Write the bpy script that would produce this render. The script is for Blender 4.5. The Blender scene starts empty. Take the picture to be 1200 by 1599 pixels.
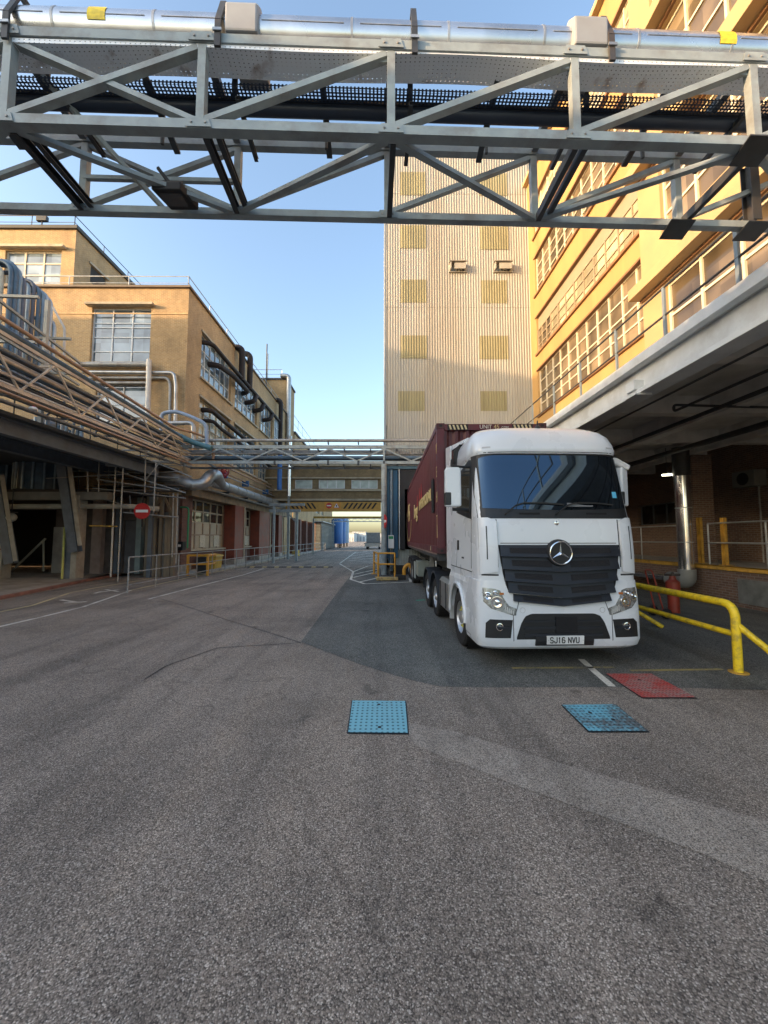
import bpy, bmesh, math, random
from mathutils import Vector, Matrix
random.seed(7)
PI = math.pi
SC = bpy.context.scene
COL = SC.collection
# ------------------------------------------------------------------ camera model
FP = 595.0; CH = 1.93
PITCH = math.atan(41.5/FP); YAW = math.atan(3.0/FP)
Fv = Vector((math.sin(YAW)*math.cos(PITCH), math.cos(YAW)*math.cos(PITCH), math.sin(PITCH)))
Rv = Vector((math.cos(YAW), -math.sin(YAW), 0)); Uv = Rv.cross(Fv)
CAM = Vector((0, 0, CH))
def PX(px, py, X=None, Y=None, Z=None):
    """world point seen at photo pixel (px,py) on the plane X=, Y= or Z="""
    d = Fv + Rv*((px-600)/FP) + Uv*((799.5-py)/FP)
    if X is not None: t = X/d.x
    elif Y is not None: t = Y/d.y
    else: t = (Z-CH)/d.z
    return CAM + d*t
# ------------------------------------------------------------------ materials
MATS = {}
def new_mat(name):
    m = bpy.data.materials.new(name); m.use_nodes = True
    nt = m.node_tree; b = nt.nodes['Principled BSDF']
    return m, nt, b
def N(nt, t, **kw):
    n = nt.nodes.new(t)
    for k, v in kw.items():
        if k.startswith('i_'): n.inputs[int(k[2:])].default_value = v
        else: setattr(n, k, v)
    return n
def ramp(nt, fac, stops):
    r = nt.nodes.new('ShaderNodeValToRGB')
    el = r.color_ramp.elements
    while len(el) < len(stops): el.new(0.5)
    for e, (p, c) in zip(el, stops):
        e.position = p; e.color = (*c, 1) if len(c) == 3 else c
    nt.links.new(fac, r.inputs[0]); return r
def mat(name, col, rough=0.6, metal=0.0, var=0.15, scale=3.0, bump=0.0, bscale=40, dirt=None, dirt_amt=0.35, dscale=1.2, spec=None, coat=0, streak=False):
    """painted / plain surface with procedural variation, optional dirt patches"""
    if name in MATS: return MATS[name]
    m, nt, b = new_mat(name)
    geo = N(nt, 'ShaderNodeNewGeometry')
    mp = N(nt, 'ShaderNodeMapping'); nt.links.new(geo.outputs['Position'], mp.inputs[0])
    if streak: mp.inputs['Scale'].default_value = (1, 1, 0.12)
    no = N(nt, 'ShaderNodeTexNoise'); no.inputs['Scale'].default_value = scale; no.inputs['Detail'].default_value = 6
    nt.links.new(mp.outputs[0], no.inputs['Vector'])
    lo = tuple(max(0, c*(1-var)) for c in col); hi = tuple(min(1, c*(1+var)) for c in col)
    r = ramp(nt, no.outputs['Fac'], [(0.3, lo), (0.7, hi)])
    out = r.outputs[0]
    if dirt:
        n2 = N(nt, 'ShaderNodeTexNoise'); n2.inputs['Scale'].default_value = dscale; n2.inputs['Detail'].default_value = 9; n2.inputs['Roughness'].default_value = 0.65
        nt.links.new(mp.outputs[0], n2.inputs['Vector'])
        rr = ramp(nt, n2.outputs['Fac'], [(0.48, (0, 0, 0)), (0.68, (dirt_amt,)*3)])
        mx = N(nt, 'ShaderNodeMix', data_type='RGBA')
        nt.links.new(rr.outputs[0], mx.inputs[0]); nt.links.new(out, mx.inputs[6]); mx.inputs[7].default_value = (*dirt, 1)
        out = mx.outputs[2]
    nt.links.new(out, b.inputs['Base Color'])
    b.inputs['Roughness'].default_value = rough; b.inputs['Metallic'].default_value = metal
    if spec is not None: b.inputs['Specular IOR Level'].default_value = spec
    if coat: b.inputs['Coat Weight'].default_value = coat; b.inputs['Coat Roughness'].default_value = 0.08
    if rough > 0.15:
        rr2 = ramp(nt, no.outputs['Fac'], [(0.3, (max(0.03, rough-0.08),)*3), (0.7, (min(1, rough+0.1),)*3)])
        nt.links.new(rr2.outputs[0], b.inputs['Roughness'])
    if bump:
        n3 = N(nt, 'ShaderNodeTexNoise'); n3.inputs['Scale'].default_value = bscale; n3.inputs['Detail'].default_value = 4
        nt.links.new(geo.outputs['Position'], n3.inputs['Vector'])
        bp = N(nt, 'ShaderNodeBump'); bp.inputs['Strength'].default_value = bump; bp.inputs['Distance'].default_value = 0.01
        nt.links.new(n3.outputs['Fac'], bp.inputs['Height']); nt.links.new(bp.outputs[0], b.inputs['Normal'])
    MATS[name] = m; return m
def brick(name, c1, c2, mortar, stain=(0.05, 0.04, 0.035), stain_amt=0.45, row=0.075):
    if name in MATS: return MATS[name]
    m, nt, b = new_mat(name)
    geo = N(nt, 'ShaderNodeNewGeometry'); sp = N(nt, 'ShaderNodeSeparateXYZ')
    nt.links.new(geo.outputs['Position'], sp.inputs[0])
    ad = N(nt, 'ShaderNodeMath', operation='ADD'); nt.links.new(sp.outputs[0], ad.inputs[0]); nt.links.new(sp.outputs[1], ad.inputs[1])
    cb = N(nt, 'ShaderNodeCombineXYZ'); nt.links.new(ad.outputs[0], cb.inputs[0]); nt.links.new(sp.outputs[2], cb.inputs[1])
    br = N(nt, 'ShaderNodeTexBrick'); nt.links.new(cb.outputs[0], br.inputs['Vector'])
    br.inputs['Scale'].default_value = 1; br.inputs['Brick Width'].default_value = row*3; br.inputs['Row Height'].default_value = row
    br.inputs['Mortar Size'].default_value = 0.011; br.inputs['Color1'].default_value = (*c1, 1); br.inputs['Color2'].default_value = (*c2, 1)
    br.inputs['Mortar'].default_value = (*mortar, 1)
    no = N(nt, 'ShaderNodeTexNoise'); no.inputs['Scale'].default_value = 0.55; no.inputs['Detail'].default_value = 10; no.inputs['Roughness'].default_value = 0.7
    mp = N(nt, 'ShaderNodeMapping'); mp.inputs['Scale'].default_value = (1, 1, 0.6); nt.links.new(geo.outputs['Position'], mp.inputs[0]); nt.links.new(mp.outputs[0], no.inputs['Vector'])
    rr = ramp(nt, no.outputs['Fac'], [(0.42, (0, 0, 0)), (0.72, (stain_amt,)*3)])
    mx = N(nt, 'ShaderNodeMix', data_type='RGBA'); nt.links.new(rr.outputs[0], mx.inputs[0]); nt.links.new(br.outputs['Color'], mx.inputs[6]); mx.inputs[7].default_value = (*stain, 1)
    n2 = N(nt, 'ShaderNodeTexNoise'); n2.inputs['Scale'].default_value = 5; n2.inputs['Detail'].default_value = 5; nt.links.new(geo.outputs['Position'], n2.inputs['Vector'])
    r2 = ramp(nt, n2.outputs['Fac'], [(0.3, (0.90,)*3), (0.7, (1.07,)*3)])
    m2 = N(nt, 'ShaderNodeMix', data_type='RGBA', blend_type='MULTIPLY'); m2.inputs[0].default_value = 1
    nt.links.new(mx.outputs[2], m2.inputs[6]); nt.links.new(r2.outputs[0], m2.inputs[7])
    nt.links.new(m2.outputs[2], b.inputs['Base Color']); b.inputs['Roughness'].default_value = 0.85
    bp = N(nt, 'ShaderNodeBump'); bp.inputs['Strength'].default_value = 0.4; bp.inputs['Distance'].default_value = 0.01; bp.invert = True
    nt.links.new(br.outputs['Fac'], bp.inputs['Height']); nt.links.new(bp.outputs[0], b.inputs['Normal'])
    MATS[name] = m; return m
def glass(name, col, rough=0.04, spec=0.8, var=0.3, scale=0.8, ior=1.6, cells=False):
    if name in MATS: return MATS[name]
    m, nt, b = new_mat(name)
    geo = N(nt, 'ShaderNodeNewGeometry'); no = N(nt, 'ShaderNodeTexNoise'); no.inputs['Scale'].default_value = scale; no.inputs['Detail'].default_value = 2
    nt.links.new(geo.outputs['Position'], no.inputs['Vector'])
    r = ramp(nt, no.outputs['Fac'], [(0.35, tuple(c*(1-var) for c in col)), (0.65, tuple(min(1, c*(1+var)) for c in col))])
    # every pane a little different (blinds, things behind the glass)
    dv = N(nt, 'ShaderNodeVectorMath', operation='DIVIDE'); dv.inputs[1].default_value = (0.8, 0.8, 0.62); nt.links.new(geo.outputs['Position'], dv.inputs[0])
    fl = N(nt, 'ShaderNodeVectorMath', operation='FLOOR'); nt.links.new(dv.outputs[0], fl.inputs[0])
    wn = N(nt, 'ShaderNodeTexWhiteNoise'); nt.links.new(fl.outputs[0], wn.inputs['Vector'])
    rw = ramp(nt, wn.outputs['Value'], [(0.0, (0.55,)*3), (0.6, (1, 1, 1)), (1.0, (1.5,)*3)])
    mw = N(nt, 'ShaderNodeMix', data_type='RGBA', blend_type='MULTIPLY'); mw.inputs[0].default_value = 1.0 if cells else 0.0
    nt.links.new(r.outputs[0], mw.inputs[6]); nt.links.new(rw.outputs[0], mw.inputs[7])
    nt.links.new(mw.outputs[2], b.inputs['Base Color'])
    b.inputs['Roughness'].default_value = rough; b.inputs['IOR'].default_value = ior
    n3 = N(nt, 'ShaderNodeTexNoise'); n3.inputs['Scale'].default_value = 1.3
    nt.links.new(geo.outputs['Position'], n3.inputs['Vector'])
    bp = N(nt, 'ShaderNodeBump'); bp.inputs['Strength'].default_value = 0.12; bp.inputs['Distance'].default_value = 0.05
    nt.links.new(n3.outputs['Fac'], bp.inputs['Height']); nt.links.new(bp.outputs[0], b.inputs['Normal'])
    MATS[name] = m; return m
def asphalt(name, base, lightc, scale=95, amt=0.5, stain=0.35, worn=None):
    if name in MATS: return MATS[name]
    m, nt, b = new_mat(name)
    geo = N(nt, 'ShaderNodeNewGeometry')
    vo = N(nt, 'ShaderNodeTexVoronoi'); vo.inputs['Scale'].default_value = scale; nt.links.new(geo.outputs['Position'], vo.inputs['Vector'])
    sep = N(nt, 'ShaderNodeSeparateColor'); nt.links.new(vo.outputs['Color'], sep.inputs[0])
    r = ramp(nt, sep.outputs[0], [(0.0, tuple(c*0.32 for c in base)), (0.45, base), (0.8, tuple(c*1.35 for c in base)), (1.0, lightc)])
    # dark gaps between the stones
    rg = ramp(nt, vo.outputs['Distance'], [(0.35, (1, 1, 1)), (0.75, (0.45,)*3)])
    m1 = N(nt, 'ShaderNodeMix', data_type='RGBA', blend_type='MULTIPLY'); m1.inputs[0].default_value = amt*1.6
    nt.links.new(r.outputs[0], m1.inputs[6]); nt.links.new(rg.outputs[0], m1.inputs[7])
    no = N(nt, 'ShaderNodeTexNoise'); no.inputs['Scale'].default_value = 0.5; no.inputs['Detail'].default_value = 9; no.inputs['Roughness'].default_value = 0.62
    nt.links.new(geo.outputs['Position'], no.inputs['Vector'])
    r2 = ramp(nt, no.outputs['Fac'], [(0.3, (1-stain,)*3), (0.5, (1, 1, 1)), (0.75, (1.25,)*3)])
    m2 = N(nt, 'ShaderNodeMix', data_type='RGBA', blend_type='MULTIPLY'); m2.inputs[0].default_value = 1
    nt.links.new(m1.outputs[2], m2.inputs[6]); nt.links.new(r2.outputs[0], m2.inputs[7])
    # oil spots
    n4 = N(nt, 'ShaderNodeTexNoise'); n4.inputs['Scale'].default_value = 1.7; n4.inputs['Detail'].default_value = 5; n4.inputs['Roughness'].default_value = 0.55
    nt.links.new(geo.outputs['Position'], n4.inputs['Vector'])
    r4 = ramp(nt, n4.outputs['Fac'], [(0.27, (0.5,)*3), (0.36, (1, 1, 1))])
    m4 = N(nt, 'ShaderNodeMix', data_type='RGBA', blend_type='MULTIPLY'); m4.inputs[0].default_value = 1
    nt.links.new(m2.outputs[2], m4.inputs[6]); nt.links.new(r4.outputs[0], m4.inputs[7])
    out = m4.outputs[2]
    # long wheel tracks down the yard
    mpt = N(nt, 'ShaderNodeMapping'); mpt.inputs['Scale'].default_value = (1.6, 0.10, 1); mpt.inputs['Rotation'].default_value = (0, 0, 0.12); nt.links.new(geo.outputs['Position'], mpt.inputs[0])
    nk = N(nt, 'ShaderNodeTexNoise'); nk.inputs['Scale'].default_value = 1.0; nk.inputs['Detail'].default_value = 7; nk.inputs['Roughness'].default_value = 0.6; nt.links.new(mpt.outputs[0], nk.inputs['Vector'])
    rk = ramp(nt, nk.outputs['Fac'], [(0.36, (0.74,)*3), (0.5, (1, 1, 1)), (0.66, (1.12, 1.10, 1.07))])
    mk_ = N(nt, 'ShaderNodeMix', data_type='RGBA', blend_type='MULTIPLY'); mk_.inputs[0].default_value = 1
    nt.links.new(out, mk_.inputs[6]); nt.links.new(rk.outputs[0], mk_.inputs[7]); out = mk_.outputs[2]
    # hairline cracks
    mpc = N(nt, 'ShaderNodeMapping'); nt.links.new(geo.outputs['Position'], mpc.inputs[0])
    nw = N(nt, 'ShaderNodeTexNoise'); nw.inputs['Scale'].default_value = 1.5; nw.inputs['Detail'].default_value = 6; nt.links.new(geo.outputs['Position'], nw.inputs['Vector'])
    va = N(nt, 'ShaderNodeVectorMath', operation='MULTIPLY_ADD'); va.inputs[1].default_value = (0.9, 0.9, 0.9)
    nt.links.new(nw.outputs['Color'], va.inputs[0]); nt.links.new(geo.outputs['Position'], va.inputs[2])
    vc = N(nt, 'ShaderNodeTexVoronoi', feature='DISTANCE_TO_EDGE'); vc.inputs['Scale'].default_value = 0.28; nt.links.new(va.outputs[0], vc.inputs['Vector'])
    rc = ramp(nt, vc.outputs['Distance'], [(0.0, (0.45,)*3), (0.006, (1, 1, 1))])
    m5 = N(nt, 'ShaderNodeMix', data_type='RGBA', blend_type='MULTIPLY'); m5.inputs[0].default_value = 0.5
    nt.links.new(out, m5.inputs[6]); nt.links.new(rc.outputs[0], m5.inputs[7]); out = m5.outputs[2]
    nt.links.new(out, b.inputs['Base Color']); b.inputs['Roughness'].default_value = 0.8; b.inputs['Specular IOR Level'].default_value = 0.35
    bp = N(nt, 'ShaderNodeBump'); bp.inputs['Strength'].default_value = 0.7; bp.inputs['Distance'].default_value = 0.004; bp.invert = True
    nt.links.new(vo.outputs['Distance'], bp.inputs['Height']); nt.links.new(bp.outputs[0], b.inputs['Normal'])
    MATS[name] = m; return m
def worn_paint(name, col, under, amt=0.5, scale=30):
    """road paint with bare patches"""
    if name in MATS: return MATS[name]
    m, nt, b = new_mat(name)
    geo = N(nt, 'ShaderNodeNewGeometry')
    no = N(nt, 'ShaderNodeTexNoise'); no.inputs['Scale'].default_value = scale; no.inputs['Detail'].default_value = 8; no.inputs['Roughness'].default_value = 0.7
    nt.links.new(geo.outputs['Position'], no.inputs['Vector'])
    n2 = N(nt, 'ShaderNodeTexNoise'); n2.inputs['Scale'].default_value = 1.6; nt.links.new(geo.outputs['Position'], n2.inputs['Vector'])
    ad = N(nt, 'ShaderNodeMath', operation='ADD'); nt.links.new(no.outputs['Fac'], ad.inputs[0]); nt.links.new(n2.outputs['Fac'], ad.inputs[1])
    hf = N(nt, 'ShaderNodeMath', operation='MULTIPLY'); nt.links.new(ad.outputs[0], hf.inputs[0]); hf.inputs[1].default_value = 0.5
    r = ramp(nt, hf.outputs[0], [(amt-0.06, under), (amt+0.06, col)])
    nt.links.new(r.outputs[0], b.inputs['Base Color']); b.inputs['Roughness'].default_value = 0.7
    MATS[name] = m; return m
def studded(name, col, under, amt, pitch=0.055, ang=0.0):
    """painted cover plate: worn paint, with dark rows of raised studs"""
    m = worn_paint(name, col, under, amt, 24); nt = m.node_tree; b = nt.nodes['Principled BSDF']
    src = b.inputs['Base Color'].links[0].from_socket
    geo = N(nt, 'ShaderNodeNewGeometry'); mp = N(nt, 'ShaderNodeMapping'); mp.inputs['Rotation'].default_value = (0, 0, ang); mp.inputs['Scale'].default_value = (1/pitch, 0.8/pitch, 0); nt.links.new(geo.outputs['Position'], mp.inputs[0])
    vo = N(nt, 'ShaderNodeTexVoronoi'); vo.inputs['Scale'].default_value = 1; vo.inputs['Randomness'].default_value = 0.05; nt.links.new(mp.outputs[0], vo.inputs['Vector'])
    r = ramp(nt, vo.outputs['Distance'], [(0.20, tuple(c*0.35 for c in col)), (0.27, (1, 1, 1))])
    mx = N(nt, 'ShaderNodeMix', data_type='RGBA', blend_type='MULTIPLY'); mx.inputs[0].default_value = 0.8
    nt.links.new(src, mx.inputs[6]); nt.links.new(r.outputs[0], mx.inputs[7]); nt.links.new(mx.outputs[2], b.inputs['Base Color'])
    bp = N(nt, 'ShaderNodeBump'); bp.inputs['Strength'].default_value = 0.8; bp.inputs['Distance'].default_value = 0.004; bp.invert = True
    nt.links.new(vo.outputs['Distance'], bp.inputs['Height']); nt.links.new(bp.outputs[0], b.inputs['Normal']); return m
def perforated(name, col, sx, sz, fill=0.45, rust=0.0, rough=0.45, metal=0.5):
    """sheet metal with rows of slots cut through it (object space: x along, y/z across)"""
    if name in MATS: return MATS[name]
    m, nt, b = new_mat(name)
    tc = N(nt, 'ShaderNodeTexCoord'); sp = N(nt, 'ShaderNodeSeparateXYZ'); nt.links.new(tc.outputs['Object'], sp.inputs[0])
    ad = N(nt, 'ShaderNodeMath', operation='ADD'); nt.links.new(sp.outputs[1], ad.inputs[0]); nt.links.new(sp.outputs[2], ad.inputs[1])
    def slot(src, step, w):
        a = N(nt, 'ShaderNodeMath', operation='DIVIDE'); nt.links.new(src, a.inputs[0]); a.inputs[1].default_value = step
        f = N(nt, 'ShaderNodeMath', operation='FRACT'); nt.links.new(a.outputs[0], f.inputs[0])
        l = N(nt, 'ShaderNodeMath', operation='LESS_THAN'); nt.links.new(f.outputs[0], l.inputs[0]); l.inputs[1].default_value = w
        return l.outputs[0]
    mu = N(nt, 'ShaderNodeMath', operation='MULTIPLY'); nt.links.new(slot(sp.outputs[0], sx, fill), mu.inputs[0]); nt.links.new(slot(ad.outputs[0], sz, fill), mu.inputs[1])
    no = N(nt, 'ShaderNodeTexNoise'); no.inputs['Scale'].default_value = 3.5; no.inputs['Detail'].default_value = 8; nt.links.new(tc.outputs['Object'], no.inputs['Vector'])
    r = ramp(nt, no.outputs['Fac'], [(0.60, col), (0.76, (0.22, 0.13, 0.08) if rust else col)])
    nt.links.new(r.outputs[0], b.inputs['Base Color']); b.inputs['Metallic'].default_value = metal; b.inputs['Roughness'].default_value = rough
    tr = N(nt, 'ShaderNodeBsdfTransparent'); ms = N(nt, 'ShaderNodeMixShader'); out = nt.nodes['Material Output']
    nt.links.new(mu.outputs[0], ms.inputs[0]); nt.links.new(b.outputs[0], ms.inputs[1]); nt.links.new(tr.outputs[0], ms.inputs[2]); nt.links.new(ms.outputs[0], out.inputs[0])
    MATS[name] = m; return m
def emit(name, col, s):
    if name in MATS: return MATS[name]
    m, nt, b = new_mat(name); b.inputs['Emission Color'].default_value = (*col, 1); b.inputs['Emission Strength'].default_value = s; b.inputs['Base Color'].default_value = (*col, 1)
    MATS[name] = m; return m
# ------------------------------------------------------------------ objects
def thing(name, label, cat, loc=(0, 0, 0), rotz=0, group=None):
    o = bpy.data.objects.new(name, None); COL.objects.link(o)
    o.location = loc; o.rotation_euler = (0, 0, rotz); o.empty_display_size = 0.3
    o['label'] = label; o['category'] = cat
    if group: o['group'] = group
    return o
def tag(o, label, cat, group=None):
    o['label'] = label; o['category'] = cat
    if group: o['group'] = group
    return o
def wmat(o):
    m = Matrix.Translation(o.location) @ o.rotation_euler.to_matrix().to_4x4()
    return (wmat(o.parent) @ m) if o.parent else m
def basis(d, up=Vector((0, 0, 1))):
    d = d.normalized()
    s = d.cross(up)
    if s.length < 1e-4: s = d.cross(Vector((1, 0, 0)))
    s.normalize(); u = s.cross(d).normalized()
    return s, u
class MB:
    def __init__(s): s.v = []; s.f = []; s.sm = []
    def add(s, vs, fs, smooth=False):
        o = len(s.v); s.v += [Vector(p) for p in vs]
        for f in fs: s.f.append(tuple(i+o for i in f)); s.sm.append(smooth)
        return s
    def box(s, x0, x1, y0, y1, z0, z1):
        if x0 > x1: x0, x1 = x1, x0
        if y0 > y1: y0, y1 = y1, y0
        if z0 > z1: z0, z1 = z1, z0
        v = [(x0,y0,z0),(x1,y0,z0),(x1,y1,z0),(x0,y1,z0),(x0,y0,z1),(x1,y0,z1),(x1,y1,z1),(x0,y1,z1)]
        return s.add(v, [(0,3,2,1),(4,5,6,7),(0,1,5,4),(1,2,6,5),(2,3,7,6),(3,0,4,7)])
    def bar(s, p, q, w, h=None, up=Vector((0, 0, 1))):
        p = Vector(p); q = Vector(q); h = h or w
        a, u = basis(q-p, up); a = a*w/2; u = u*h/2
        v = [p-a-u, p+a-u, p+a+u, p-a+u, q-a-u, q+a-u, q+a+u, q-a+u]
        return s.add(v, [(0,3,2,1),(4,5,6,7),(0,1,5,4),(1,2,6,5),(2,3,7,6),(3,0,4,7)])
    def channel(s, p, q, w, h, t=0.008, up=Vector((0, 0, 1)), flip=1):
        """U channel: web + two flanges"""
        p = Vector(p); q = Vector(q); a, u = basis(q-p, up)
        s.bar(p, q, t, h, up)
        for e in (-1, 1):
            off = u*(e*(h/2-t/2)) + a*(flip*(w/2+t/2))
            s.bar(p+off, q+off, w, t, up)
        return s
    def ibeam(s, p, q, w, h, t=0.015, up=Vector((0, 0, 1))):
        p = Vector(p); q = Vector(q); a, u = basis(q-p, up)
        s.bar(p, q, t, h-2*t, up)
        for e in (-1, 1):
            off = u*(e*(h/2-t/2)); s.bar(p+off, q+off, w, t, up)
        return s
    def tube(s, pts, r, n=10, caps=True, fillet=0, smooth=True):
        P = [Vector(p) for p in pts]
        if fillet and len(P) > 2:
            Q = [P[0]]
            for i in range(1, len(P)-1):
                a, b, c = P[i-1], P[i], P[i+1]
                d1 = (a-b); d2 = (c-b); L = min(fillet, d1.length*0.49, d2.length*0.49)
                p1 = b+d1.normalized()*L; p2 = b+d2.normalized()*L
                for k in range(6):
                    t = k/5; Q.append((1-t)**2*p1 + 2*t*(1-t)*b + t*t*p2)
            Q.append(P[-1]); P = Q
        rr = r if isinstance(r, (list, tuple)) else [r]*len(P)
        vs = []; ref = None
        for i, p in enumerate(P):
            d = (P[min(i+1, len(P)-1)] - P[max(i-1, 0)]).normalized()
            if ref is None: a, u = basis(d)
            else:
                a = (ref - d*ref.dot(d))
                if a.length < 1e-5: a, _ = basis(d)
                a.normalize(); u = a.cross(d).normalized()
            ref = a
            for k in range(n):
                t = 2*PI*k/n; vs.append(p + (a*math.cos(t)+u*math.sin(t))*rr[i])
        fs = []
        for i in range(len(P)-1):
            for k in range(n):
                k2 = (k+1) % n; fs.append((i*n+k, i*n+k2, (i+1)*n+k2, (i+1)*n+k))
        s.add(vs, fs, smooth)
        if caps:
            o = len(s.v)-len(vs)
            s.f.append(tuple(o+k for k in reversed(range(n)))); s.sm.append(False)
            s.f.append(tuple(o+(len(P)-1)*n+k for k in range(n))); s.sm.append(False)
        return s
    def lathe(s, c, axis, prof, n=24, smooth=True):
        """prof: (distance along axis, radius)"""
        c = Vector(c); axis = Vector(axis).normalized(); a, u = basis(axis)
        vs = []
        for (d, r) in prof:
            for k in range(n):
                t = 2*PI*k/n; vs.append(c + axis*d + (a*math.cos(t)+u*math.sin(t))*max(r, 1e-4))
        fs = []
        for i in range(len(prof)-1):
            for k in range(n):
                k2 = (k+1) % n; fs.append((i*n+k, i*n+k2, (i+1)*n+k2, (i+1)*n+k))
        return s.add(vs, fs, smooth)
    def prism(s, poly, vec):
        """extrude a polygon (list of 3D points) along vec"""
        P = [Vector(p) for p in poly]; v = Vector(vec); n = len(P)
        fs = [tuple(range(n)), tuple(reversed(range(n, 2*n)))]
        for i in range(n): j = (i+1) % n; fs.append((j, i, n+i, n+j))
        return s.add(P+[p+v for p in P], fs)
    def quad(s, a, b, c, d): return s.add([a, b, c, d], [(0, 1, 2, 3)])
    def xform(s, M):
        s.v = [M @ p for p in s.v]; return s
    def build(s, name, m, parent=None, world=True, bevel=0, seg=2, sharp=35, kind=None, label=None, fixn=True):
        me = bpy.data.meshes.new(name)
        V = s.v
        if parent is not None and world:
            I = wmat(parent).inverted(); V = [I @ p for p in V]
        me.from_pydata([tuple(p) for p in V], [], s.f)
        me.polygons.foreach_set('use_smooth', s.sm)
        if fixn and len(s.f) < 60000:
            b = bmesh.new(); b.from_mesh(me); bmesh.ops.recalc_face_normals(b, faces=b.faces); b.to_mesh(me); b.free()
        if any(s.sm): me.set_sharp_from_angle(angle=math.radians(sharp))
        me.materials.append(m)
        o = bpy.data.objects.new(name, me); COL.objects.link(o)
        if parent is not None: o.parent = parent
        if bevel:
            bv = o.modifiers.new('bevel', 'BEVEL'); bv.width = bevel; bv.segments = seg; bv.limit_method = 'ANGLE'; bv.angle_limit = math.radians(40); bv.harden_normals = False
        if kind: o['kind'] = kind
        if label: o['label'] = label
        return o
def text_obj(name, body, size, m, parent, loc, rx=PI/2, rz=0, ext=0.004, align='CENTER', sx=1.0, shear=0, ry=0):
    cu = bpy.data.curves.new(name, 'FONT'); cu.body = body; cu.size = size; cu.extrude = ext; cu.align_x = align; cu.align_y = 'CENTER'; cu.shear = shear; cu.resolution_u = 3
    t = bpy.data.objects.new(name+'_t', cu); COL.objects.link(t)
    dg = bpy.context.evaluated_depsgraph_get(); dg.update()
    me = bpy.data.meshes.new_from_object(t.evaluated_get(dg)); me.name = name
    bpy.data.objects.remove(t); me.materials.clear(); me.materials.append(m)
    M = Matrix.Translation(loc) @ Matrix.Rotation(rz, 4, 'Z') @ Matrix.Rotation(ry, 4, 'Y') @ Matrix.Rotation(rx, 4, 'X') @ Matrix.Diagonal((sx, 1, 1, 1))
    me.transform(M)
    o = bpy.data.objects.new(name, me); COL.objects.link(o); o.parent = parent
    return o
def copy_tree(o, parent=None):
    c = o.copy(); COL.objects.link(c); c.parent = parent
    for ch in list(CH_OF.get(o.name, [])) or [k for k in bpy.data.objects if k.parent == o]:
        copy_tree(ch, c)
    return c
CH_OF = {}
def wall(mb, ax, c, u0, u1, z0, z1, ops, out, depth):
    """front skin of a wall in the plane ax=c with recessed openings [(u0,u1,z0,z1)]"""
    us = sorted({u0, u1, *[o[0] for o in ops], *[o[1] for o in ops]}); zs = sorted({z0, z1, *[o[2] for o in ops], *[o[3] for o in ops]})
    us = [u for u in us if u0 <= u <= u1]; zs = [z for z in zs if z0 <= z <= z1]
    P = (lambda u, z, d=0: (c-out*d, u, z)) if ax == 'x' else (lambda u, z, d=0: (u, c-out*d, z))
    for i in range(len(us)-1):
        for j in range(len(zs)-1):
            um = (us[i]+us[i+1])/2; zm = (zs[j]+zs[j+1])/2
            if any(o[0] < um < o[1] and o[2] < zm < o[3] for o in ops): continue
            mb.quad(P(us[i], zs[j]), P(us[i+1], zs[j]), P(us[i+1], zs[j+1]), P(us[i], zs[j+1]))
    for (a, b, e, f) in ops:
        mb.quad(P(a, e), P(b, e), P(b, e, depth), P(a, e, depth)); mb.quad(P(a, f), P(b, f), P(b, f, depth), P(a, f, depth))
        mb.quad(P(a, e), P(a, f), P(a, f, depth), P(a, e, depth)); mb.quad(P(b, e), P(b, f), P(b, f, depth), P(b, e, depth))
def window(parent, ax, c, op, cols, rows, out, depth, fm, gm, fw=0.05, sub=None, rowz=None, heavy=None):
    """frame bars (part) with its panes (sub-part)"""
    a, b, e, f = op; mb = MB(); cc = c-out*depth
    def B(u0, u1, z0, z1, d0, d1):
        if ax == 'x': mb.box(cc+out*d0, cc+out*d1, u0, u1, z0, z1)
        else: mb.box(u0, u1, cc+out*d0, cc+out*d1, z0, z1)
    us = [a+(b-a)*i/cols for i in range(cols+1)]; zs = rowz or [e+(f-e)*i/rows for i in range(rows+1)]
    for i, u in enumerate(us):
        h = fw/2
        if heavy and i % heavy == 0: h = fw
        u_ = min(max(u, a+h), b-h); B(u_-h, u_+h, e, f, 0.004, 0.075)
    for z in zs:
        z_ = min(max(z, e+fw/2), f-fw/2); B(a+fw, b-fw, z_-fw/2, z_+fw/2, 0.006, 0.06)
    fr = mb.build('window', fm, parent)
    g = MB()
    if ax == 'x': g.quad((cc+out*0.02, a, e), (cc+out*0.02, b, e), (cc+out*0.02, b, f), (cc+out*0.02, a, f))
    else: g.quad((a, cc+out*0.02, e), (b, cc+out*0.02, e), (b, cc+out*0.02, f), (a, cc+out*0.02, f))
    g.build('pane', gm, fr)
    return fr
def sheet(name, pts, z, m, kind='structure'):
    mb = MB(); mb.add([(p[0], p[1], z) for p in pts], [tuple(range(len(pts)))])
    o = mb.build(name, m, fixn=False)
    # make it face up
    if o.data.polygons[0].normal.z < 0: o.data.flip_normals()
    if kind: o['kind'] = kind
    return o
def gp(x, y, z=0):
    p = PX(x, y, Z=z); return (p.x, p.y)
def stripe(mb, p, q, w, z):
    p = Vector((*p, z)); q = Vector((*q, z)); d = (q-p).normalized(); s = Vector((d.y, -d.x, 0))*w/2
    mb.add([p-s, p+s, q+s, q-s], [(0, 1, 2, 3)])
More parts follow.
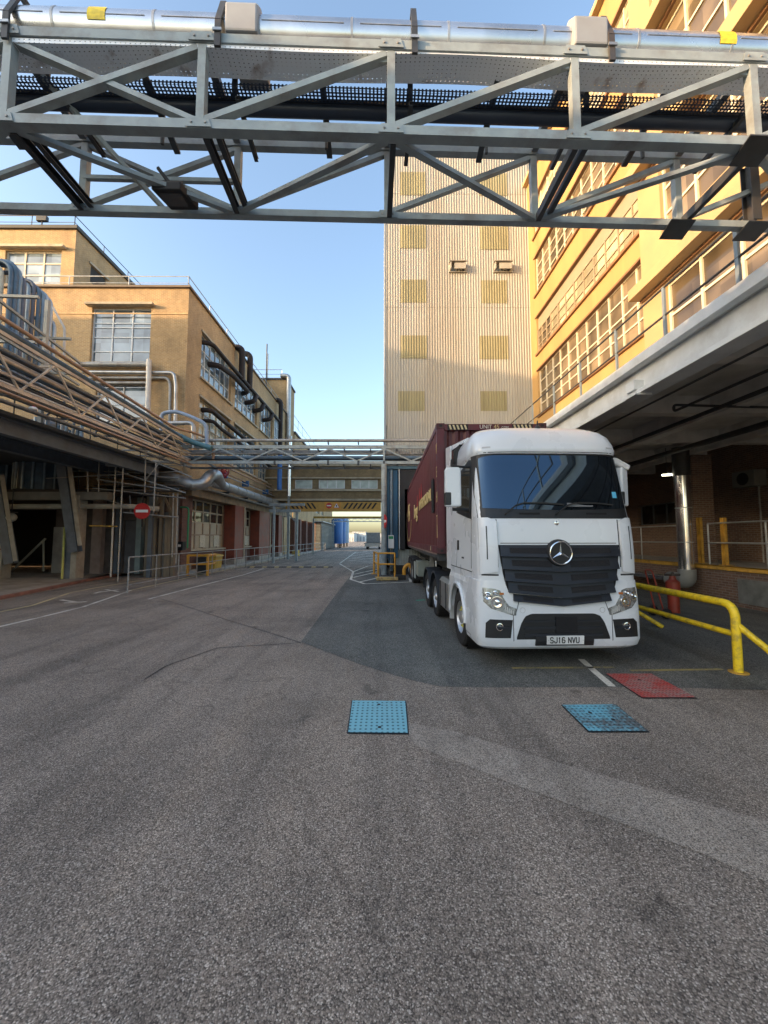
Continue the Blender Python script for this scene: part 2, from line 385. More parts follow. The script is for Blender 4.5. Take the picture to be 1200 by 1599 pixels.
# common materials
GREY_STEEL = mat('grey_painted_steel', (0.28, 0.325, 0.335), 0.5, 0.0, 0.12, 6, dirt=(0.13, 0.10, 0.075), dirt_amt=0.55, dscale=2.4)
DARK_STEEL = mat('dark_steel', (0.045, 0.05, 0.055), 0.55, 0.2, 0.3, 8, dirt=(0.10, 0.06, 0.035), dirt_amt=0.4)
MID_STEEL = mat('mid_steel', (0.13, 0.15, 0.165), 0.5, 0.1, 0.2, 4, dirt=(0.10, 0.065, 0.04), dirt_amt=0.5)
GALV = mat('galvanised', (0.42, 0.44, 0.45), 0.42, 0.7, 0.15, 12, dirt=(0.2, 0.17, 0.13), dirt_amt=0.4)
GALV_DULL = mat('dull_galvanised', (0.33, 0.33, 0.32), 0.55, 0.35, 0.2, 10, dirt=(0.16, 0.10, 0.06), dirt_amt=0.6)
ALU = mat('polished_cladding', (0.80, 0.82, 0.85), 0.16, 0.95, 0.06, 2, bump=0.15, bscale=3)
ALU_DULL = mat('dull_cladding', (0.42, 0.43, 0.43), 0.38, 0.7, 0.15, 3, dirt=(0.2, 0.17, 0.14), dirt_amt=0.5, dscale=2)
WHITE_STEEL = mat('white_painted_steel', (0.62, 0.65, 0.66), 0.5, 0, 0.08, 4, dirt=(0.32, 0.3, 0.27), dirt_amt=0.4)
CREAM = mat('cream_frame_paint', (0.54, 0.48, 0.37), 0.5, 0, 0.08, 4)
BLACK_PIPE = mat('black_pipe', (0.018, 0.014, 0.015), 0.75, 0, 0.3, 5, dirt=(0.08, 0.05, 0.035), dirt_amt=0.4)
COPPER = mat('tan_pipe', (0.40, 0.25, 0.15), 0.5, 0.1, 0.2, 4, dirt=(0.2, 0.13, 0.09), dirt_amt=0.5)
BLUE_PIPE = mat('blue_pipe', (0.075, 0.13, 0.19), 0.45, 0, 0.25, 4, dirt=(0.15, 0.14, 0.13), dirt_amt=0.4)
LBLUE_PIPE = mat('pale_blue_pipe', (0.24, 0.32, 0.44), 0.45, 0, 0.15, 4, dirt=(0.25, 0.25, 0.25), dirt_amt=0.3)
YELLOW = mat('yellow_paint', (0.80, 0.58, 0.02), 0.45, 0, 0.07, 5, dirt=(0.22, 0.15, 0.06), dirt_amt=0.75, dscale=9)
YELLOW_OLD = mat('old_yellow_paint', (0.55, 0.32, 0.05), 0.6, 0, 0.2, 6, dirt=(0.15, 0.09, 0.04), dirt_amt=0.6, dscale=4)
RED = mat('sign_red', (0.45, 0.02, 0.02), 0.45, 0, 0.1)
WHITE = mat('sign_white', (0.75, 0.75, 0.73), 0.45, 0, 0.05)
BLACK = mat('matt_black', (0.012, 0.012, 0.013), 0.6, 0, 0.2)
BRICK_Y = brick('stock_brick', (0.48, 0.30, 0.125), (0.38, 0.23, 0.095), (0.52, 0.41, 0.26), stain=(0.20, 0.14, 0.075), stain_amt=0.8)
BRICK_YL = brick('pale_stock_brick', (0.64, 0.46, 0.23), (0.56, 0.38, 0.18), (0.42, 0.34, 0.22), stain=(0.28, 0.12, 0.06), stain_amt=0.5)
BRICK_R = brick('red_brick', (0.19, 0.075, 0.05), (0.14, 0.05, 0.035), (0.13, 0.10, 0.08))
BRICK_D = brick('dark_dock_brick', (0.21, 0.12, 0.085), (0.14, 0.08, 0.06), (0.24, 0.20, 0.165), stain=(0.06, 0.055, 0.05))
RED_PAINT = mat('red_painted_pier', (0.19, 0.045, 0.025), 0.6, 0, 0.2, 3, dirt=(0.10, 0.04, 0.03), dirt_amt=0.6)
CONC = mat('concrete', (0.34, 0.31, 0.27), 0.85, 0, 0.2, 2.5, bump=0.3, bscale=30, dirt=(0.14, 0.12, 0.10), dirt_amt=0.6)
CONC_D = mat('dark_concrete', (0.30, 0.285, 0.26), 0.85, 0, 0.2, 2, bump=0.3, dirt=(0.14, 0.13, 0.12), dirt_amt=0.6)
STONE = mat('stone_trim', (0.42, 0.36, 0.26), 0.75, 0, 0.15, 3, dirt=(0.15, 0.12, 0.08), dirt_amt=0.5)
ROOF = mat('roof_felt', (0.10, 0.10, 0.10), 0.9, 0, 0.2)
DARK_IN = mat('void_shade', (0.018, 0.018, 0.018), 0.9, 0, 0.4, 2)  # near-black base colour paints in the shade of deep openings
GL_SKY = glass('pale_window_glass', (0.16, 0.21, 0.25), 0.06, var=0.35, scale=0.9, ior=1.9, cells=True)
GL_DARK = glass('dark_window_glass', (0.03, 0.028, 0.026), 0.05, var=0.5, scale=1.2, ior=1.55, cells=True)
GL_BROWN = glass('brown_window_glass', (0.13, 0.10, 0.065), 0.08, var=0.5, scale=0.7, ior=1.5, cells=True)
GL_BLIND = glass('blind_behind_glass', (0.36, 0.32, 0.21), 0.2, var=0.15, scale=1.5, ior=1.5, cells=True)
# ================================================================== GROUND
A_ROAD = asphalt('coarse_road_asphalt', (0.295, 0.242, 0.195), (0.70, 0.61, 0.51), 140, 0.42)
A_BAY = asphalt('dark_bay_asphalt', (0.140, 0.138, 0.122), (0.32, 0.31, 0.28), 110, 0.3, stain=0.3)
A_TRENCH = asphalt('trench_asphalt', (0.36, 0.305, 0.25), (0.60, 0.53, 0.45), 150, 0.25, stain=0.15)
sheet('ground', [(-400, -120), (400, -120), (400, 1500), (-400, 1500)], 0, A_ROAD)
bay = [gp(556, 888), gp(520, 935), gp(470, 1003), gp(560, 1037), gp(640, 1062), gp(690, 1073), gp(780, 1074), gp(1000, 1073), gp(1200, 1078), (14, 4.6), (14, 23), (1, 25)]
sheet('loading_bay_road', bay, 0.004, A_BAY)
sheet('road_repair_strip', [gp(628, 1128), gp(700, 1140), gp(900, 1200), gp(1060, 1245), gp(1260, 1300), gp(1290, 1420), gp(1100, 1335), gp(940, 1275), gp(800, 1225), gp(650, 1165)], 0.004, A_TRENCH)
pad = [(-30, 12.2), gp(0, 934), gp(60, 922), gp(130, 907), gp(185, 898), gp(195, 893), (-13.2, 21), (-30, 21)]
mb = MB(); mb.prism([(x, y, 0.0) for x, y in pad], (0, 0, 0.09))
o = mb.build('pavement', CONC, bevel=0.02); o['kind'] = 'structure'
mb = MB()
P1 = [Vector((*gp(-60, 948), 0.0)), Vector((*gp(0, 936), 0)), Vector((*gp(60, 924), 0)), Vector((*gp(130, 909), 0)), Vector((*gp(187, 899), 0))]
for a, b in zip(P1[:-1], P1[1:]): mb.bar(a+Vector((0, 0, 0.05)), b+Vector((0, 0, 0.05)), 0.16, 0.11)
o = mb.build('kerb', mat('red_kerb', (0.24, 0.11, 0.08), 0.85, 0, 0.3, 4), bevel=0.01); o['kind'] = 'structure'
# painted lines
WP = worn_paint('worn_white_line', (0.72, 0.68, 0.58), (0.24, 0.21, 0.18), 0.44)
YP = worn_paint('worn_yellow_line', (0.66, 0.54, 0.28), (0.22, 0.19, 0.16), 0.43)
YF = worn_paint('faint_yellow_line', (0.34, 0.27, 0.09), (0.11, 0.11, 0.105), 0.48)
def lines(name, m, segs, w, z=0.008):
    mb = MB()
    for pl in segs:
        for a, b in zip(pl[:-1], pl[1:]): stripe(mb, gp(*a), gp(*b), w if len(a) == 2 else w, z)
    o = mb.build(name, m, fixn=False); o['kind'] = 'structure'
    for p in o.data.polygons:
        if p.normal.z < 0: o.data.flip_normals(); break
    return o
lines('white_walkway_line', WP, [[(-40, 989), (0, 979), (60, 965), (130, 948), (165, 936), (205, 922)], [(232, 936), (300, 918), (380, 898), (412, 888)]], 0.10)
lines('yellow_walkway_line', YP, [[(205, 922), (300, 901), (400, 881), (455, 869), (505, 859)], [(-30, 962), (0, 956), (50, 946), (110, 926), (150, 918), (205, 909), (260, 899), (350, 884)]], 0.09, z=0.009)
mb = MB()   # walking figure stencil between the two walkway lines
for a, b in [((150, 926), (185, 921)), ((158, 924), (148, 927)), ((165, 921), (185, 924)), ((95, 937), (120, 941)), ((100, 942), (135, 940))]: stripe(mb, gp(*a), gp(*b), 0.12, 0.008)
mb.build('painted_walkway_symbol', WP, kind='structure')
lines('yellow_bay_line', YF, [[(800, 1044), (960, 1043)], [(985, 1048), (1130, 1046)]], 0.07)
lines('white_bay_line', WP, [[(908, 1030), (930, 1050), (957, 1073)]], 0.10)
# box markings in front of the post
lines('white_hatched_box', WP, [[(530, 880), (552, 893), (548, 905), (570, 912), (642, 909), (640, 903)], [(552, 893), (575, 884), (592, 882)], [(553, 897), (590, 889)], [(552, 902), (590, 893)], [(562, 909), (598, 901)],
                               [(545, 876), (590, 871)], [(540, 873), (590, 867)], [(545, 869), (590, 862)], [(553, 864), (590, 858)], [(532, 879), (556, 862)], [(508, 862), (548, 858)], [(540, 855), (565, 853)]], 0.12)
mb = MB(); stripe(mb, gp(650, 938), gp(664, 937), 0.16, 0.008); mb.build('green_road_mark', worn_paint('worn_green', (0.03, 0.28, 0.17), (0.07, 0.08, 0.08), 0.45), kind='structure')
# speed hump
hp = thing('speed_hump', 'low dark speed hump with yellow painted blocks across the road', 'speed hump', (-4.5, 26.5, 0))
mb = MB(); y0 = PX(450, 886, Z=0).y; xa = PX(388, 886, Z=0).x; xb = PX(520, 886, Z=0).x
mb.prism([(xa, y0-0.2, 0), (xa, y0-0.1, 0.05), (xa, y0+0.1, 0.05), (xa, y0+0.2, 0)], (xb-xa, 0, 0)); mb.build('hump', mat('hump_rubber', (0.05, 0.045, 0.045), 0.8), hp)
mb = MB()
for i in range(7):
    x = xa+0.15+i*(xb-xa-0.5)/6.3
    mb.prism([(x, y0-0.202, 0.006), (x, y0-0.104, 0.056), (x, y0+0.1, 0.056), (x, y0+0.1, 0.04), (x, y0-0.18, 0.0)], (0.3, 0, 0))
mb.build('yellow_blocks', mat('hump_yellow', (0.5, 0.38, 0.15), 0.8), hp)
# tar crack sealing
mb = MB()
for pl in [[(240, 932), (300, 950), (360, 970), (420, 988), (470, 1004)], [(470, 1004), (340, 1012), (260, 1040), (225, 1062)]]:
    for a, b in zip(pl[:-1], pl[1:]): stripe(mb, gp(*a), gp(*b), 0.02, 0.005)
mb.build('road_crack', BLACK, kind='structure')
# ------------------------------------------------------------------ covers set in the ground
def cover(name, label, c4, m, holes, grid=None, group=None):
    P = [Vector((*gp(*c), 0)) for c in c4]; c = sum(P, Vector())/4
    t = thing(name, label, 'access cover', (c.x, c.y, 0), group=group)
    mb = MB(); mb.add([p+(p-c)*0.022+Vector((0, 0, 0.006)) for p in P], [(0, 1, 2, 3)]); mb.build('frame', mat('cover_frame', (0.035, 0.04, 0.045), 0.6, 0.4), t)
    mb = MB(); mb.add([p-(p-c)*0.02+Vector((0, 0, 0.012)) for p in P], [(0, 1, 2, 3)])
    ex = (P[1]-P[0]); ey = (P[3]-P[0])
    lid = mb.build('lid', m, t)
    mb = MB()
    if False:
        nx, ny = grid
        for i in range(nx):
            for j in range(ny):
                q = P[0]+ex*((i+0.5)/nx)*0.96+ex*0.02+ey*((j+0.5)/ny)*0.94+ey*0.03
                mb.box(q.x-0.008, q.x+0.008, q.y-0.005, q.y+0.005, 0.0122, 0.0165)
        mb.build('studs', mat('stud_'+name, (0.03, 0.12, 0.2), 0.6), t)
    mb = MB()
    for (u, v) in holes:
        q = P[0]+ex*u+ey*v; mb.lathe((q.x, q.y, 0.0125), (0, 0, 1), [(0, 0.0), (0.001, 0.02), (0.003, 0.02), (0.003, 0)], 10)
    mb.build('key_hole', BLACK, t); return t
BLUE_C = studded('blue_cover_paint', (0.21, 0.50, 0.58), (0.20, 0.38, 0.43), 0.44)
BLUE_W = studded('worn_blue_cover_paint', (0.17, 0.47, 0.57), (0.12, 0.13, 0.13), 0.48, 0.05)
RED_C = studded('worn_red_cover_paint', (0.48, 0.06, 0.05), (0.34, 0.24, 0.21), 0.48, 0.045)
cover('access_cover', 'clean pale blue studded metal cover in the middle of the road', [(550, 1095), (634, 1096), (638, 1147), (543, 1146)], BLUE_C, [(0.5, 0.15), (0.5, 0.85)], (11, 14))
cover('access_cover', 'worn patchy blue metal cover nearer the yellow barrier', [(877, 1102), (962, 1101), (1014, 1144), (920, 1144)], BLUE_W, [(0.35, 0.35), (0.6, 0.62)], (9, 10))
cover('access_cover', 'red painted metal cover between the lorry and the blue cover', [(946, 1053), (1018, 1053), (1089, 1091), (1003, 1091)], RED_C, [(0.5, 0.3)], (10, 12))
# ================================================================== TOWER
TY = 21.0
tx0 = PX(602, 500, Y=TY).x; tx1 = PX(838, 500, Y=TY).x; TZ = PX(720, 230, Y=TY).z
CLAD = mat('beige_cladding', (0.338, 0.336, 0.310), 0.5, 0, 0.07, 1.2, dirt=(0.27, 0.235, 0.18), dirt_amt=0.5, dscale=0.5, streak=True)
OLIVE = mat('olive_rooflight_panel', (0.25, 0.235, 0.14), 0.5, 0, 0.12, 2, dirt=(0.20, 0.18, 0.10), dirt_amt=0.4, streak=True)
tw = thing('clad_tower', 'tall beige ribbed metal tower block with rows of square olive panels', 'tower', ((tx0+tx1)/2, TY+4, 0))
PIT = 0.15; DEP = 0.035
def ribs(mb, ax, c, out, u0, u1, z0, z1, pit=PIT, dep=DEP):
    """trapezoid profile sheeting on plane ax=c"""
    pr = []; u = math.floor(u0/pit)*pit
    while u < u1+pit:
        for du, d in ((0, 0), (0.5, 0), (0.62, 1), (0.88, 1)):
            uu = u+du*pit
            if u0 <= uu <= u1: pr.append((uu, d*dep))
        u += pit
    pr = [(u0, 0)]+pr+[(u1, 0)]
    vs = []
    for (uu, d) in pr:
        p = (c+out*d, uu) if ax == 'x' else (uu, c+out*d)
        vs += [(p[0], p[1], z0), (p[0], p[1], z1)]
    mb.add(vs, [(2*i, 2*i+2, 2*i+3, 2*i+1) for i in range(len(pr)-1)])
dk_x0 = PX(604, 780, Y=TY).x; dk_x1 = dk_x0+4.6; dk_zt = PX(630, 735, Y=TY).z
mb = MB()
zb = [0.35] + [PX(700, y, Y=TY).z for y in (665, 577, 480, 392, 303)] + [TZ]
# sheeting courses lap one over the next
for i in range(len(zb)-1):
    lap = 0.012*(i % 2)
    if zb[i+1] < dk_zt: ribs(mb, 'y', TY-lap, -1, tx0, dk_x0, zb[i], zb[i+1]); continue
    if zb[i] < dk_zt:
        ribs(mb, 'y', TY-lap, -1, tx0, dk_x0, zb[i], zb[i+1]); ribs(mb, 'y', TY-lap, -1, dk_x0, dk_x1, dk_zt, zb[i+1]); ribs(mb, 'y', TY-lap, -1, dk_x1, tx1, zb[i], zb[i+1])
    else: ribs(mb, 'y', TY-lap, -1, tx0, tx1, zb[i], zb[i+1])
ribs(mb, 'x', tx0, -1, TY+0.02, TY+9, 0.35, TZ); ribs(mb, 'x', tx1, 1, TY+0.02, TY+9, 0.35, TZ)
ribs(mb, 'y', TY+9, 1, tx0, tx1, 0.35, TZ)
mb.build('cladding', CLAD, tw)
MB().box(tx0-0.02, tx1+0.02, TY-0.06, TY+9.06, TZ, TZ+0.18).build('roof', WHITE_STEEL, tw)
mb = MB(); mb.box(tx0+0.02, dk_x0-0.01, TY-0.03, TY+0.2, 0, 0.34); mb.box(tx0+0.02, tx0+0.3, TY+0.2, TY+9, 0, 0.34); mb.box(tx1-0.3, tx1, TY, TY+9, 0, 0.34)
mb.build('plinth', CONC_D, tw)
MB().box(tx0-0.05, tx0+0.03, TY-0.055, TY+0.03, 0.36, TZ).build('corner_flashing', mat('flashing', (0.22, 0.25, 0.27), 0.4, 0.3), tw)
rows = [(269, 305, 271, 306), (352, 388, 354, 390), (437, 473, 438, 474), (524, 560, 524.5, 561), (611, 642, 611, 642)]
for (ya, yb, yc, yd) in rows:
    for (x0, x1, a, b) in ((624, 665.5, ya, yb), (750, 793, yc, yd)):
        pa = PX(x0, a, Y=TY); pb = PX(x1, b, Y=TY); mb = MB(); ribs(mb, 'y', TY-0.026, -1, round(pa.x/PIT)*PIT, round(pb.x/PIT)*PIT, pb.z, pa.z)
        mb.build('olive_panel', OLIVE, tw)
for (x0, x1, a, b) in ((624, 665.5, 186, 221), (750, 793, 187, 222)):
    pass
for (x0, x1) in ((702, 726), (771, 797)):
    pa = PX(x0, 414, Y=TY); pb = PX(x1, 425, Y=TY)
    mb = MB(); mb.prism([(pa.x, TY-0.04, pa.z), (pa.x, TY-0.34, pa.z-0.04), (pa.x, TY-0.34, pb.z), (pa.x, TY-0.04, pb.z)], (0.06, 0, 0))
    mb.prism([(pb.x-0.06, TY-0.04, pa.z), (pb.x-0.06, TY-0.34, pa.z-0.04), (pb.x-0.06, TY-0.34, pb.z), (pb.x-0.06, TY-0.04, pb.z)], (0.06, 0, 0))
    mb.box(pa.x-0.05, pb.x+0.05, TY-0.38, TY-0.036, pa.z+0.005, pa.z+0.04); mb.box(pa.x-0.05, pb.x+0.1, TY-0.12, TY-0.036, pb.z-0.06, pb.z-0.01)
    mb.box(pa.x+0.25, pb.x-0.06, TY-0.3, TY-0.26, pb.z+0.02, pa.z-0.06)
    mb.build('vent_hood', mat('vent_grey', (0.30, 0.29, 0.26), .5), tw)
# dock opening (recess) in the tower
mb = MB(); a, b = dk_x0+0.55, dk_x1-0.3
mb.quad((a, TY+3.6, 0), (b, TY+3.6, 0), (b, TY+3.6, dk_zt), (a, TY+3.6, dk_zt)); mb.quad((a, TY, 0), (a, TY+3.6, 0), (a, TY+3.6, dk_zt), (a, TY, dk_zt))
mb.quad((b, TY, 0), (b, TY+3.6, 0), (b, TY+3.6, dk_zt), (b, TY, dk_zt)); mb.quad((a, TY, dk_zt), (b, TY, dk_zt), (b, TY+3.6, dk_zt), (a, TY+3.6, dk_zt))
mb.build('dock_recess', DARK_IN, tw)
ds = thing('dock_shelter', 'dark blue steel dock surround with black curtains around the container end', 'dock shelter', (dk_x0+2, TY-0.3, 0))
BLUE_DOCK = mat('dock_blue', (0.015, 0.085, 0.16), 0.5, 0, 0.2, 2, dirt=(0.03, 0.06, 0.09), dirt_amt=0.4)
mb = MB(); mb.box(dk_x0, dk_x0+0.16, TY-0.55, TY-0.04, 0.9, dk_zt); mb.box(dk_x0+0.34, dk_x0+0.6, TY-0.42, TY-0.04, 0.9, dk_zt-0.02); mb.box(dk_x0+0.1, dk_x0+0.5, TY-0.1, TY-0.03, 0.45, dk_zt-0.1)
mb.build('side_frame', BLUE_DOCK, ds, bevel=0.01)
mb = MB(); mb.box(dk_x0-0.02, dk_x1, TY-0.57, TY-0.04, dk_zt+0.003, dk_zt+0.16); mb.build('head_frame', mat('dock_head', (0.10, 0.2, 0.27), 0.5), ds, bevel=0.01)
mb = MB(); mb.tube([(dk_x0+0.25, TY-0.5, 0.2), (dk_x0+0.25, TY-0.5, dk_zt-0.05)], 0.07, 12); mb.build('downpipe', mat('bluegrey_pipe', (0.25, 0.33, 0.38), 0.5), ds)
mb = MB(); mb.box(dk_x0+0.66, dk_x0+0.70, TY-0.6, TY-0.3, 1.35, dk_zt-0.02); mb.build('edge_strip', WHITE_STEEL, ds)
mb = MB(); mb.box(dk_x0+0.70, dk_x0+0.98, TY-0.5, TY+1.2, 1.35, dk_zt-0.03); mb.box(dk_x0+0.98, dk_x1-0.35, TY-0.5, TY-0.4, 4.6, dk_zt-0.03)
mb.build('curtain', mat('rubber_curtain', (0.012, 0.012, 0.014), 0.6), ds)
mb = MB(); ribs(mb, 'y', TY-0.2, -1, dk_x0+0.5, dk_x0+2.1, 0.5, 1.34); mb.build('lower_sheeting', mat('pale_green_grey', (0.36, 0.38, 0.35), 0.5, 0, 0.1, 3, dirt=(0.2, 0.19, 0.16), dirt_amt=0.5), ds)
mb = MB(); mb.box(dk_x0+0.5, dk_x0+2.1, TY-0.32, TY-0.14, 0, 0.5); mb.build('bumper_base', BLACK, ds)
# ================================================================== RIGHT OFFICE BUILDING
FX = 8.5
RENDER = mat('cream_rendered_wall', (0.365, 0.228, 0.088), 0.75, 0, 0.06, 1.5, bump=0.15, bscale=20, dirt=(0.26, 0.15, 0.06), dirt_amt=0.5, dscale=1.1, streak=True)
RENDER2 = mat('pale_rendered_wall', (0.37, 0.26, 0.13), 0.75, 0, 0.05, 1.5, bump=0.15, bscale=20, dirt=(0.28, 0.2, 0.12), dirt_amt=0.45, dscale=0.8)
BROWN_TRIM = mat('brown_concrete_trim', (0.20, 0.105, 0.05), 0.7, 0, 0.2, 3)
OFFW = mat('off_white_panel', (0.27, 0.22, 0.15), 0.6, 0, 0.05)
rb = thing('office_building', 'big cream rendered office block with long bands of windows lit by low sun', 'building', (11, 10, 0))
zl = lambda x, y: PX(x, y, X=FX).z
s1, h1 = zl(877, 621.8), zl(1000, 420+0.0) if False else PX(1000, 420, X=FX).z
s1 = zl(877, 621.8); h1 = zl(1000, 410); s2 = zl(930, 449.5); h2 = zl(890, 416-5); s3 = zl(842.5, 460+0) if False else zl(880, 396.5)
def z_at(x, slope): return CH+slope*FX
h1 = CH+1.075*FX; s2 = CH+1.185*FX; h2 = CH+1.425*FX; s3 = CH+1.575*FX; h3 = CH+1.83*FX; s4 = CH+1.97*FX; h4 = CH+2.22*FX; RT = CH+2.42*FX
YA, YB = 11.25, TY
wy0, wy1 = 11.45, 20.15
opsA = [(wy0, wy1, s1, h1), (wy0, wy1, s2, h2), (wy0, wy1, s3, h3), (wy0, wy1, s4, h4)]
mb = MB(); wall(mb, 'x', FX, YA, YB+9, 5.7, RT, opsA, -1, 0.16)
mb.quad((FX, YA, 5.7), (FX+10, YA, 5.7), (FX+10, YA, RT), (FX, YA, RT)); mb.quad((FX, YB+9, 5.7), (FX+10, YB+9, 5.7), (FX+10, YB+9, RT), (FX, YB+9, RT))
mb.build('wall', RENDER, rb)
window(rb, 'x', FX, opsA[0], 11, 4, -1, 0.16, CREAM, GL_BROWN, 0.055)
zp = s2+(h2-s2)*0.66
window(rb, 'x', FX, (wy0, wy1-1.6, s2, zp), 9, 3, -1, 0.10, OFFW, GL_BLIND, 0.05)
window(rb, 'x', FX, (wy1-1.6, wy1, s2, zp), 3, 3, -1, 0.12, OFFW, GL_BROWN, 0.05)
MB().box(FX+0.10, FX+0.15, wy0, wy1, zp+0.003, h2).build('infill_panel', OFFW, rb)
window(rb, 'x', FX, opsA[2], 11, 4, -1, 0.16, CREAM, GL_BROWN, 0.055)
window(rb, 'x', FX, opsA[3], 11, 3, -1, 0.16, CREAM, GL_BLIND, 0.055)
for s in (s1, s2, s3, s4): MB().box(FX-0.10, FX+0.14, wy0-0.1, wy1+0.1, s-0.10, s+0.012).build('sill', BROWN_TRIM, rb, bevel=0.008)
for h in (h1, h2, h3, h4): MB().box(FX-0.06, FX+0.10, wy0-0.1, wy1+0.1, h-0.012, h+0.07).build('lintel', BROWN_TRIM, rb, bevel=0.006)
MB().box(FX-0.25, FX+10, YA-0.2, YB+9.1, RT+0.003, RT+0.25).build('roof', mat('cornice', (0.4, 0.3, 0.16), 0.7), rb)
# nearer bay of the building, standing proud
BY0 = 2.0; BX = 8.05; bz = [(6.7, 9.15), (10.55, 12.9), (14.1, 16.6), (17.9, 20.4)]
opsB = []
for (a, b) in bz:
    y = 10.35
    while y-3.4 > BY0: opsB.append((y-3.3, y, a, b)); y -= 3.75
mb = MB(); wall(mb, 'x', BX, BY0, YA, 5.7, RT-1, opsB, -1, 0.18)
mb.quad((BX, YA, 5.7), (FX, YA, 5.7), (FX, YA, RT-1), (BX, YA, RT-1)); mb.quad((BX, BY0, 5.7), (FX+10, BY0, 5.7), (FX+10, BY0, RT-1), (BX, BY0, RT-1))
mb.build('bay_wall', RENDER2, rb)
for op in opsB: window(rb, 'x', BX, op, 3, 2, -1, 0.18, CREAM, GL_BROWN, 0.07, rowz=[op[2], op[2]+(op[3]-op[2])*0.3, op[2]+(op[3]-op[2])*0.62, op[3]])
for (a, b) in bz:
    MB().box(BX-0.42, BX+0.1, BY0, YA+0.05, b+0.10, b+0.42).build('ledge', RENDER2, rb, bevel=0.01)
    MB().box(BX-0.08, BX+0.1, BY0, YA, b+0.02, b+0.095).build('lintel', BROWN_TRIM, rb)
MB().box(BX-0.3, FX+10, BY0-.1, YA, RT-0.997, RT-0.75).build('roof', mat('cornice', (0.6, 0.5, 0.3), 0.7), rb)
# ------------------------------------------------------------------ first-floor deck (canopy)
dk = thing('canopy_deck', 'white edged concrete deck projecting over the loading bay', 'canopy', (9, 8, 0))
DX = 5.2; DY0, DY1 = -6.0, 20.85
mb = MB(); mb.box(DX, DX+0.16, DY0, DY1, 5.46, 5.66); mb.box(DX+0.2, DX+0.24, DY0, DY1, 5.0, 5.455); mb.box(DX+0.05, DX+0.45, DY0, DY1, 4.90, 4.995)
mb.build('fascia_beam', WHITE_STEEL, dk, bevel=0.006)
MB().box(DX+0.17, 14.4, DY0, DY1, 5.463, 5.64).build('slab', mat('soffit_concrete', (0.55, 0.54, 0.50), .8, 0, .15, 1.5, dirt=(.3, .29, .27), dirt_amt=.5), dk)
mb = MB(); y = DY0+0.8
while y < DY1: mb.box(DX+0.46, 13.0, y-0.14, y+0.14, 5.02, 5.46); y += 2.9
mb.box(8.1, 8.4, DY0, DY1, 4.95, 5.461); mb.box(10.9, 11.1, DY0, DY1, 4.9, 5.462)
mb.build('soffit_beam', mat('soffit_paint', (0.60, 0.58, 0.54), 0.7, 0, 0.2, 2), dk)
mb = MB(); mb.tube([(DX+0.6, DY0, 4.84), (DX+0.6, DY1, 4.84)], 0.022, 8); mb.tube([(6.6, DY0, 4.8), (6.6, 8.4, 4.8), (6.6, 8.4, 4.95), (9.5, 8.6, 4.95)], 0.03, 8, fillet=0.1); mb.tube([(7.4, 2, 4.8), (7.4, 16, 4.8)], 0.05, 8); mb.tube([(9.3, 0, 4.7), (9.3, 18, 4.7)], 0.08, 10)
mb.build('service_pipe', DARK_STEEL, dk)
pb = PX(992, 612, X=DX+0.1)
mb = MB(); mb.box(DX+0.0, DX+0.2, pb.y-0.14, pb.y+0.14, 5.0, 5.2); mb.box(DX-0.04, DX+0.3, pb.y-0.22, pb.y+0.1, 4.86, 4.897); mb.build('splice_plate', WHITE_STEEL, dk)
# deck railing
rl = thing('deck_railing', 'thin grey steel railing along the edge of the white deck', 'railing', (5.42, 8, 5.65))
mb = MB(); RX = 5.42
for z in (6.75, 6.2): mb.tube([(RX, DY0, z), (RX, DY1-0.1, z)], 0.022, 8)
mb.build('rail', DARK_STEEL, rl)
for y in (-2.5, -0.9, 0.7, 2.3, 3.9, 5.5, 7.0, 8.5, 10.1, 11.7, 13.4, 15.2, 17.0, 18.8, 20.6):
    MB().box(RX-0.02, RX+0.02, y-0.03, y+0.03, 5.66, 6.77).build('post', mat('bluegrey_rail', (0.2, 0.25, 0.28), 0.5, 0.3), rl)
# ------------------------------------------------------------------ loading dock under the deck
ld = thing('loading_dock', 'dark brick loading dock with a worn yellow edge under the deck', 'loading dock', (11.5, 8, 0))
LX = 10.1
MB().box(LX, LX+0.3, DY0, 20.8, 0, 1.02).build('dock_wall', BRICK_D, ld)
MB().box(LX-0.02, 13.2, DY0, 20.8, 1.023, 1.1).build('platform', CONC_D, ld)
mb = MB(); mb.box(LX-0.05, LX-0.021, DY0, 20.8, 1.0, 1.125); mb.box(LX-0.05, LX+0.12, DY0, 20.8, 1.103, 1.125); mb.build('yellow_edge', YELLOW_OLD, ld)
mb = MB(); wall(mb, 'x', 13.2, DY0, 20.9, 1.1, 5.46, [(16, 19.5, 2.6, 3.6), (2, 4.5, 1.1, 3.6)], -1, 0.2)
mb.quad((5.7, 20.85, 0), (13.2, 20.85, 0), (13.2, 20.85, 5.46), (5.7, 20.85, 5.46)); mb.build('back_wall', BRICK_D, ld)
window(ld, 'x', 13.2, (16, 19.5, 2.6, 3.6), 4, 1, -1, 0.2, MID_STEEL, GL_DARK, 0.05)
MB().box(13.32, 13.36, 2, 4.5, 1.1, 3.6).build('shutter', MID_STEEL, ld)
pa = PX(1152, 905, X=LX-0.03); pc = PX(1198, 946, X=LX-0.03)
mb = MB(); mb.box(LX-0.035, LX-0.003, pc.y-0.5, pa.y, 0.12, 0.80); mb.build('steel_hatch', mat('hatch_grey', (0.16, 0.17, 0.165), 0.6, 0, 0.3, 4, dirt=(0.05, 0.05, 0.05), dirt_amt=0.5), ld, bevel=0.006)
MB().box(10.9, 11.6, 13.2, 13.9, 1.103, 4.88).build('brick_pier', BRICK_D, ld)
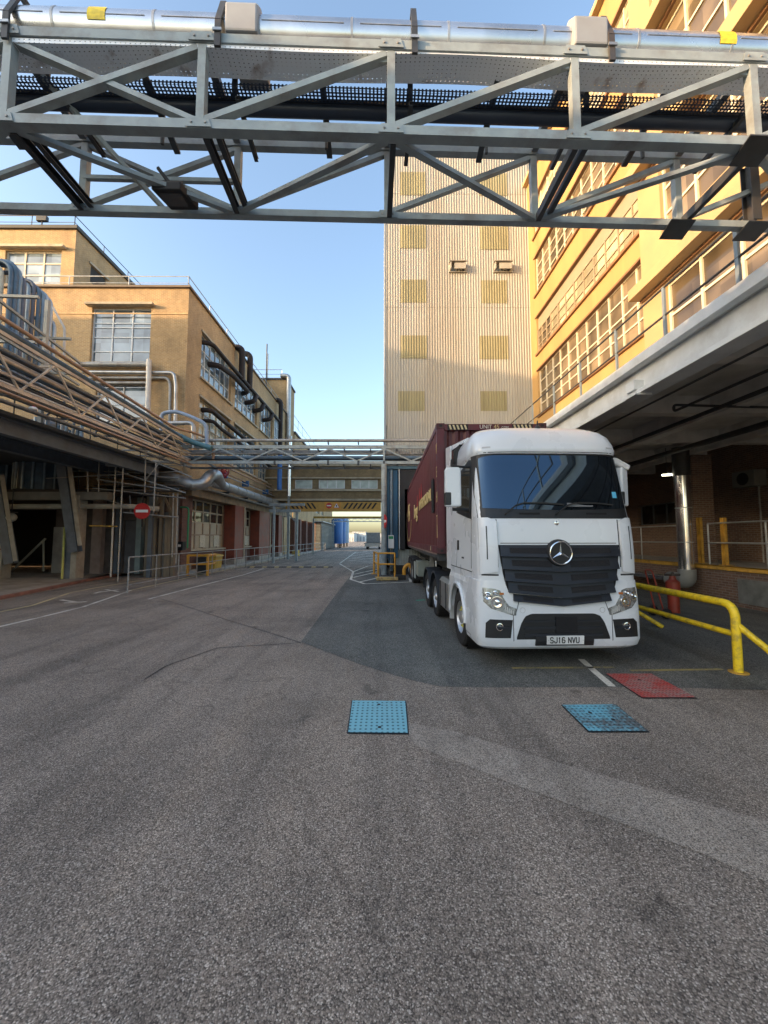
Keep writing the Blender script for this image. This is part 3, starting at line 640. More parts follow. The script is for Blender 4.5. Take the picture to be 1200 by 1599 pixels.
# dock railings
def rail_run(name, label, x, y0, y1, zb, zt, zm, posts, m, group=None):
    t = thing(name, label, 'railing', (x, (y0+y1)/2, zb), group=group)
    mb = MB()
    for z in (zt, zm): mb.tube([(x, y0, z), (x, y1, z)], 0.024, 8)
    mb.build('rail', m, t)
    for y in posts: MB().tube([(x, y, zb), (x, y, zt)], 0.024, 8).build('post', m, t)
    return t
rail_run('dock_railing', 'grey tube railing on the dock, left of the shiny pipe', LX+0.12, 13.0, 20.5, 1.13, 2.38, 1.80, (13.0, 15.0, 17.2, 19.4), GALV)
rail_run('dock_railing', 'grey tube railing on the dock, right of the shiny pipe', LX+0.12, 2.0, 11.9, 1.13, 2.40, 1.80, (3.5, 6.0, 8.1, 10.1, 11.9), GALV)
for (x, y, lab) in ((1098, 881, 'thick yellow steel post on the dock edge, next to the brick pier'), (1136, 886, 'thick yellow steel post on the dock edge, farther from the pier')):
    p = PX(x, y, X=LX+0.3); zt = PX(x, 808, X=LX+0.3).z
    t = thing('dock_post', lab, 'post', (p.x, p.y, 1.1)); mb = MB()
    mb.channel((p.x, p.y, 1.13), (p.x, p.y, zt), 0.07, 0.15, 0.012, up=Vector((0, 1, 0))); mb.build('upright', YELLOW_OLD, t)
    MB().box(p.x-0.13, p.x+0.13, p.y-0.13, p.y+0.13, 1.127, 1.14).build('base_plate', YELLOW_OLD, t)
# air conditioner and conduit
p = PX(1167, 748, X=12.9)
t = thing('air_conditioner', 'small boxed air conditioner on the dark dock wall', 'air conditioner', (13.0, p.y, p.z))
MB().box(12.75, 13.19, p.y-0.42, p.y+0.42, p.z-0.28, p.z+0.28).build('casing', mat('ac_grey', (0.17, 0.17, 0.155), 0.6), t, bevel=0.02)
MB().lathe((12.745, p.y, p.z), (-1, 0, 0), [(0, 0.22), (0.01, 0.22), (0.012, 0.0)], 20).build('fan_grille', BLACK, t)
MB().tube([(13.1, p.y-0.2, p.z-0.28), (13.1, p.y-0.2, 1.1)], 0.025, 8).build('conduit', GALV_DULL, t)
# stainless duct
sp = thing('steel_downpipe', 'tall shiny stainless pipe standing against the dock edge', 'pipe', (9.7, 12.2, 0))
MB().tube([(9.72, 12.2, 0.92), (9.72, 12.2, 3.95)], 0.215, 28).build('duct', ALU, sp)
MB().tube([(9.72, 12.2, 3.953), (9.72, 12.2, 4.88)], 0.24, 24).build('upper_sleeve', DARK_STEEL, sp)
mb = MB(); mb.tube([(9.72, 12.2, 0.95), (9.72, 12.2, 0.58), (9.72, 12.9, 0.58)], 0.25, 24, fillet=0.35); mb.build('elbow', mat('elbow_wrap', (0.26, 0.27, 0.26), 0.6, 0.2), sp)
MB().tube([(9.72, 12.88, 0.6), (9.72, 19.5, 0.6)], 0.11, 18).build('floor_run', ALU, sp)
mb = MB(); mb.tube([(9.72, 12.2, 1.8), (9.72, 12.2, 1.83)], 0.222, 28); mb.tube([(9.72, 12.2, 2.9), (9.72, 12.2, 2.93)], 0.222, 28); mb.build('band', GALV, sp)
# fluorescent lamp
p = PX(1042, 742, Y=12.5)
t = thing('strip_light', 'short lit strip light under the deck above the shiny pipe', 'light', tuple(p))
MB().box(p.x-0.17, p.x+0.17, p.y-0.04, p.y+0.04, p.z+0.03, p.z+0.07).build('housing', MID_STEEL, t)
MB().tube([(p.x-0.16, p.y, p.z), (p.x+0.14, p.y-.1, p.z)], 0.025, 10).build('tube', emit('lamp_warm', (1, 0.93, 0.7), 4), t)
MB().tube([(p.x, p.y, p.z+0.07), (p.x, p.y, 4.95)], 0.008, 6).build('hanger', DARK_STEEL, t)
# ------------------------------------------------------------------ yellow barrier
def barrier(label):
    t = thing('tube_barrier', label, 'barrier', (5.15, 5.57, 0))
    a = Vector((5.13, 5.6, 0)); b = Vector((5.3, 9.4, 0))
    U = lambda p, z: Vector((p.x, p.y, z))
    MB().tube([U(a, 0.02), U(a, 0.97), U(b, 0.97), U(b, 0.02)], 0.058, 18, fillet=0.2).build('hoop', YELLOW, t)
    MB().tube([U(a, 0.54), U(b, 0.54)], 0.044, 16).build('mid_rail', YELLOW, t)
    MB().tube([U(a, 0.70), (5.62, 5.1, 0.02)], 0.045, 16).build('brace', YELLOW, t)
    MB().tube([U(b, 0.60)+Vector((0, -0.5, 0)), (6.07, 8.35, 0.02)], 0.045, 16).build('brace', YELLOW, t)
    for q in (a, b): MB().lathe((q.x, q.y, 0.006), (0, 0, 1), [(0, 0.12), (0.012, 0.12), (0.013, 0.0)], 20).build('foot_plate', YELLOW_OLD, t)
barrier('bright yellow tube barrier on the ground right of the lorry')
# red trolley
p = PX(1050, 966, Z=0); X0, Y0 = p.x, p.y
t = thing('pump_trolley', 'red two wheeled trolley with an upright red cylinder behind the yellow barrier', 'trolley', (X0, Y0, 0))
RT_ = mat('trolley_red', (0.30, 0.04, 0.02), 0.5, 0, 0.2, 5, dirt=(0.1, 0.03, 0.02), dirt_amt=0.5)
MB().lathe((X0+0.06, Y0, 0.16), (0, 0, 1), [(0, 0), (0, 0.12), (0.5, 0.12), (0.52, 0.15), (0.72, 0.15), (0.78, 0.08), (0.86, 0.06), (0.86, 0)], 20).build('cylinder', RT_, t)
mb = MB(); mb.tube([(X0-0.18, Y0, 0.12), (X0-0.36, Y0+0.1, 1.15), (X0-0.36, Y0+0.35, 1.15), (X0-0.18, Y0+0.3, 0.12)], 0.018, 8, fillet=0.08); mb.tube([(X0-0.28, Y0+0.05, 0.7), (X0-0.28, Y0+0.32, 0.7)], 0.015, 8); mb.tube([(X0-0.25, Y0, 0.14), (X0+0.2, Y0, 0.14)], 0.02, 8); mb.tube([(X0-0.25, Y0+0.3, 0.14), (X0+0.2, Y0+0.3, 0.14)], 0.02, 8); mb.build('frame', RT_, t)
for dy in (-0.1, 0.36): MB().lathe((X0-0.2, Y0+dy, 0.13), (0, 1, 0), [(-0.03, 0), (-0.03, 0.09), (-0.02, 0.125), (0.02, 0.125), (0.03, 0.09), (0.03, 0)], 20).build('wheel', BLACK, t)
mb = MB(); mb.lathe((X0+0.06, Y0-0.02, 1.03), (0, 0, 1), [(0, 0.03), (0.08, 0.03), (0.09, 0)], 12); mb.tube([(X0-0.12, Y0, 1.05), (X0+0.24, Y0, 1.05)], 0.03, 10); mb.build('valve', DARK_STEEL, t)
# ================================================================== LEFT BRICK BUILDINGS
WX = -11.0
FY = PX(290, 600, X=WX).y
ROOFZ = PX(292.5, 446, X=WX).z
yx = lambda x: PX(x, 700, X=WX).y
def zx(x, y): return PX(x, y, X=WX).z
b1 = thing('brick_building', 'nearest yellow stock brick factory building left of the road with black pipes on its side', 'building', (-14, 30, 0))
EY = yx(447)
up = (zx(310, 586), zx(310, 512)); lo_ = (zx(309, 700), zx(309, 617))
cols_y = [(yx(309.5), yx(358)), (yx(365), yx(400)), (yx(404.5), yx(425)), (yx(428), yx(440))]
ops = []
for (a, b) in cols_y: ops += [(a, b, up[0], up[1]), (a, b, lo_[0], lo_[1])]
GZ = 4.75
mb = MB(); wall(mb, 'x', WX, FY, EY, GZ, ROOFZ, ops, 1, 0.22)
fz1 = PX(190, 480, Y=FY).z; fz0 = PX(190, 566, Y=FY).z; fx0 = PX(142, 520, Y=FY).x; fx1 = PX(235, 520, Y=FY).x; bx0 = PX(85, 500, Y=FY).x - 4
fw2 = (PX(150, 600, Y=FY).x, PX(232, 600, Y=FY).x, PX(190, 660, Y=FY).z, PX(190, 600, Y=FY).z)
wall(mb, 'y', FY, bx0, WX, 4.3, ROOFZ, [(fx0, fx1, fz0, fz1), fw2], -1, 0.22)
mb.build('wall', BRICK_Y, b1)
for i, (a, b) in enumerate(cols_y):
    window(b1, 'x', WX, (a, b, up[0], up[1]), 6 if i == 0 else 5, 3, 1, 0.22, WHITE_STEEL if i != 2 else CREAM, GL_SKY, 0.055)
    window(b1, 'x', WX, (a, b, lo_[0], lo_[1]), 5, 4, 1, 0.22, CREAM, GL_BLIND if i == 0 else GL_SKY, 0.055)
    for (e, f) in (up, lo_):
        MB().box(WX-0.15, WX+0.14, a-0.12, b+0.12, e-0.10, e+0.01).build('sill', STONE, b1, bevel=0.008)
        MB().box(WX-0.1, WX+0.10, a-0.12, b+0.12, f-0.01, f+0.12).build('lintel', STONE, b1, bevel=0.008)
dz = fz1-fz0
window(b1, 'y', FY, (fx0, fx1, fz0, fz1), 3, 4, -1, 0.22, WHITE_STEEL, GL_SKY, 0.06, rowz=[fz0, fz0+dz*.22, fz0+dz*.48, fz0+dz*.66, fz0+dz*.74, fz1])
window(b1, 'y', FY, fw2, 2, 2, -1, 0.22, WHITE_STEEL, GL_SKY, 0.05)
MB().box(fx0-0.25, fx1+0.2, FY-0.28, FY+0.1, fz1+0.04, fz1+0.17).build('lintel', STONE, b1, bevel=0.01)
MB().box(fx0-0.1, fx1+0.1, FY-0.12, FY+0.1, fz0-0.12, fz0+0.005).build('sill', STONE, b1, bevel=0.01)
mb = MB(); mb.box(bx0-0.1, WX+0.12, FY-0.12, EY, ROOFZ+0.003, ROOFZ+0.12); mb.build('roof', mat('coping', (0.17, 0.13, 0.09), 0.7, dirt=(0.06, 0.05, 0.04)), b1)
for z in (ROOFZ-1.5,): 
    MB().box(bx0, WX, FY-0.03, FY-0.002, z-0.05, z+0.02).build('string_course', BRICK_YL, b1)
# ground floor frontage with red piers
WG = WX-0.2
gz0 = 1.32; gz1 = 4.3
g = [(yx(303), PX(351, 800, X=WG).y), (PX(368, 800, X=WG).y, PX(392, 800, X=WG).y), (PX(411, 800, X=WG).y, PX(424, 800, X=WG).y)]
mb = MB(); wall(mb, 'x', WG, FY+0.4, EY, 0, GZ, [(a, b, gz0, gz1) for a, b in g], 1, 0.15); mb.build('plinth_wall', BRICK_R, b1)
PANEL = mat('beige_panel', (0.42, 0.36, 0.26), 0.6, 0, 0.08, 4, dirt=(0.22, 0.17, 0.12), dirt_amt=0.4)
for i, (a, b) in enumerate(g):
    n = 5 if i == 0 else 4
    mid = gz0+(gz1-gz0)*0.52; q = gz0+(gz1-gz0)*0.28
    window(b1, 'x', WG, (a, b, mid, gz1), n, 2, 1, 0.15, PANEL, GL_DARK, 0.10)
    f = MB(); f.box(WG-0.14, WG-0.10, a, b, gz0, mid-0.002); f = f.build('panelling', PANEL, b1)
    r = MB()
    for k in range(n+1):
        u = min(max(a+(b-a)*k/n, a+0.05), b-0.05); r.box(WG-0.099, WG-0.05, u-0.05, u+0.05, gz0, mid-0.003)
    r.box(WG-0.099, WG-0.06, a+0.1, b-0.1, q-0.05, q+0.05); r.build('panel_rib', mat('panel_rib', (0.27, 0.2, 0.14), 0.6), f)
    MB().box(WG-0.05, WG+0.16, a-0.1, b+0.1, gz0-0.12, gz0-0.003).build('sill', STONE, b1)
NOTICE = mat('paper_notice', (0.52, 0.48, 0.38), 0.7, 0, 0.25, 14)
for (x, i) in ((315, 0), (337, 0), (369.5, 1), (384, 1)):
    pa = PX(x-4, 850, X=WG-0.09); pb2 = PX(x+4, 850, X=WG-0.09)
    MB().box(WG-0.098, WG-0.04, pa.y, pb2.y, gz0+0.08, gz0+0.82).build('notice', NOTICE, b1)
piers = [(FY+0.05, yx(303)-0.02), (g[0][1]+0.02, g[1][0]-0.02), (g[1][1]+0.02, g[2][0]-0.02), (g[2][1]+0.1, g[2][1]+1.6)]
for i, (a, b) in enumerate(piers):
    MB().box(WG-0.1, WX+(0.05 if i == 0 else 0.55), a, b, 0.45, GZ-0.45).build('pier', BRICK_R if i == 0 else RED_PAINT, b1)
    MB().box(WG-0.1, WX+(0.08 if i == 0 else 0.6), a-0.03, b+0.03, 0.1, 0.448).build('pier_base', CONC, b1)
    if i: MB().box(WX+0.552, WX+0.60, b-0.28, b-0.02, 0.45, GZ-0.4).build('pier_strip', mat('dull_plaster', (0.34, 0.27, 0.19), 0.8), b1)
MB().box(WG-0.1, WX+0.55, FY+0.02, EY-0.5, GZ-0.445, GZ).build('floor_beam', mat('stained_beam', (0.24, 0.17, 0.10), 0.8, 0, 0.3, 2, dirt=(0.07, 0.05, 0.035), dirt_amt=0.8), b1)
MB().box(WX+0.003, WX+0.9, FY+1.2, EY-3, GZ+0.003, GZ+0.1).build('ledge', CONC_D, b1)
# roof rail
def roof_rail(label, pts, h, m, group='thin safety rails along the roof edges'):
    c = sum((Vector(p) for p in pts), Vector())/len(pts); t = thing('roof_railing', label, 'railing', tuple(c), group=None); mb = MB()
    mb.tube([Vector(p)+Vector((0, 0, h)) for p in pts], 0.03, 6)
    mb.tube([Vector(p)+Vector((0, 0, h*0.5)) for p in pts], 0.02, 6); mb.build('rail', m, t); mb = MB()
    for a, b in zip(pts[:-1], pts[1:]):
        a = Vector(a); b = Vector(b); n = max(1, int((b-a).length/2.6))
        for k in range(n+1): q = a+(b-a)*k/n; MB().tube([q, q+Vector((0, 0, h))], 0.025, 6).build('upright', m, t)
    return t
roof_rail('thin rail along the roof edge of the nearest brick building', [(bx0+1, FY+0.3, ROOFZ+0.12), (WX-0.2, FY+0.3, ROOFZ+0.12), (WX-0.2, EY, ROOFZ+0.12)], 0.8, GALV)
# black pipes over the side wall
bp = thing('black_pipework', 'thick black pipes running along and over the side wall of the nearest brick building', 'pipes', (WX+0.4, 26, ROOFZ-2))
zA = zx(318, 527)
R_ = 0.21
ya = yx(324)
z1 = PX(345, 553, X=WX+0.5).z
MB().tube([(WX-0.3, ya-1.0, z1+0.1), (WX+0.45, ya-0.8, z1+0.1), (WX+0.5, ya+1.5, z1), (WX+0.5, EY-5, z1)], .14, 14, fillet=0.5).build('pipe', BLACK_PIPE, bp)
MB().tube([(WX-0.3, ya+0.2, z1-0.75), (WX+0.4, ya+0.4, z1-0.75), (WX+0.5, ya+2.4, z1-0.5), (WX+0.5, ya+5.5, z1-0.48), (WX-.1, ya+5.9, z1-.48)], R_*.85, 14, fillet=0.5).build('pipe', BLACK_PIPE, bp)
for (x, yt, yb_) in ((364, 522, 575), (377.5, 533, 585), (430, 612, 690)):
    yy = yx(x)
    zt = PX(x, yt, X=WX+0.5).z; zb_ = z1-0.2 if x < 400 else zx(430, 690)-1
    MB().tube([(WX-1.4, yy, zt-1.1), (WX-1.4, yy, zt), (WX+0.5, yy, zt), (WX+0.5, yy, zb_)], R_*1.05, 14, fillet=0.45).build('riser', BLACK_PIPE, bp)
for yy in (yx(385), yx(398), yx(413)): MB().tube([(WX-0.2, yy, z1-0.9), (WX+0.5, yy, z1-0.8), (WX+0.5, yy+0.6, z1-0.1)], R_*0.9, 12, fillet=0.3).build('branch', BLACK_PIPE, bp)
zl2 = PX(330, 640, X=WX+0.4).z
MB().tube([(WX-0.2, yx(318), zl2), (WX+0.4, yx(319), zl2), (WX+0.42, yx(330), zl2-0.1), (WX+0.42, EY-6, zl2-0.6)], 0.15, 12, fillet=0.4).build('pipe', BLACK_PIPE, bp)
MB().tube([(WX-0.2, yx(321), zl2-0.6), (WX+0.4, yx(322), zl2-0.6), (WX+0.42, yx(332), zl2-0.75), (WX+0.42, EY-6, zl2-1.2)], 0.12, 12, fillet=0.4).build('pipe', BLACK_PIPE, bp)
# taller block at the back left
TYB = 24.5
tz = PX(60, 358, Y=TYB).z; txr = PX(118, 380, Y=TYB).x
b2 = thing('brick_building', 'taller brick block rising behind at the far left, with a louvred opening in its side', 'building', (txr-6, TYB+7, 0))
wops = [(PX(8, 400, Y=TYB).x, PX(96, 400, Y=TYB).x, PX(50, 446, Y=TYB).z, PX(50, 391, Y=TYB).z)]
mb = MB(); wall(mb, 'y', TYB, txr-22, txr, 4.3, tz, wops+[(txr-21, wops[0][0]-1, wops[0][2], wops[0][3])], -1, 0.2)
ly0 = PX(141, 430, X=txr).y; ly1 = PX(166, 430, X=txr).y; lz0 = PX(141, 440, X=txr).z; lz1 = PX(141, 413, X=txr).z
wall(mb, 'x', txr, TYB, 42, 0, tz, [(ly0, ly1, lz0, lz1)], 1, 0.2); mb.build('wall', BRICK_Y, b2)
window(b2, 'y', TYB, wops[0], 3, 3, -1, 0.2, CREAM, GL_SKY, 0.1)
window(b2, 'y', TYB, (txr-21, wops[0][0]-1, wops[0][2], wops[0][3]), 5, 3, -1, 0.2, CREAM, GL_SKY, 0.1)
MB().box(wops[0][0]-0.4, wops[0][1]+0.3, TYB-0.3, TYB, wops[0][3]+0.08, wops[0][3]+0.25).build('lintel', STONE, b2)
MB().box(wops[0][0]-0.4, wops[0][1]+0.3, TYB-0.2, TYB+.1, wops[0][2]-0.15, wops[0][2]-0.003).build('sill', STONE, b2)
mb = MB(); n = 9
for k in range(n):
    z = lz0+(lz1-lz0)*(k+0.3)/n; mb.box(txr-0.2, txr-0.03, ly0, ly1, z, z+0.06)
mb.box(txr-0.19, txr-0.16, ly0, ly1, lz0, lz1); mb.build('louvre', mat('louvre_dark', (0.08, 0.07, 0.06), 0.6), b2)
MB().box(txr-0.1, txr+0.12, ly0-0.2, ly1+0.2, lz1+0.02, lz1+0.16).build('lintel', STONE, b2)
MB().box(txr-22.1, txr+0.15, TYB-0.15, 42, tz+0.003, tz+0.22).build('roof', mat('dark_coping', (0.06, 0.06, 0.055), 0.7), b2)
roof_rail('thin rail on top of the taller brick block at the far left', [(txr-12, TYB+0.2, tz+0.22), (txr-0.3, TYB+0.2, tz+0.22), (txr-0.3, 41, tz+0.22)], 0.95, DARK_STEEL)
p = PX(66, 342, Y=TYB)
t = thing('floodlight', 'small floodlight standing on the roof edge of the taller brick block', 'light', tuple(p)); MB().box(p.x-0.35, p.x+0.35, p.y-0.1, p.y+0.12, p.z-0.15, p.z+0.2).build('lamp_head', DARK_STEEL, t, bevel=0.02); mb = MB(); mb.tube([(p.x, p.y, tz+0.2), (p.x, p.y, p.z-0.15)], 0.04, 8); mb.build('bracket', DARK_STEEL, t)
# stair tower further along
b3 = thing('brick_building', 'square brick stair block further down the left side with a pale pipe at its corner', 'building', (WX-3, EY+2, 0))
z3 = PX(425, 593, Y=EY).z; x3 = PX(447, 640, Y=EY).x; e3 = PX(453.5, 640, X=x3).y
mb = MB(); wall(mb, 'y', EY, x3-5.5, x3, 0, z3, [], -1, .1); wall(mb, 'x', x3, EY, e3+2, 0, z3, [(EY+1, EY+1.6, 10, 11.2)], 1, .2); mb.quad((x3-5.5, EY, 0), (x3-5.5, e3+2, 0), (x3-5.5, e3+2, z3), (x3-5.5, EY, z3)); mb.build('wall', BRICK_Y, b3)
MB().box(x3-.15, x3-.12, EY+1, EY+1.6, 10, 11.2).build('pane', GL_DARK, b3)
MB().box(x3-5.6, x3+0.12, EY-0.12, e3+2.1, z3+0.003, z3+0.2).build('roof', ROOF, b3)
MB().tube([(x3-0.6, EY-0.3, z3+0.35), (x3+0.35, EY-0.3, z3+0.35), (x3+0.35, EY-0.3, 5)], 0.26, 14, fillet=0.5).build('flue', ALU_DULL, b3)
mb = MB(); mb.tube([(x3-2.6, EY+1, z3), (x3-2.6, EY+1, z3+3.6)], 0.14, 10); mb.build('mast', WHITE_STEEL, b3)
mb = MB(); mb.tube([(x3-2.3, EY-0.2, z3-4), (x3-2.3, EY-0.2, z3+4.2)], 0.07, 8); mb.build('mast', DARK_STEEL, b3)
roof_rail('thin rail on top of the square stair block', [(x3-4, EY+0.2, z3+.2), (x3-0.6, EY+0.2, z3+.2)], 1.1, GALV)
b4 = thing('brick_building', 'long lower brick range receding beyond the stair block with a railed roof', 'building', (WX-4, 62, 0))
z4 = PX(458, 674, X=WX).z
mb = MB(); wall(mb, 'x', WX, e3+2, 84, 4.4, z4, [(y, y+3.4, 6.2, 8.4) for y in (e3+3.5, e3+8, e3+13, e3+18, e3+23)], 1, .2)
gw = MB(); wall(gw, 'x', WX-0.15, e3-3, 58, 0, 4.4, [(50, 52.4, 0.2, 3.4), (54.5, 57, 0.2, 3.6)], 1, .3); gw.build('ground_wall', BRICK_R, b4); mb.quad((WX, 84, 0), (WX-12, 84, 0), (WX-12, 84, z4), (WX, 84, z4)); mb.build('wall', BRICK_Y, b4)
for y in (e3+3.5, e3+8, e3+13, e3+18, e3+23): window(b4, 'x', WX, (y, y+3.4, 6.2, 8.4), 3, 2, 1, .2, CREAM, GL_SKY, .08)
for (a, b, f) in ((50, 52.4, 3.4), (54.5, 57, 3.6)): MB().box(WX-.5, WX-.4, a, b, .2, f).build('door', mat('navy_door', (0.02, 0.03, 0.11), 0.5), b4)
for y in (46, 49, 53, 57.5, 61): MB().box(WX-.2, WX+.45, y, y+.9, 0, 4.39).build('pier', BRICK_R, b4)
MB().box(WX-12, WX+.15, e3+2, 84.1, z4+.003, z4+.25).build('roof', ROOF, b4)
roof_rail('rail with closely set uprights on the long lower brick range', [(WX-.2, e3+2.2, z4+.25), (WX-.2, 74, z4+.25)], 2.2, mat('blue_grey_rail', (0.16, 0.2, 0.25), 0.5))
MB().prism([(WX+.1, e3+4, z4-1.6), (WX+1.3, e3+4, z4-2.4), (WX+1.3, e3+4, z4-2.8), (WX+.1, e3+4, z4-2.2)], (0, 5, 0)).build('canopy', DARK_STEEL, b4)
# raised walkway on the left
mb = MB(); mb.box(WX-0.5, -9.75, 20.2, 84, -.05, .12); o = mb.build('pavement', CONC, bevel=0.02); o['kind'] = 'structure'
# big lagged pipe along the wall
pp = thing('lagged_pipe', 'fat grey lagged pipe along the left wall with an S bend beside the red valve', 'pipe', (WX+1, 25, 5))
PXx = WX+1.0
pA = PX(318, 748, X=PXx); pE = PX(438, 790, X=PXx); pm = PX(300, 760, Y=pA.y-1.2)
MB().tube([(PXx, pA.y+0.9, pA.z), (PXx, pE.y, pA.z-.05), (PXx+.6, pE.y+.6, pA.z-.05), (PXx+.6, pE.y+.6, pA.z+7)], [0.30]*2+[.22]*2 if False else 0.29, 20, fillet=0.5).build('run', ALU_DULL, pp)
pA.y = 22.6; q0 = PX(212, 747, Y=20.2); q1 = PX(255, 746, Y=20.2); q2 = PX(302, 757, Y=20.3)
MB().tube([q0, q0+(q1-q0)*0.55, q1, q1+(q2-q1)*0.25, q1+(q2-q1)*0.8, q2], [0.14, 0.15, 0.27, 0.36, 0.36, 0.30], 20).build('tapered_vessel', ALU_DULL, pp)
MB().tube([q2-Vector((0.05, 0, 0)), q2+Vector((0.45, 0.15, 0.05)), PX(329, 741, Y=20.8), PX(338, 741, Y=21.5), (PXx, pA.y+0.9, pA.z)], 0.31, 20, fillet=0.3).build('bend', ALU_DULL, pp)
mb = MB()
for k in range(8):
    yy = pA.y+1.5+k*(pE.y-pA.y-2)/8; mb.tube([(PXx, yy, pA.z), (PXx, yy+.05, pA.z)], 0.305, 20)
mb.build('band', GALV_DULL, pp)
mb = MB()
for k in range(6): yy = pA.y+2+k*3.4; mb.box(WX-.02, PXx+.1, yy-.05, yy+.05, pA.z-.42, pA.z-.3)
mb.build('bracket', DARK_STEEL, pp)
v = PX(342, 736, X=PXx+.1)
t = thing('red_valve', 'cluster of red valve handwheels on top of the fat grey pipe', 'valve', tuple(v))
VR = mat('valve_red', (0.35, 0.02, 0.025), 0.45)
for k, (dx, dy, dz) in enumerate(((0, 0, 0), (.15, .5, .05), (-.1, .9, 0))):
    c = v+Vector((dx, dy, dz)); mb = MB()
    ring = [c+Vector((math.cos(a)*.26, 0, math.sin(a)*.26)) for a in [2*PI*i/20 for i in range(21)]]
    mb.tube(ring, .03, 8, caps=False)
    for a in (0, PI/3, 2*PI/3): d = Vector((math.cos(a)*.26, 0, math.sin(a)*.26)); mb.tube([c-d, c+d], .018, 6)
    mb.tube([c, c+Vector((0, .3, -.1))], .06, 8); mb.build('handwheel', VR, t)
# smaller pipes above it
cp = thing('pipe_run', 'bundle of thin tan pipes with blue clamps above the fat grey pipe', 'pipes', (WX+.6, 30, 6))
for k, (dx, dz, r) in enumerate(((.75, 1.35, .06), (.6, 1.0, .05), (.75, .75, .045), (.5, 1.75, .06))):
    MB().tube([(WX+dx, FY+3.2, pA.z+dz), (WX+dx, EY-2, pA.z+dz-.05)], r, 8).build('pipe', COPPER if k != 2 else GALV_DULL, cp)
for yy in (FY+8, FY+13, FY+4): MB().box(WX+.35, WX+.85, yy-.06, yy+.06, pA.z+.62, pA.z+1.05).build('clamp', mat('clamp_blue', (0.03, 0.12, 0.3), 0.5), cp)
# shiny vertical flue and blue pipe at the link bridge corner
t = thing('vertical_pipes', 'blue downpipe and shiny flue beside the left end of the brick link bridge', 'pipes', (WX+1, EY-8, 0))
q = PX(452, 740, Y=33.5); MB().tube([(q.x, q.y, PX(452, 775, Y=33.5).z), (q.x, q.y, PX(452, 690, Y=33.5).z)], 0.16, 14).build('flue', ALU, t)
q = PX(437, 740, Y=33); MB().tube([(q.x, q.y, PX(437, 765, Y=33).z), (q.x, q.y, PX(437, 722, Y=33).z+1)], 0.2, 14).build('blue_pipe', mat('strong_blue', (0.03, 0.13, 0.38), 0.45), t)
# green hose pipe, meter
t = thing('green_pipe', 'thin green pipe bent down the corner pier to a black meter', 'pipe', (WX+.4, FY, 2))
a = PX(282, 792, Y=FY-.2); b = PX(295, 792, Y=FY-.2); c = PX(291, 856, Y=FY-.2)
MB().tube([a, b, (b.x, b.y, c.z)], .045, 10, fillet=.2).build('pipe', mat('green_pipe', (0.02, 0.22, 0.09), 0.45), t)
MB().box(b.x-.55, b.x-.1, FY-.5, FY-.15, c.z-.1, c.z+.35).build('meter', BLACK, t, bevel=.02); MB().box(b.x-.45, b.x-.2, FY-.512, FY-.503, c.z+.08, c.z+.2).build('dial', WHITE, t)
# ================================================================== LINK BRIDGE OVER THE ROAD
BY = 36.0
lk = thing('link_bridge', 'brick link bridge over the road with frosted windows and a striped yellow beam', 'bridge', (-5, BY+1.5, 0))
X0_, X1_ = PX(457, 750, Y=BY).x, PX(597, 750, Y=BY).x
Z = lambda y: PX(520, y, Y=BY).z
wins = [(PX(a, 750, Y=BY).x, PX(b, 750, Y=BY).x, Z(763), Z(749)) for a, b in ((461, 488), (498, 539), (549, 590))]
mb = MB(); wall(mb, 'y', BY, X0_-2.6, X1_+.3, Z(781), Z(728), wins, -1, .15); mb.quad((X0_-2.6, BY+3, Z(781)), (X1_+.3, BY+3, Z(781)), (X1_+.3, BY+3, Z(728)), (X0_-2.6, BY+3, Z(728)))
mb.quad((X0_-2.6, BY, Z(781)), (X1_+.3, BY, Z(781)), (X1_+.3, BY+3, Z(781)), (X0_-2.6, BY+3, Z(781))); mb.build('wall', brick('drab_brick', (0.30, 0.21, 0.10), (0.23, 0.155, 0.075), (0.2, 0.16, 0.1), stain=(.07, .055, .035), stain_amt=.6), lk)
FROST = glass('frosted_glass', (0.40, 0.47, 0.44), .35, var=.15, scale=2)
for i, w in enumerate(wins): window(lk, 'y', BY, w, (1, 3, 3)[i], 1, -1, .15, WHITE_STEEL, FROST, .07)
for (ya_, yb2) in ((725, 728), (745.5, 747.5), (764, 767), (779, 782)): MB().box(X0_-2.6, X1_+.3, BY-.14, BY+.1, Z(yb2)+.004, Z(ya_)).build('concrete_band', STONE, lk)
MB().box(X0_-2.6, X1_+.3, BY-.16, BY+3.1, Z(725)+.003, Z(723)).build('roof', ROOF, lk)
ST = mat('beam_yellow', (0.50, 0.28, 0.06), .6, 0, .15, 4)
MB().box(X0_-.6, X1_-.1, BY-.05, BY+.05, Z(797), Z(784)).build('height_beam', ST, lk)
mb = MB(); mb.box(X0_-.6, X1_-.1, BY-.28, BY-.052, Z(799), Z(795.5)); mb.build('lower_flange', ST, lk)
mb = MB(); zt, zb2 = Z(785.5), Z(794.5)
def dash(xa, xb, dirn):
    n = int(abs(xb-xa)/.40)
    for k in range(n):
        x = xa+(xb-xa)*k/n; w = .19
        mb.prism([(x, BY-.054, zb2), (x+w, BY-.054, zb2), (x+w+dirn*.38, BY-.054, zt), (x+dirn*.38, BY-.054, zt)], (0, -.006, 0))
dash(X0_+.1, PX(505, 790, Y=BY).x-.4, -1); dash(PX(536, 790, Y=BY).x, X1_-.6, 1); mb.build('black_stripe', BLACK, lk)
sx0, sx1 = PX(507, 790, Y=BY).x, PX(533, 790, Y=BY).x; sz0, sz1 = Z(795.5), Z(784)
MB().box(sx0, sx1, BY-.10, BY-.062, sz0, sz1).build('sign_board', mat('sign_orange', (0.62, 0.28, 0.03), .5), lk)
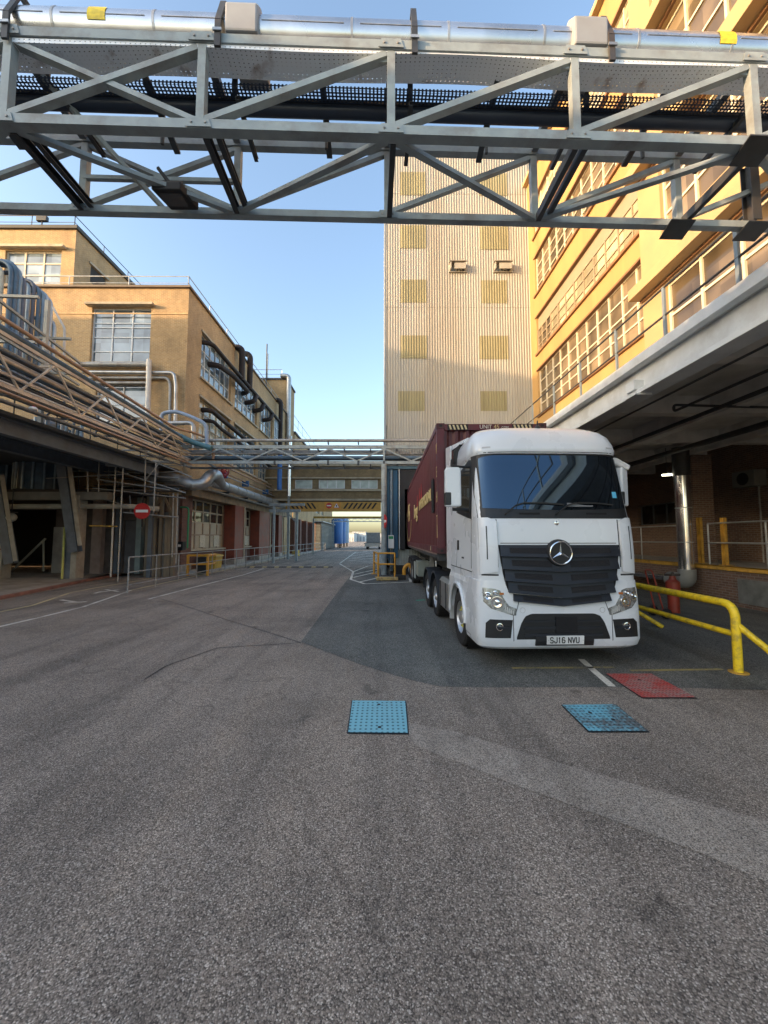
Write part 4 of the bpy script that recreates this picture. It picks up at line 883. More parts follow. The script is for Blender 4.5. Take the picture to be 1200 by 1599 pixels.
def no_entry(parent, c, r, out=Vector((0, -1, 0)), th=.012):
    MB().lathe(c, out, [(0, 0), (0, r), (th, r), (th, 0)], 28, smooth=False).build('red_disc', RED, parent)
    s = out.cross(Vector((0, 0, 1))).normalized(); c = Vector(c)+out*(th+.002)
    a = s*r*.76; u = Vector((0, 0, r*.17)); mb = MB(); mb.prism([c-a-u, c+a-u, c+a+u, c-a+u], out*.003); return mb.build('white_bar', WHITE, parent)
no_entry(lk, ((sx0*.72+sx1*.28), BY-.10, (sz0+sz1)/2), .27)
cx, cz = sx0*.27+sx1*.73, (sz0+sz1)/2
for (r, m, d) in ((.30, RED, .104), (.24, WHITE, .109)):
    MB().prism([(cx-r, BY-d, cz-r*.75), (cx+r, BY-d, cz-r*.75), (cx, BY-d, cz+r*.9)], (0, .003, 0)).build('warning_triangle', m, lk)
MB().box(cx-.05, cx+.05, BY-.115, BY-.112, cz-.12, cz+.08).build('triangle_symbol', BLACK, lk)
for sx_ in (X0_-.25,): MB().box(sx_-.1, sx_+.1, BY-.35, BY-.16, 0, Z(728)).build('column', GREY_STEEL, lk)
# yellow crossbeam and truss further away
t = thing('height_barrier', 'thin yellow crossbeam over the road beyond the link bridge', 'barrier', (-3.5, 46, 0))
a = PX(490, 808, Y=46); b = PX(600, 808, Y=46); MB().box(a.x, b.x+1, 45.9, 46.1, a.z-.1, a.z+.12).build('crossbeam', YELLOW_OLD, t)
for x in (a.x, b.x+.9): MB().box(x-.08, x+.08, 45.92, 46.08, 0, a.z-.1).build('post', GREY_STEEL, t)
t = thing('pipe_gantry', 'pale latticed pipe gantry over the road in the far distance', 'gantry', (-3, 72, 0))
a = PX(536, 812, Y=72); b = PX(600, 812, Y=72); mb = MB(); z1_, z0_ = PX(560, 809.5, Y=72).z, PX(560, 814.5, Y=72).z
mb.bar((a.x-2, 72, z1_), (b.x+3, 72, z1_), .15); mb.bar((a.x-2, 72, z0_), (b.x+3, 72, z0_), .15)
x = a.x-2
while x < b.x+2: mb.bar((x, 72, z0_), (x+.6, 72, z1_), .08); mb.bar((x+.6, 72, z1_), (x+1.2, 72, z0_), .08); x += 1.2
mb.build('truss', mat('pale_far_steel', (0.45, 0.46, 0.45), .5), t)
for x in (a.x-1.8, b.x+2.8): MB().box(x-.12, x+.12, 71.9, 72.1, 0, z0_).build('leg', GREY_STEEL, t)
# louvred plant house and blue tanks
t = thing('louvred_plant_house', 'dark plant building with louvred side on the left beyond the link bridge', 'building', (-11, 60, 0))
a = PX(503, 850, X=-9.6).y; b = PX(524, 850, X=-9.6).y; z = PX(503, 815, X=-9.6).z
MB().box(-17, -9.75, a, b, 0, z).build('wall', mat('slate_grey', (0.07, 0.08, 0.085), .6), t); mb = MB()
for k in range(16): zz = .6+k*(z-1)/16; mb.box(-16, -9.9, a-.12, a-.003, zz, zz+.06); mb.box(-9.748, -9.66, a+.2, b-.2, zz, zz+.06)
mb.build('louvre', mat('louvre_grey', (0.2, 0.22, 0.22), .5), t); MB().box(-17.2, -9.4, a-.3, b+.2, z+.003, z+.15).build('roof', mat('pale_roof_edge', (0.4, 0.42, 0.42), .5), t)
TB = mat('tank_blue', (0.03, 0.13, 0.36), .4, 0, .15, .6)
for k, (x, r, yy, lab) in enumerate(((526.5, 1.15, 78, 'tall blue tank, the nearest of the row beside the far road'), (533, 1.1, 84, 'tall blue tank, second in the row beside the far road'), (537.5, 1.2, 93, 'paler blue tank, farthest in the row beside the far road'))):
    c = PX(x, 850, Y=yy); zt = PX(x, 812, Y=yy).z
    t = thing('storage_tank', lab, 'tank', (c.x, yy, 0)); MB().lathe((c.x, yy, .9), (0, 0, 1), [(0, 0), (0, r), (zt-1, r), (zt-.6, r*.8), (zt-.5, 0)], 24).build('shell', TB if k < 2 else mat('tank_pale_blue', (0.2, 0.3, 0.42), .4), t)
    mb = MB()
    for a_ in range(4): mb = MB(); mb.box(c.x+math.cos(a_*PI/2+.7)*r*.8-.1, c.x+math.cos(a_*PI/2+.7)*r*.8+.1, yy+math.sin(a_*PI/2+.7)*r*.8-.1, yy+math.sin(a_*PI/2+.7)*r*.8+.1, 0, .95); mb.build('leg', DARK_STEEL, t)
# far warehouses seen through the gap
for (x0, x1, yt, yy, col, lab) in ((536, 553, 833, 230, (0.5, 0.52, 0.53), 'pale flat shed at the far end of the road, left one'), (551, 571, 831.5, 260, (0.56, 0.57, 0.56), 'pale tall shed at the far end of the road, middle one'), (566, 600, 834, 300, (0.5, 0.53, 0.55), 'pale low shed at the far end of the road, right one')):
    a = PX(x0, 840, Y=yy); b = PX(x1, 840, Y=yy); z = PX(560, yt, Y=yy).z
    t = thing('warehouse', lab, 'building', ((a.x+b.x)/2, yy, 0)); MB().box(a.x, b.x, yy, yy+30, 0, z).build('wall', mat('far_wall_%d' % yy, col, .6, 0, .1, .2), t)
    MB().box(a.x-.2, b.x+.2, yy-.3, yy+30, z+.01, z+.5).build('roof', mat('far_roof', (0.4, 0.42, 0.44), .6), t); mb = MB()
    for k in range(4): xx = a.x+(b.x-a.x)*(k+.25)/4; mb.box(xx, xx+(b.x-a.x)/9, yy-.06, yy-.01, 0, z*.55)
    mb.build('doors', mat('far_door', (0.3, 0.33, 0.36), .6), t)
# far lorry seen from behind
t = thing('flatbed_lorry', 'grey tipper lorry standing far down the road', 'lorry', (-2, 70, 0))
ly = 68.0; c = PX(583, 850, Y=ly).x
MB().box(c-1.25, c+1.25, ly+1, ly+6.8, 1.15, PX(583, 831.5, Y=ly).z).build('load_body', mat('tipper_grey', (0.22, 0.23, 0.23), .6, 0, .2), t, bevel=.04)
MB().box(c-1.6, c+1.4, ly, ly+7, .95, 1.12).build('bed', BLACK, t); MB().box(c-1.2, c+1.2, ly+7.2, ly+9, .8, 2.7).build('cab', mat('far_cab', (0.35, 0.36, 0.36), .5), t, bevel=.08)
MB().box(c-1.5, c+1.3, ly-.1, ly-.003, .5, 1.1).build('tail_board', mat('tail_board', (0.4, 0.38, 0.34), .6), t)
for x in (c-1.1, c+1.1):
    for y in (ly+1.5, ly+3, ly+7.8): MB().lathe((x, y, .48), (1, 0, 0), [(-.15, 0), (-.15, .48), (.15, .48), (.15, 0)], 18).build('wheel', BLACK, t)
# ================================================================== PIPE BRIDGE ACROSS THE ROAD (middle distance)
MY = 20.2
mbx = lambda x: PX(x, 700, Y=MY).x
mz = lambda y: PX(500, y, Y=MY).z
pb_ = thing('pipe_bridge', 'grey latticed pipe bridge crossing the road in front of the link bridge', 'pipe bridge', (-2, MY, 0))
xL, xR = mbx(283), mbx(600)+5.5
MB().tube([(xL+.3, MY-.1, mz(688.5)), (xR, MY-.1, mz(688.5))], .085, 12).build('top_pipe', GALV_DULL, pb_)
MB().box(xL, xR, MY-.06, MY+.06, mz(700.5), mz(695.5)).build('top_chord', GREY_STEEL, pb_)
MB().box(xL, xR, MY-.06, MY+.06, mz(724.5), mz(720)).build('bottom_chord', GREY_STEEL, pb_)
sp_ = mbx(585)-mbx(500); x = mbx(515.5)-3*sp_; zt, zb2 = mz(701), mz(720)
while x < xR-sp_*.5:
    if x > xL-.2:
        MB().bar((x, MY-.02, zt), (x+sp_/2, MY-.02, zb2), .075).build('diagonal', GREY_STEEL, pb_)
    if x-sp_/2 > xL-.2: MB().bar((x, MY-.02, zt), (x-sp_/2, MY-.02, zb2), .075).build('diagonal', GREY_STEEL, pb_)
    x += sp_
mb = MB(); mb.box(xL, xR, MY+1.0, MY+1.1, mz(700), mz(696)); mb.box(xL, xR, MY+1.0, MY+1.1, mz(724)-.1, mz(721)-.1)
k = xL
while k < xR: mb.bar((k, MY, mz(723)), (k, MY+1.05, mz(723)-.08), .07); mb.bar((k, MY, mz(698)), (k, MY+1.05, mz(698)), .06); k += 1.45
mb.build('far_frame', MID_STEEL, pb_)
for i, (dy, z, r, m) in enumerate(((.25, 713, .10, BLUE_PIPE), (.55, 712, .13, DARK_STEEL), (.85, 710, .11, MID_STEEL), (.4, 706, .06, GALV_DULL), (.7, 717, .06, BLUE_PIPE))):
    MB().tube([(xL+.1, MY+dy, mz(z)), (xR, MY+dy, mz(z))], r, 10).build('pipe', m, pb_)
mb = MB()
for x in (mbx(430), mbx(513), mbx(600), mbx(560)): mb.box(x-.03, x+.03, MY-.12, MY+.1, mz(694), mz(691)); mb.box(x-.05, x+.05, MY-.09, MY+.09, mz(726), mz(719.5))
mb.build('clamp', DARK_STEEL, pb_)
MB().tube([(mbx(600), MY-.02, 0), (mbx(600), MY-.02, mz(725))], .15, 18).build('column', GREY_STEEL, pb_)
MB().box(mbx(600)-.05, mbx(600)+.05, MY-.08, MY-.02, mz(720), mz(701)).build('post', GREY_STEEL, pb_)
MB().box(mbx(600)-.25, mbx(600)+.25, MY-.3, MY+.26, 0, .03).build('base_plate', DARK_STEEL, pb_)
p = PX(600, 814, Y=MY-.3)
t = thing('no_entry_sign', 'round no entry sign fixed to the grey bridge column beside the dock', 'sign', (p.x, p.y, p.z)); o_ = Vector((-.95, -.28, 0)).normalized()
no_entry(t, (p.x+.05, p.y, p.z), .36, o_); MB().tube([(p.x+.05, p.y+.02, p.z), (p.x, MY-.1, p.z)], .03, 8).build('bracket', GALV, t)
t = thing('notice_board', 'small green and white notice beside the blue dock frame', 'sign', (.5, 20.3, 2)); p = PX(611, 843, Y=20.35)
MB().box(p.x-.15, p.x+.15, 20.34, 20.37, p.z-.45, p.z+.25).build('board', WHITE, t); MB().box(p.x-.12, p.x+.12, 20.33, 20.337, p.z+.05, p.z+.2).build('green_panel', mat('sign_green', (0.02, 0.3, 0.12), .5), t)
MB().box(p.x-.02, p.x+.02, 20.38, 20.42, 0, p.z+.1).build('post', DARK_STEEL, t)
# orange guard around the column
OR = mat('guard_orange', (0.62, 0.30, 0.03), .5, 0, .15, 5, dirt=(.3, .15, .04), dirt_amt=.5)
t = thing('column_guard', 'orange tube guard rail around the foot of the grey bridge column', 'guard rail', (-.1, 19.5, 0))
gy = 19.0; a = PX(591, 890, Y=gy).x; b = PX(617, 890, Y=gy).x; zt = PX(600, 864, Y=gy).z; zm = PX(600, 881, Y=gy).z
for z in (zt, zm): MB().tube([(a-.25, gy+1.9, z), (a, gy, z), (b, gy, z)], .045, 10).build('rail', OR, t)
for (x, y) in ((a, gy), (b, gy), (a-.25, gy+1.9)): MB().tube([(x, y, 0), (x, y, zt+.02)], .05, 10).build('post', OR, t); MB().box(x-.15, x+.15, y-.12, y+.12, .008, .04).build('foot_plate', OR, t)
t = thing('bumper_beam', 'low yellow painted beam lying on the ground in front of the orange guard rail', 'beam', (0, 17.8, 0)); p = PX(588, 905, Y=17.6); q = PX(622, 905, Y=17.6)
MB().box(p.x, q.x, 17.5, 17.75, 0.03, .17).build('beam_body', worn_paint('worn_kerb_yellow', (0.5, 0.36, 0.14), (0.18, 0.12, .08), .46, 9), t, bevel=.02)
mb = MB(); mb.box(p.x+.1, p.x+.2, 17.5, 17.75, 0, .03); mb.box(q.x-.2, q.x-.1, 17.5, 17.75, 0, .03); mb.build('shim', DARK_STEEL, t)
t = thing('wheel_chock', 'curved orange wheel guard with a black foot beside the trailer wheels', 'wheel guard', (.9, 18, 0)); c = PX(634, 897, Y=18.2); mb = MB()
mb.tube([(c.x-.08, 18.2, .02), (c.x-.08, 18.2, .55), (c.x+.15, 18.2, .75), (c.x+.3, 18.2, .5), (c.x+.3, 18.2, .02)], .085, 12, fillet=.2); mb.build('hoop', OR, t)
MB().box(c.x-.5, c.x-.02, 17.9, 18.2, 0.0, .22).build('foot', BLACK, t, bevel=.02)
# ================================================================== PIPE RACK ALONG THE LEFT
rk = thing('pipe_rack', 'latticed rack of tan and blue pipes running along the left side to the pipe bridge', 'pipe rack', (-10.6, 12, 6))
RXn = -10.3; yE = 20.3; yS = 4.0
rz = lambda y: 7.05+(20.3-y)*0.052
MB().tube([(RXn+.1, yS, rz(yS)+.25), (RXn+.1, 18.5, rz(18.5)+.22), (RXn+.6, 19.6, rz(19)+.3), (RXn+1.2, 20.3, rz(20)+.1), (RXn+1.2, 20.3, 6.2)], .065, 10, fillet=.4).build('tan_pipe', COPPER, rk)
MB().tube([(RXn-.12, yS, rz(yS)+.08), (RXn-.12, 19.5, rz(19.5)+.1), (RXn+.5, 20.6, rz(20)-.1)], .1, 12, fillet=.3).build('blue_pipe', BLUE_PIPE, rk)
MB().bar((RXn, yS, rz(yS)-.1), (RXn, yE, rz(yE)-.1), .08, .10).build('top_chord', mat('rusty_sunlit_tan_steel', (0.52, 0.43, 0.33), .6, 0, .2, 5, dirt=(.24, .14, .08), dirt_amt=.6), rk)
TAN = MATS['rusty_sunlit_tan_steel']  # paint lightened towards cream to stand for sunlight on the rack
MB().bar((RXn, yS, 6.08), (RXn, yE-.3, 6.08), .08, .10).build('bottom_chord', TAN, rk)
MB().bar((RXn-1.2, yS, 6.08), (RXn-1.2, yE, 6.08), .08, .10).build('bottom_chord', MID_STEEL, rk); MB().bar((RXn-1.2, yS, rz(yS)-.1), (RXn-1.2, yE, rz(yE)-.1), .08, .10).build('top_chord', MID_STEEL, rk)
y = yS; k = 0
while y < yE-1.5:
    MB().bar((RXn, y, 6.1), (RXn, y+1.1, rz(y+1.1)-.12), .05).build('diagonal', TAN, rk); MB().bar((RXn, y+1.1, rz(y+1.1)-.12), (RXn, y+2.2, 6.1), .05).build('diagonal', TAN, rk)
    MB().bar((RXn-1.2, y, 6.1), (RXn-1.2, y+1.1, rz(y+1.1)-.12), .05).build('diagonal', MID_STEEL, rk)
    MB().bar((RXn, y+1.1, rz(y+1.1)-.17), (RXn-1.2, y+1.1, rz(y+1.1)-.17), .06).build('cross_member', TAN, rk); MB().bar((RXn, y, 6.0), (RXn-1.2, y, 6.0), .06).build('cross_member', MID_STEEL, rk)
    y += 2.2
for (dx, z, r, m) in ((-.3, 6.22, .07, COPPER), (-.55, 6.25, .09, GALV_DULL), (-.8, 6.2, .06, TAN), (-1.0, 6.25, .08, MID_STEEL), (-.4, 6.75, .06, TAN), (-.7, 6.8, .08, BLUE_PIPE), (-.95, 6.75, .06, GALV_DULL), (.1, 5.88, .045, COPPER), (-.2, 5.75, .04, GALV_DULL), (-.15, 6.5, .035, TAN), (-.5, 6.45, .05, DARK_STEEL), (-.9, 6.5, .04, COPPER), (-.25, 6.95, .045, GALV_DULL), (-.55, 7.0, .06, DARK_STEEL), (-.85, 7.05, .05, TAN), (-1.1, 7.0, .06, BLUE_PIPE), (-.05, 6.2, .03, WHITE_STEEL), (.12, 6.35, .03, TAN), (-1.15, 6.6, .05, DARK_STEEL)):
    MB().tube([(RXn+dx, yS, z+(.4 if z > 6.5 else 0)), (RXn+dx, yE+random.uniform(-.5, .4), z)], r, 8).build('pipe', m, rk)
# loops where rack meets bridge
lb = thing('pipe_loops', 'pale blue and grey pipes looping up over the junction of rack and pipe bridge', 'pipes', (-10.4, 20, 7.5))
def loop(pts, r, m, Yp=19.8, fil=.3): MB().tube([PX(x, y, Y=Yp) for x, y in pts], r, 12, fillet=fil).build('pipe', m, lb)
loop([(252, 672), (252, 645), (275, 642), (300, 651), (322, 662), (324, 700)], .095, LBLUE_PIPE)
loop([(262, 661), (302, 660), (302, 700)], .11, ALU_DULL, 19.6)
loop([(262, 672), (300, 690), (330, 700)], .14, mat('teal_pipe', (0.07, 0.17, 0.2), .45), 19.5)
loop([(150, 596), (196, 597), (202, 597), (235, 598)], .1, GALV_DULL, 20.9)
dp = thing('downpipes', 'pale downpipes and horizontal grey pipes under the front window of the nearest brick building', 'pipes', (-13, 21, 7))
def dpipe(pts, r, m, Yp=None): MB().tube([PX(x, y, Y=Yp or FY-.25) for x, y in pts], r, 12, fillet=.25).build('pipe', m, dp)
dpipe([(120, 569), (233, 569)], .13, GALV_DULL); dpipe([(130, 581), (272, 582), (275, 600), (274, 665)], .10, ALU_DULL); dpipe([(140, 590), (262, 590), (266, 600), (265, 660)], .08, GALV_DULL, FY-.15); dpipe([(150, 598), (230, 598)], .08, GALV_DULL)
dpipe([(233, 562), (231, 650)], .13, mat('cream_pipe', (0.62, 0.58, 0.52), .5), FY-.5)
# ================================================================== TALL PIPE LOOPS ON THE FAR LEFT
tl = thing('heat_exchanger_pipes', 'stack of tall blue and grey U shaped pipes at the left edge above the rack', 'pipes', (-13, 13, 8))
BG = mat('bluegrey_coil', (0.20, 0.27, 0.33), .4, .2, .2, 4, dirt=(.3, .27, .2), dirt_amt=.4)
def coil(x, yt, yb2, Yp, r, m, back=1.6):
    a = PX(x, yb2, Y=Yp); b = PX(x, yt, Y=Yp)
    MB().tube([(b.x, Yp, a.z), (b.x, Yp, b.z), (b.x-back*.8, Yp-.05, b.z+.05), (b.x-back*.8, Yp-.05, a.z)], r, 12, fillet=.5).build('coil', m, tl)
for i, (x, yt, m) in enumerate(((-34, 402, BG), (-20, 404, BLUE_PIPE), (-8, 405, BG), (4, 408, mat('cream_coil', (0.5, 0.48, 0.38), .5)), (19, 409, BLUE_PIPE), (27, 411, BLUE_PIPE), (33, 418, BG), (39, 428, mat('slate_coil', (0.10, 0.11, 0.14), .45)))): coil(x, yt+random.uniform(-3, 5), 590, 12.6+.11*i, .075, m, 1.0+.12*i)
for i, (x, yt, m) in enumerate(((46, 440, BG), (54, 441, MATS['slate_coil']), (62, 445, BLUE_PIPE), (69, 450, BG), (75, 456, GALV), (81, 462, GALV), (86, 500, GALV))): coil(x, yt+random.uniform(-3, 4), 600, 14.6+.11*i, .07, m, .7+.12*i)
mb = MB()
for (y_, z) in ((12.4, 8.6), (12.4, 10.2), (14.4, 8.4), (14.4, 9.8)): mb.bar((-22, y_-.3, z), (-11.8 if y_ < 13 else -12.3, y_+.2, z), .09)
for x in (-12.2, -14.2, -16.5): mb.bar((x, 13.4, 5.5), (x, 13.4, 10.6), .12)
mb.bar((-12.2, 9, 9.9), (-12.2, 15, 9.0), .08); mb.bar((-12.2, 9, 8.6), (-12.2, 15, 8.1), .08)
mb.build('support_frame', mat('coil_frame', (0.34, 0.32, 0.27), .55), tl)
MB().tube([PX(83, 480, Y=15), PX(101, 513, Y=15), PX(100, 560, Y=15)], .045, 8, fillet=.1).build('drain_pipe', MATS['cream_pipe'], tl)
# ================================================================== PLANT FRAME AND UNDERCROFT
pf = thing('plant_frame', 'heavy steel frame with raking struts carrying tanks and pipes at the far left', 'steel frame', (-15, 17, 0))
PY = 18.0
P = lambda x, y, Y_=PY: PX(x, y, Y=Y_)
ASH = mat('ash_steel', (0.13, 0.155, 0.185), .55, .05, .2, 3, dirt=(.09, .08, .075), dirt_amt=.4); PALE = mat('pale_column', (0.40, 0.36, 0.29), .7, 0, .15, 4, dirt=(.2, .15, .1), dirt_amt=.5)
def strut(a, b, name='raking_strut'):
    f = MB().ibeam(a, b, .42, .30, .03, up=Vector((0, 1, 0))).build(name, ASH, pf); return f
strut(P(93, 690, PY-.55), P(118, 862, PY-.45)); strut(P(-6, 740, PY-.55), P(18, 880, PY-.45))
MB().bar(P(104, 692, PY-.78), P(125, 852, PY-.68), .2, .02, Vector((0, 1, 0))).build('strut_flange', PALE, pf)
MB().bar(P(3, 742, PY-.78), P(24, 876, PY-.68), .2, .02, Vector((0, 1, 0))).build('strut_flange', PALE, pf)
for (x, yt) in ((121, 776), (2, 850)):
    a = P(x, yt); MB().box(a.x-.32, a.x+.05, PY-.25, PY+.25, .09, a.z).build('column', ASH, pf); MB().box(a.x+.06, a.x+.32, PY-.27, PY+.22, .09, a.z+.05).build('pale_column', PALE, pf)
    mb = MB(); mb.tube([(a.x+.05, PY-.275, .09+1.35), (a.x+.3, PY-.275, .09+1.35)], .03, 8); mb.build('strap', mat('rust_strap', (.2, .05, .03), .6), pf)
a = P(100, 690); MB().ibeam((-34, PY-.1, a.z), (a.x+.1, PY-.1, a.z), .3, .42, .03).build('cross_beam', mat('bluegrey_beam', (0.17, 0.21, 0.25), .5, 0, .15), pf)
MB().ibeam((-11.6, 6, 5.35), (-11.6, 19.6, 5.35), .3, .5, .03).build('edge_beam', ASH, pf)
MB().ibeam((-13.6, 6, 5.3), (-13.6, 20, 5.3), .3, .45, .03).build('inner_beam', ASH, pf)
MB().box(-34, -11.2, 6.5, 20.9, 5.62, 5.72).build('grating_floor', mat('grating', (.07, .075, .08), .7), pf)
a = P(145, 774); MB().box(-34, a.x+.9, PY-.25, PY+.2, P(80, 781).z, P(80, 769).z).build('concrete_beam', mat('beam_drab', (.22, .20, .17), .8), pf)
MB().tube([(-34, PY-.1, P(80, 791).z), (a.x+1.9, PY-.1, P(80, 791).z), (a.x+2.8, PY+.6, P(80, 793).z)], .12, 10, fillet=.2).build('pipe', PALE, pf)
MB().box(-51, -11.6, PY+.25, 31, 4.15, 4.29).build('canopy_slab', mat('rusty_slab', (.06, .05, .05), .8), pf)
for (x, y) in ((-12.0, 12.0),): MB().bar((-11.6, 19.2, 0), (-11.6, 19.2, 5.1), .2).build('column', ASH, pf)
mb = MB()
for i in range(9): yy = 7+i*1.55; mb.tube([(-11.45, yy, 5.72), (-11.45, yy, 6.6)], .02, 6)
mb.tube([(-11.45, 6.5, 6.6), (-11.45, 20, 6.6)], .022, 6); mb.build('handrail', DARK_STEEL, pf)
# plant behind: tanks, doors, tubes
TK = mat('tank_slate', (0.06, 0.10, 0.14), .45, .1, .3, 3, dirt=(.12, .12, .12), dirt_amt=.4)
for (x, y, r, z0_, z1_, lab) in ((-17.2, 19.2, 1.0, 4.32, 7.6, 'dark blue round tank under the far left frame, nearer the raking strut'), (-19.8, 19.4, 1.0, 4.32, 7.8, 'dark blue round tank under the far left frame, by the photo edge')):
    t = thing('process_tank', lab, 'tank', (x, y, z0_)); MB().lathe((x, y, z0_), (0, 0, 1), [(0, 0), (0, r), (z1_-z0_, r), (z1_-z0_+.3, r*.5), (z1_-z0_+.35, 0)], 24).build('shell', TK, t)
    mb = MB(); 
    for k in range(9): a = PI*(1+k/8); mb.tube([(x+math.cos(a)*(r+.06), y+math.sin(a)*(r+.06), z0_), (x+math.cos(a)*(r+.06), y+math.sin(a)*(r+.06), z1_)], .05, 6)
    mb.build('trace_pipes', BG, t)
vt = thing('small_pipe_bank', 'bank of short upright blue grey pipes between the rack and the frame beam', 'pipes', (-14, 16.5, 6.4))
for i in range(22):
    x = P(4+i*6, 630, 16.6).x; h = random.uniform(.5, 1.1)
    MB().tube([(x, 16.6+random.uniform(-.2, .2), 5.72), (x, 16.6, 5.9+h*1.3)], random.uniform(.04, .1), 8).build('pipe', random.choice([BG, MID_STEEL, GALV_DULL, BLUE_PIPE, DARK_STEEL]), vt)
MB().box(P(5, 0, 16.9).x, P(135, 0, 16.9).x, 17.2, 17.3, 5.8, 7.0).build('backing_panel', MATS['slate_grey'], vt)
t = thing('white_bag', 'white plastic bag tied with red on the beam at far left', 'bag', tuple(P(52, 632, 10.9)+Vector((0, 0, -.1)))); c = P(52, 634, 10.9)
MB().lathe(c+Vector((0, 0, -.12)), (0, 0, 1), [(0, 0), (.0, .08), (.025, .105), (.06, .10), (.09, .07), (.105, .025), (.11, 0)], 14).build('bag_body', WHITE, t); MB().lathe(c+Vector((.01, 0, -.015)), (.2, 0, 1), [(0, .025), (.02, .035), (.03, .01)], 10).build('red_tie', RED, t)
# doors in the dim wall
dw = thing('plant_room', 'dim rendered plant room wall with a white door and a navy door under the frame', 'building', (-14, FY, 0))
YW = FY-.35
mb = MB(); a = P(85, 850, YW).x; b = P(285, 850, YW).x; wall(mb, 'y', YW, a, b-.2, 0, 4.14, [(P(142, 850, YW).x, P(152, 850, YW).x, .1, P(147, 815, YW).z), (P(192, 850, YW).x, P(219, 850, YW).x, .1, P(200, 812, YW).z)], -1, .2); mb.quad((a, YW, 0), (a, YW+9, 0), (a, YW+9, 4.14), (a, YW, 4.14)); vb = MB(); wall(vb, 'y', YW+9, -50, a, 0, 4.14, [], -1, .1); vb.quad((-50, YW-4, 0), (-50, YW+9, 0), (-50, YW+9, 4.14), (-50, YW-4, 4.14)); vb.quad((-50, YW-3, 0), (-21, YW-3, 0), (-21, YW-3, 4.14), (-50, YW-3, 4.14)); vb.build('shade_enclosure', DARK_IN, dw); mb.build('wall', mat('dim_render', (.13, .10, .085), .85, 0, .3, 2, dirt=(.05, .04, .035), dirt_amt=.6), dw)  # left enclosure walls added, unseen, to keep sun out of the undercroft
a = P(84, 850, YW-.02); b = P(117, 850, YW); MB().box(a.x, b.x, YW-.08, YW-.01, .12, P(100, 823, YW).z).build('white_door', mat('grubby_white', (.36, .34, .31), .7, 0, .15, 3, dirt=(.15, .12, .1), dirt_amt=.5), dw)
MB().box(P(142, 850, YW).x, P(152, 850, YW).x, YW+.16, YW+.19, .1, P(147, 815, YW).z).build('navy_door', mat('navy_door2', (.012, .035, .075), .5), dw)
MB().box(P(192, 850, YW).x, P(219, 850, YW).x, YW+.16, YW+.19, .1, P(200, 812, YW).z).build('grey_door', mat('mauve_grey', (.13, .115, .115), .6), dw)
for (x0, x1, m) in ((150, 165, mat('pink_column', (.34, .26, .22), .8, 0, .2, 3)), (186, 191, ASH), (218, 226, mat('green_grey_post', (.26, .3, .28), .6))): MB().box(P(x0, 850, YW).x, P(x1, 850, YW).x, YW-.35, YW-.06, .1, 4.1).build('column', m, dw)
t = thing('globe_lamp', 'round white globe lamp hanging by the left raking strut', 'lamp', tuple(P(18, 808, 17.5))); c = P(18, 808, 17.5)
MB().lathe(c-Vector((0, 0, .2)), (0, 0, 1), [(.2-.2*math.cos(a), .2*math.sin(a)) for a in [PI*i/12 for i in range(13)]], 20).build('globe', mat('globe_white', (.45, .45, .40), .4), t); MB().box(c.x-.2, c.x+.2, c.y-.1, c.y+.1, c.z+.21, c.z+.27).build('cap', DARK_STEEL, t); MB().tube([c+Vector((0, 0, .27)), (c.x, c.y, 4.2)], .02, 6).build('stem', DARK_STEEL, t)
# scaffold standards
sc = thing('scaffold', 'light tube scaffold with platforms between the raking strut and the brick building', 'scaffold', (-12.2, 17, 0))
SP = mat('scaffold_tube', (.34, .34, .32), .5, .4, .2, 8, dirt=(.2, .13, .08), dirt_amt=.5)
def pole(x0, y0, x1, y1, Yp, r=.028, m=SP, name='tube'): MB().tube([PX(x0, y0, Y=Yp), PX(x1, y1, Y=Yp)], r, 8).build(name, m, sc)
WT = mat('white_tube', (.55, .5, .42), .6)
pole(181, 728, 177, 800, 17.3); pole(177, 800, 173, 901, 17.3, .036, WT, 'painted_tube'); pole(192.5, 728, 184, 909, 17); pole(155, 690, 154, 768, 17.3, .02); pole(228, 695, 226, 770, 17.6, .03); pole(243.5, 722, 240, 800, 17); pole(271, 770, 269, 870, 18); pole(278, 770, 275, 880, 17.6, .02)
for (a, b, c_, d, Yp) in ((72, 747, 200, 740, 17.3), (150, 748, 265, 765, 17), (145, 762, 290, 778, 17.4), (110, 712, 240, 722, 18), (180, 735, 290, 770, 17.2), (225, 715, 300, 745, 17.5), (95, 735, 220, 738, 18.5), (190, 760, 245, 757, 18.5), (192, 800, 278, 807.5, 16.7), (150, 776, 200, 790, 17.8), (225, 752, 250, 722, 17.5), (105, 700, 235, 705, 19), (110, 722, 300, 728, 19.3), (205, 740, 285, 736, 19)): pole(a, b, c_, d, Yp, .024)
pole(140, 821, 183, 822, 17.2, .03, YELLOW_OLD, 'yellow_tube')
for (y_, Yp) in ((758, 18.6), (766, 18.2)): a = PX(150, y_, Y=Yp); b = PX(285, y_+8, Y=Yp); MB().box(a.x, b.x, Yp-.3, Yp+.3, a.z-.04, a.z).build('board', mat('scaffold_board', (.12, .10, .08), .8), sc)
MB().box(PX(168, 700, Y=17.3).x, PX(181, 700, Y=17.3).x, 17.2, 17.45, PX(175, 728, Y=17.3).z, PX(175, 709, Y=17.3).z).build('junction_box', GALV, sc, bevel=.01)
rng = random.Random(3)
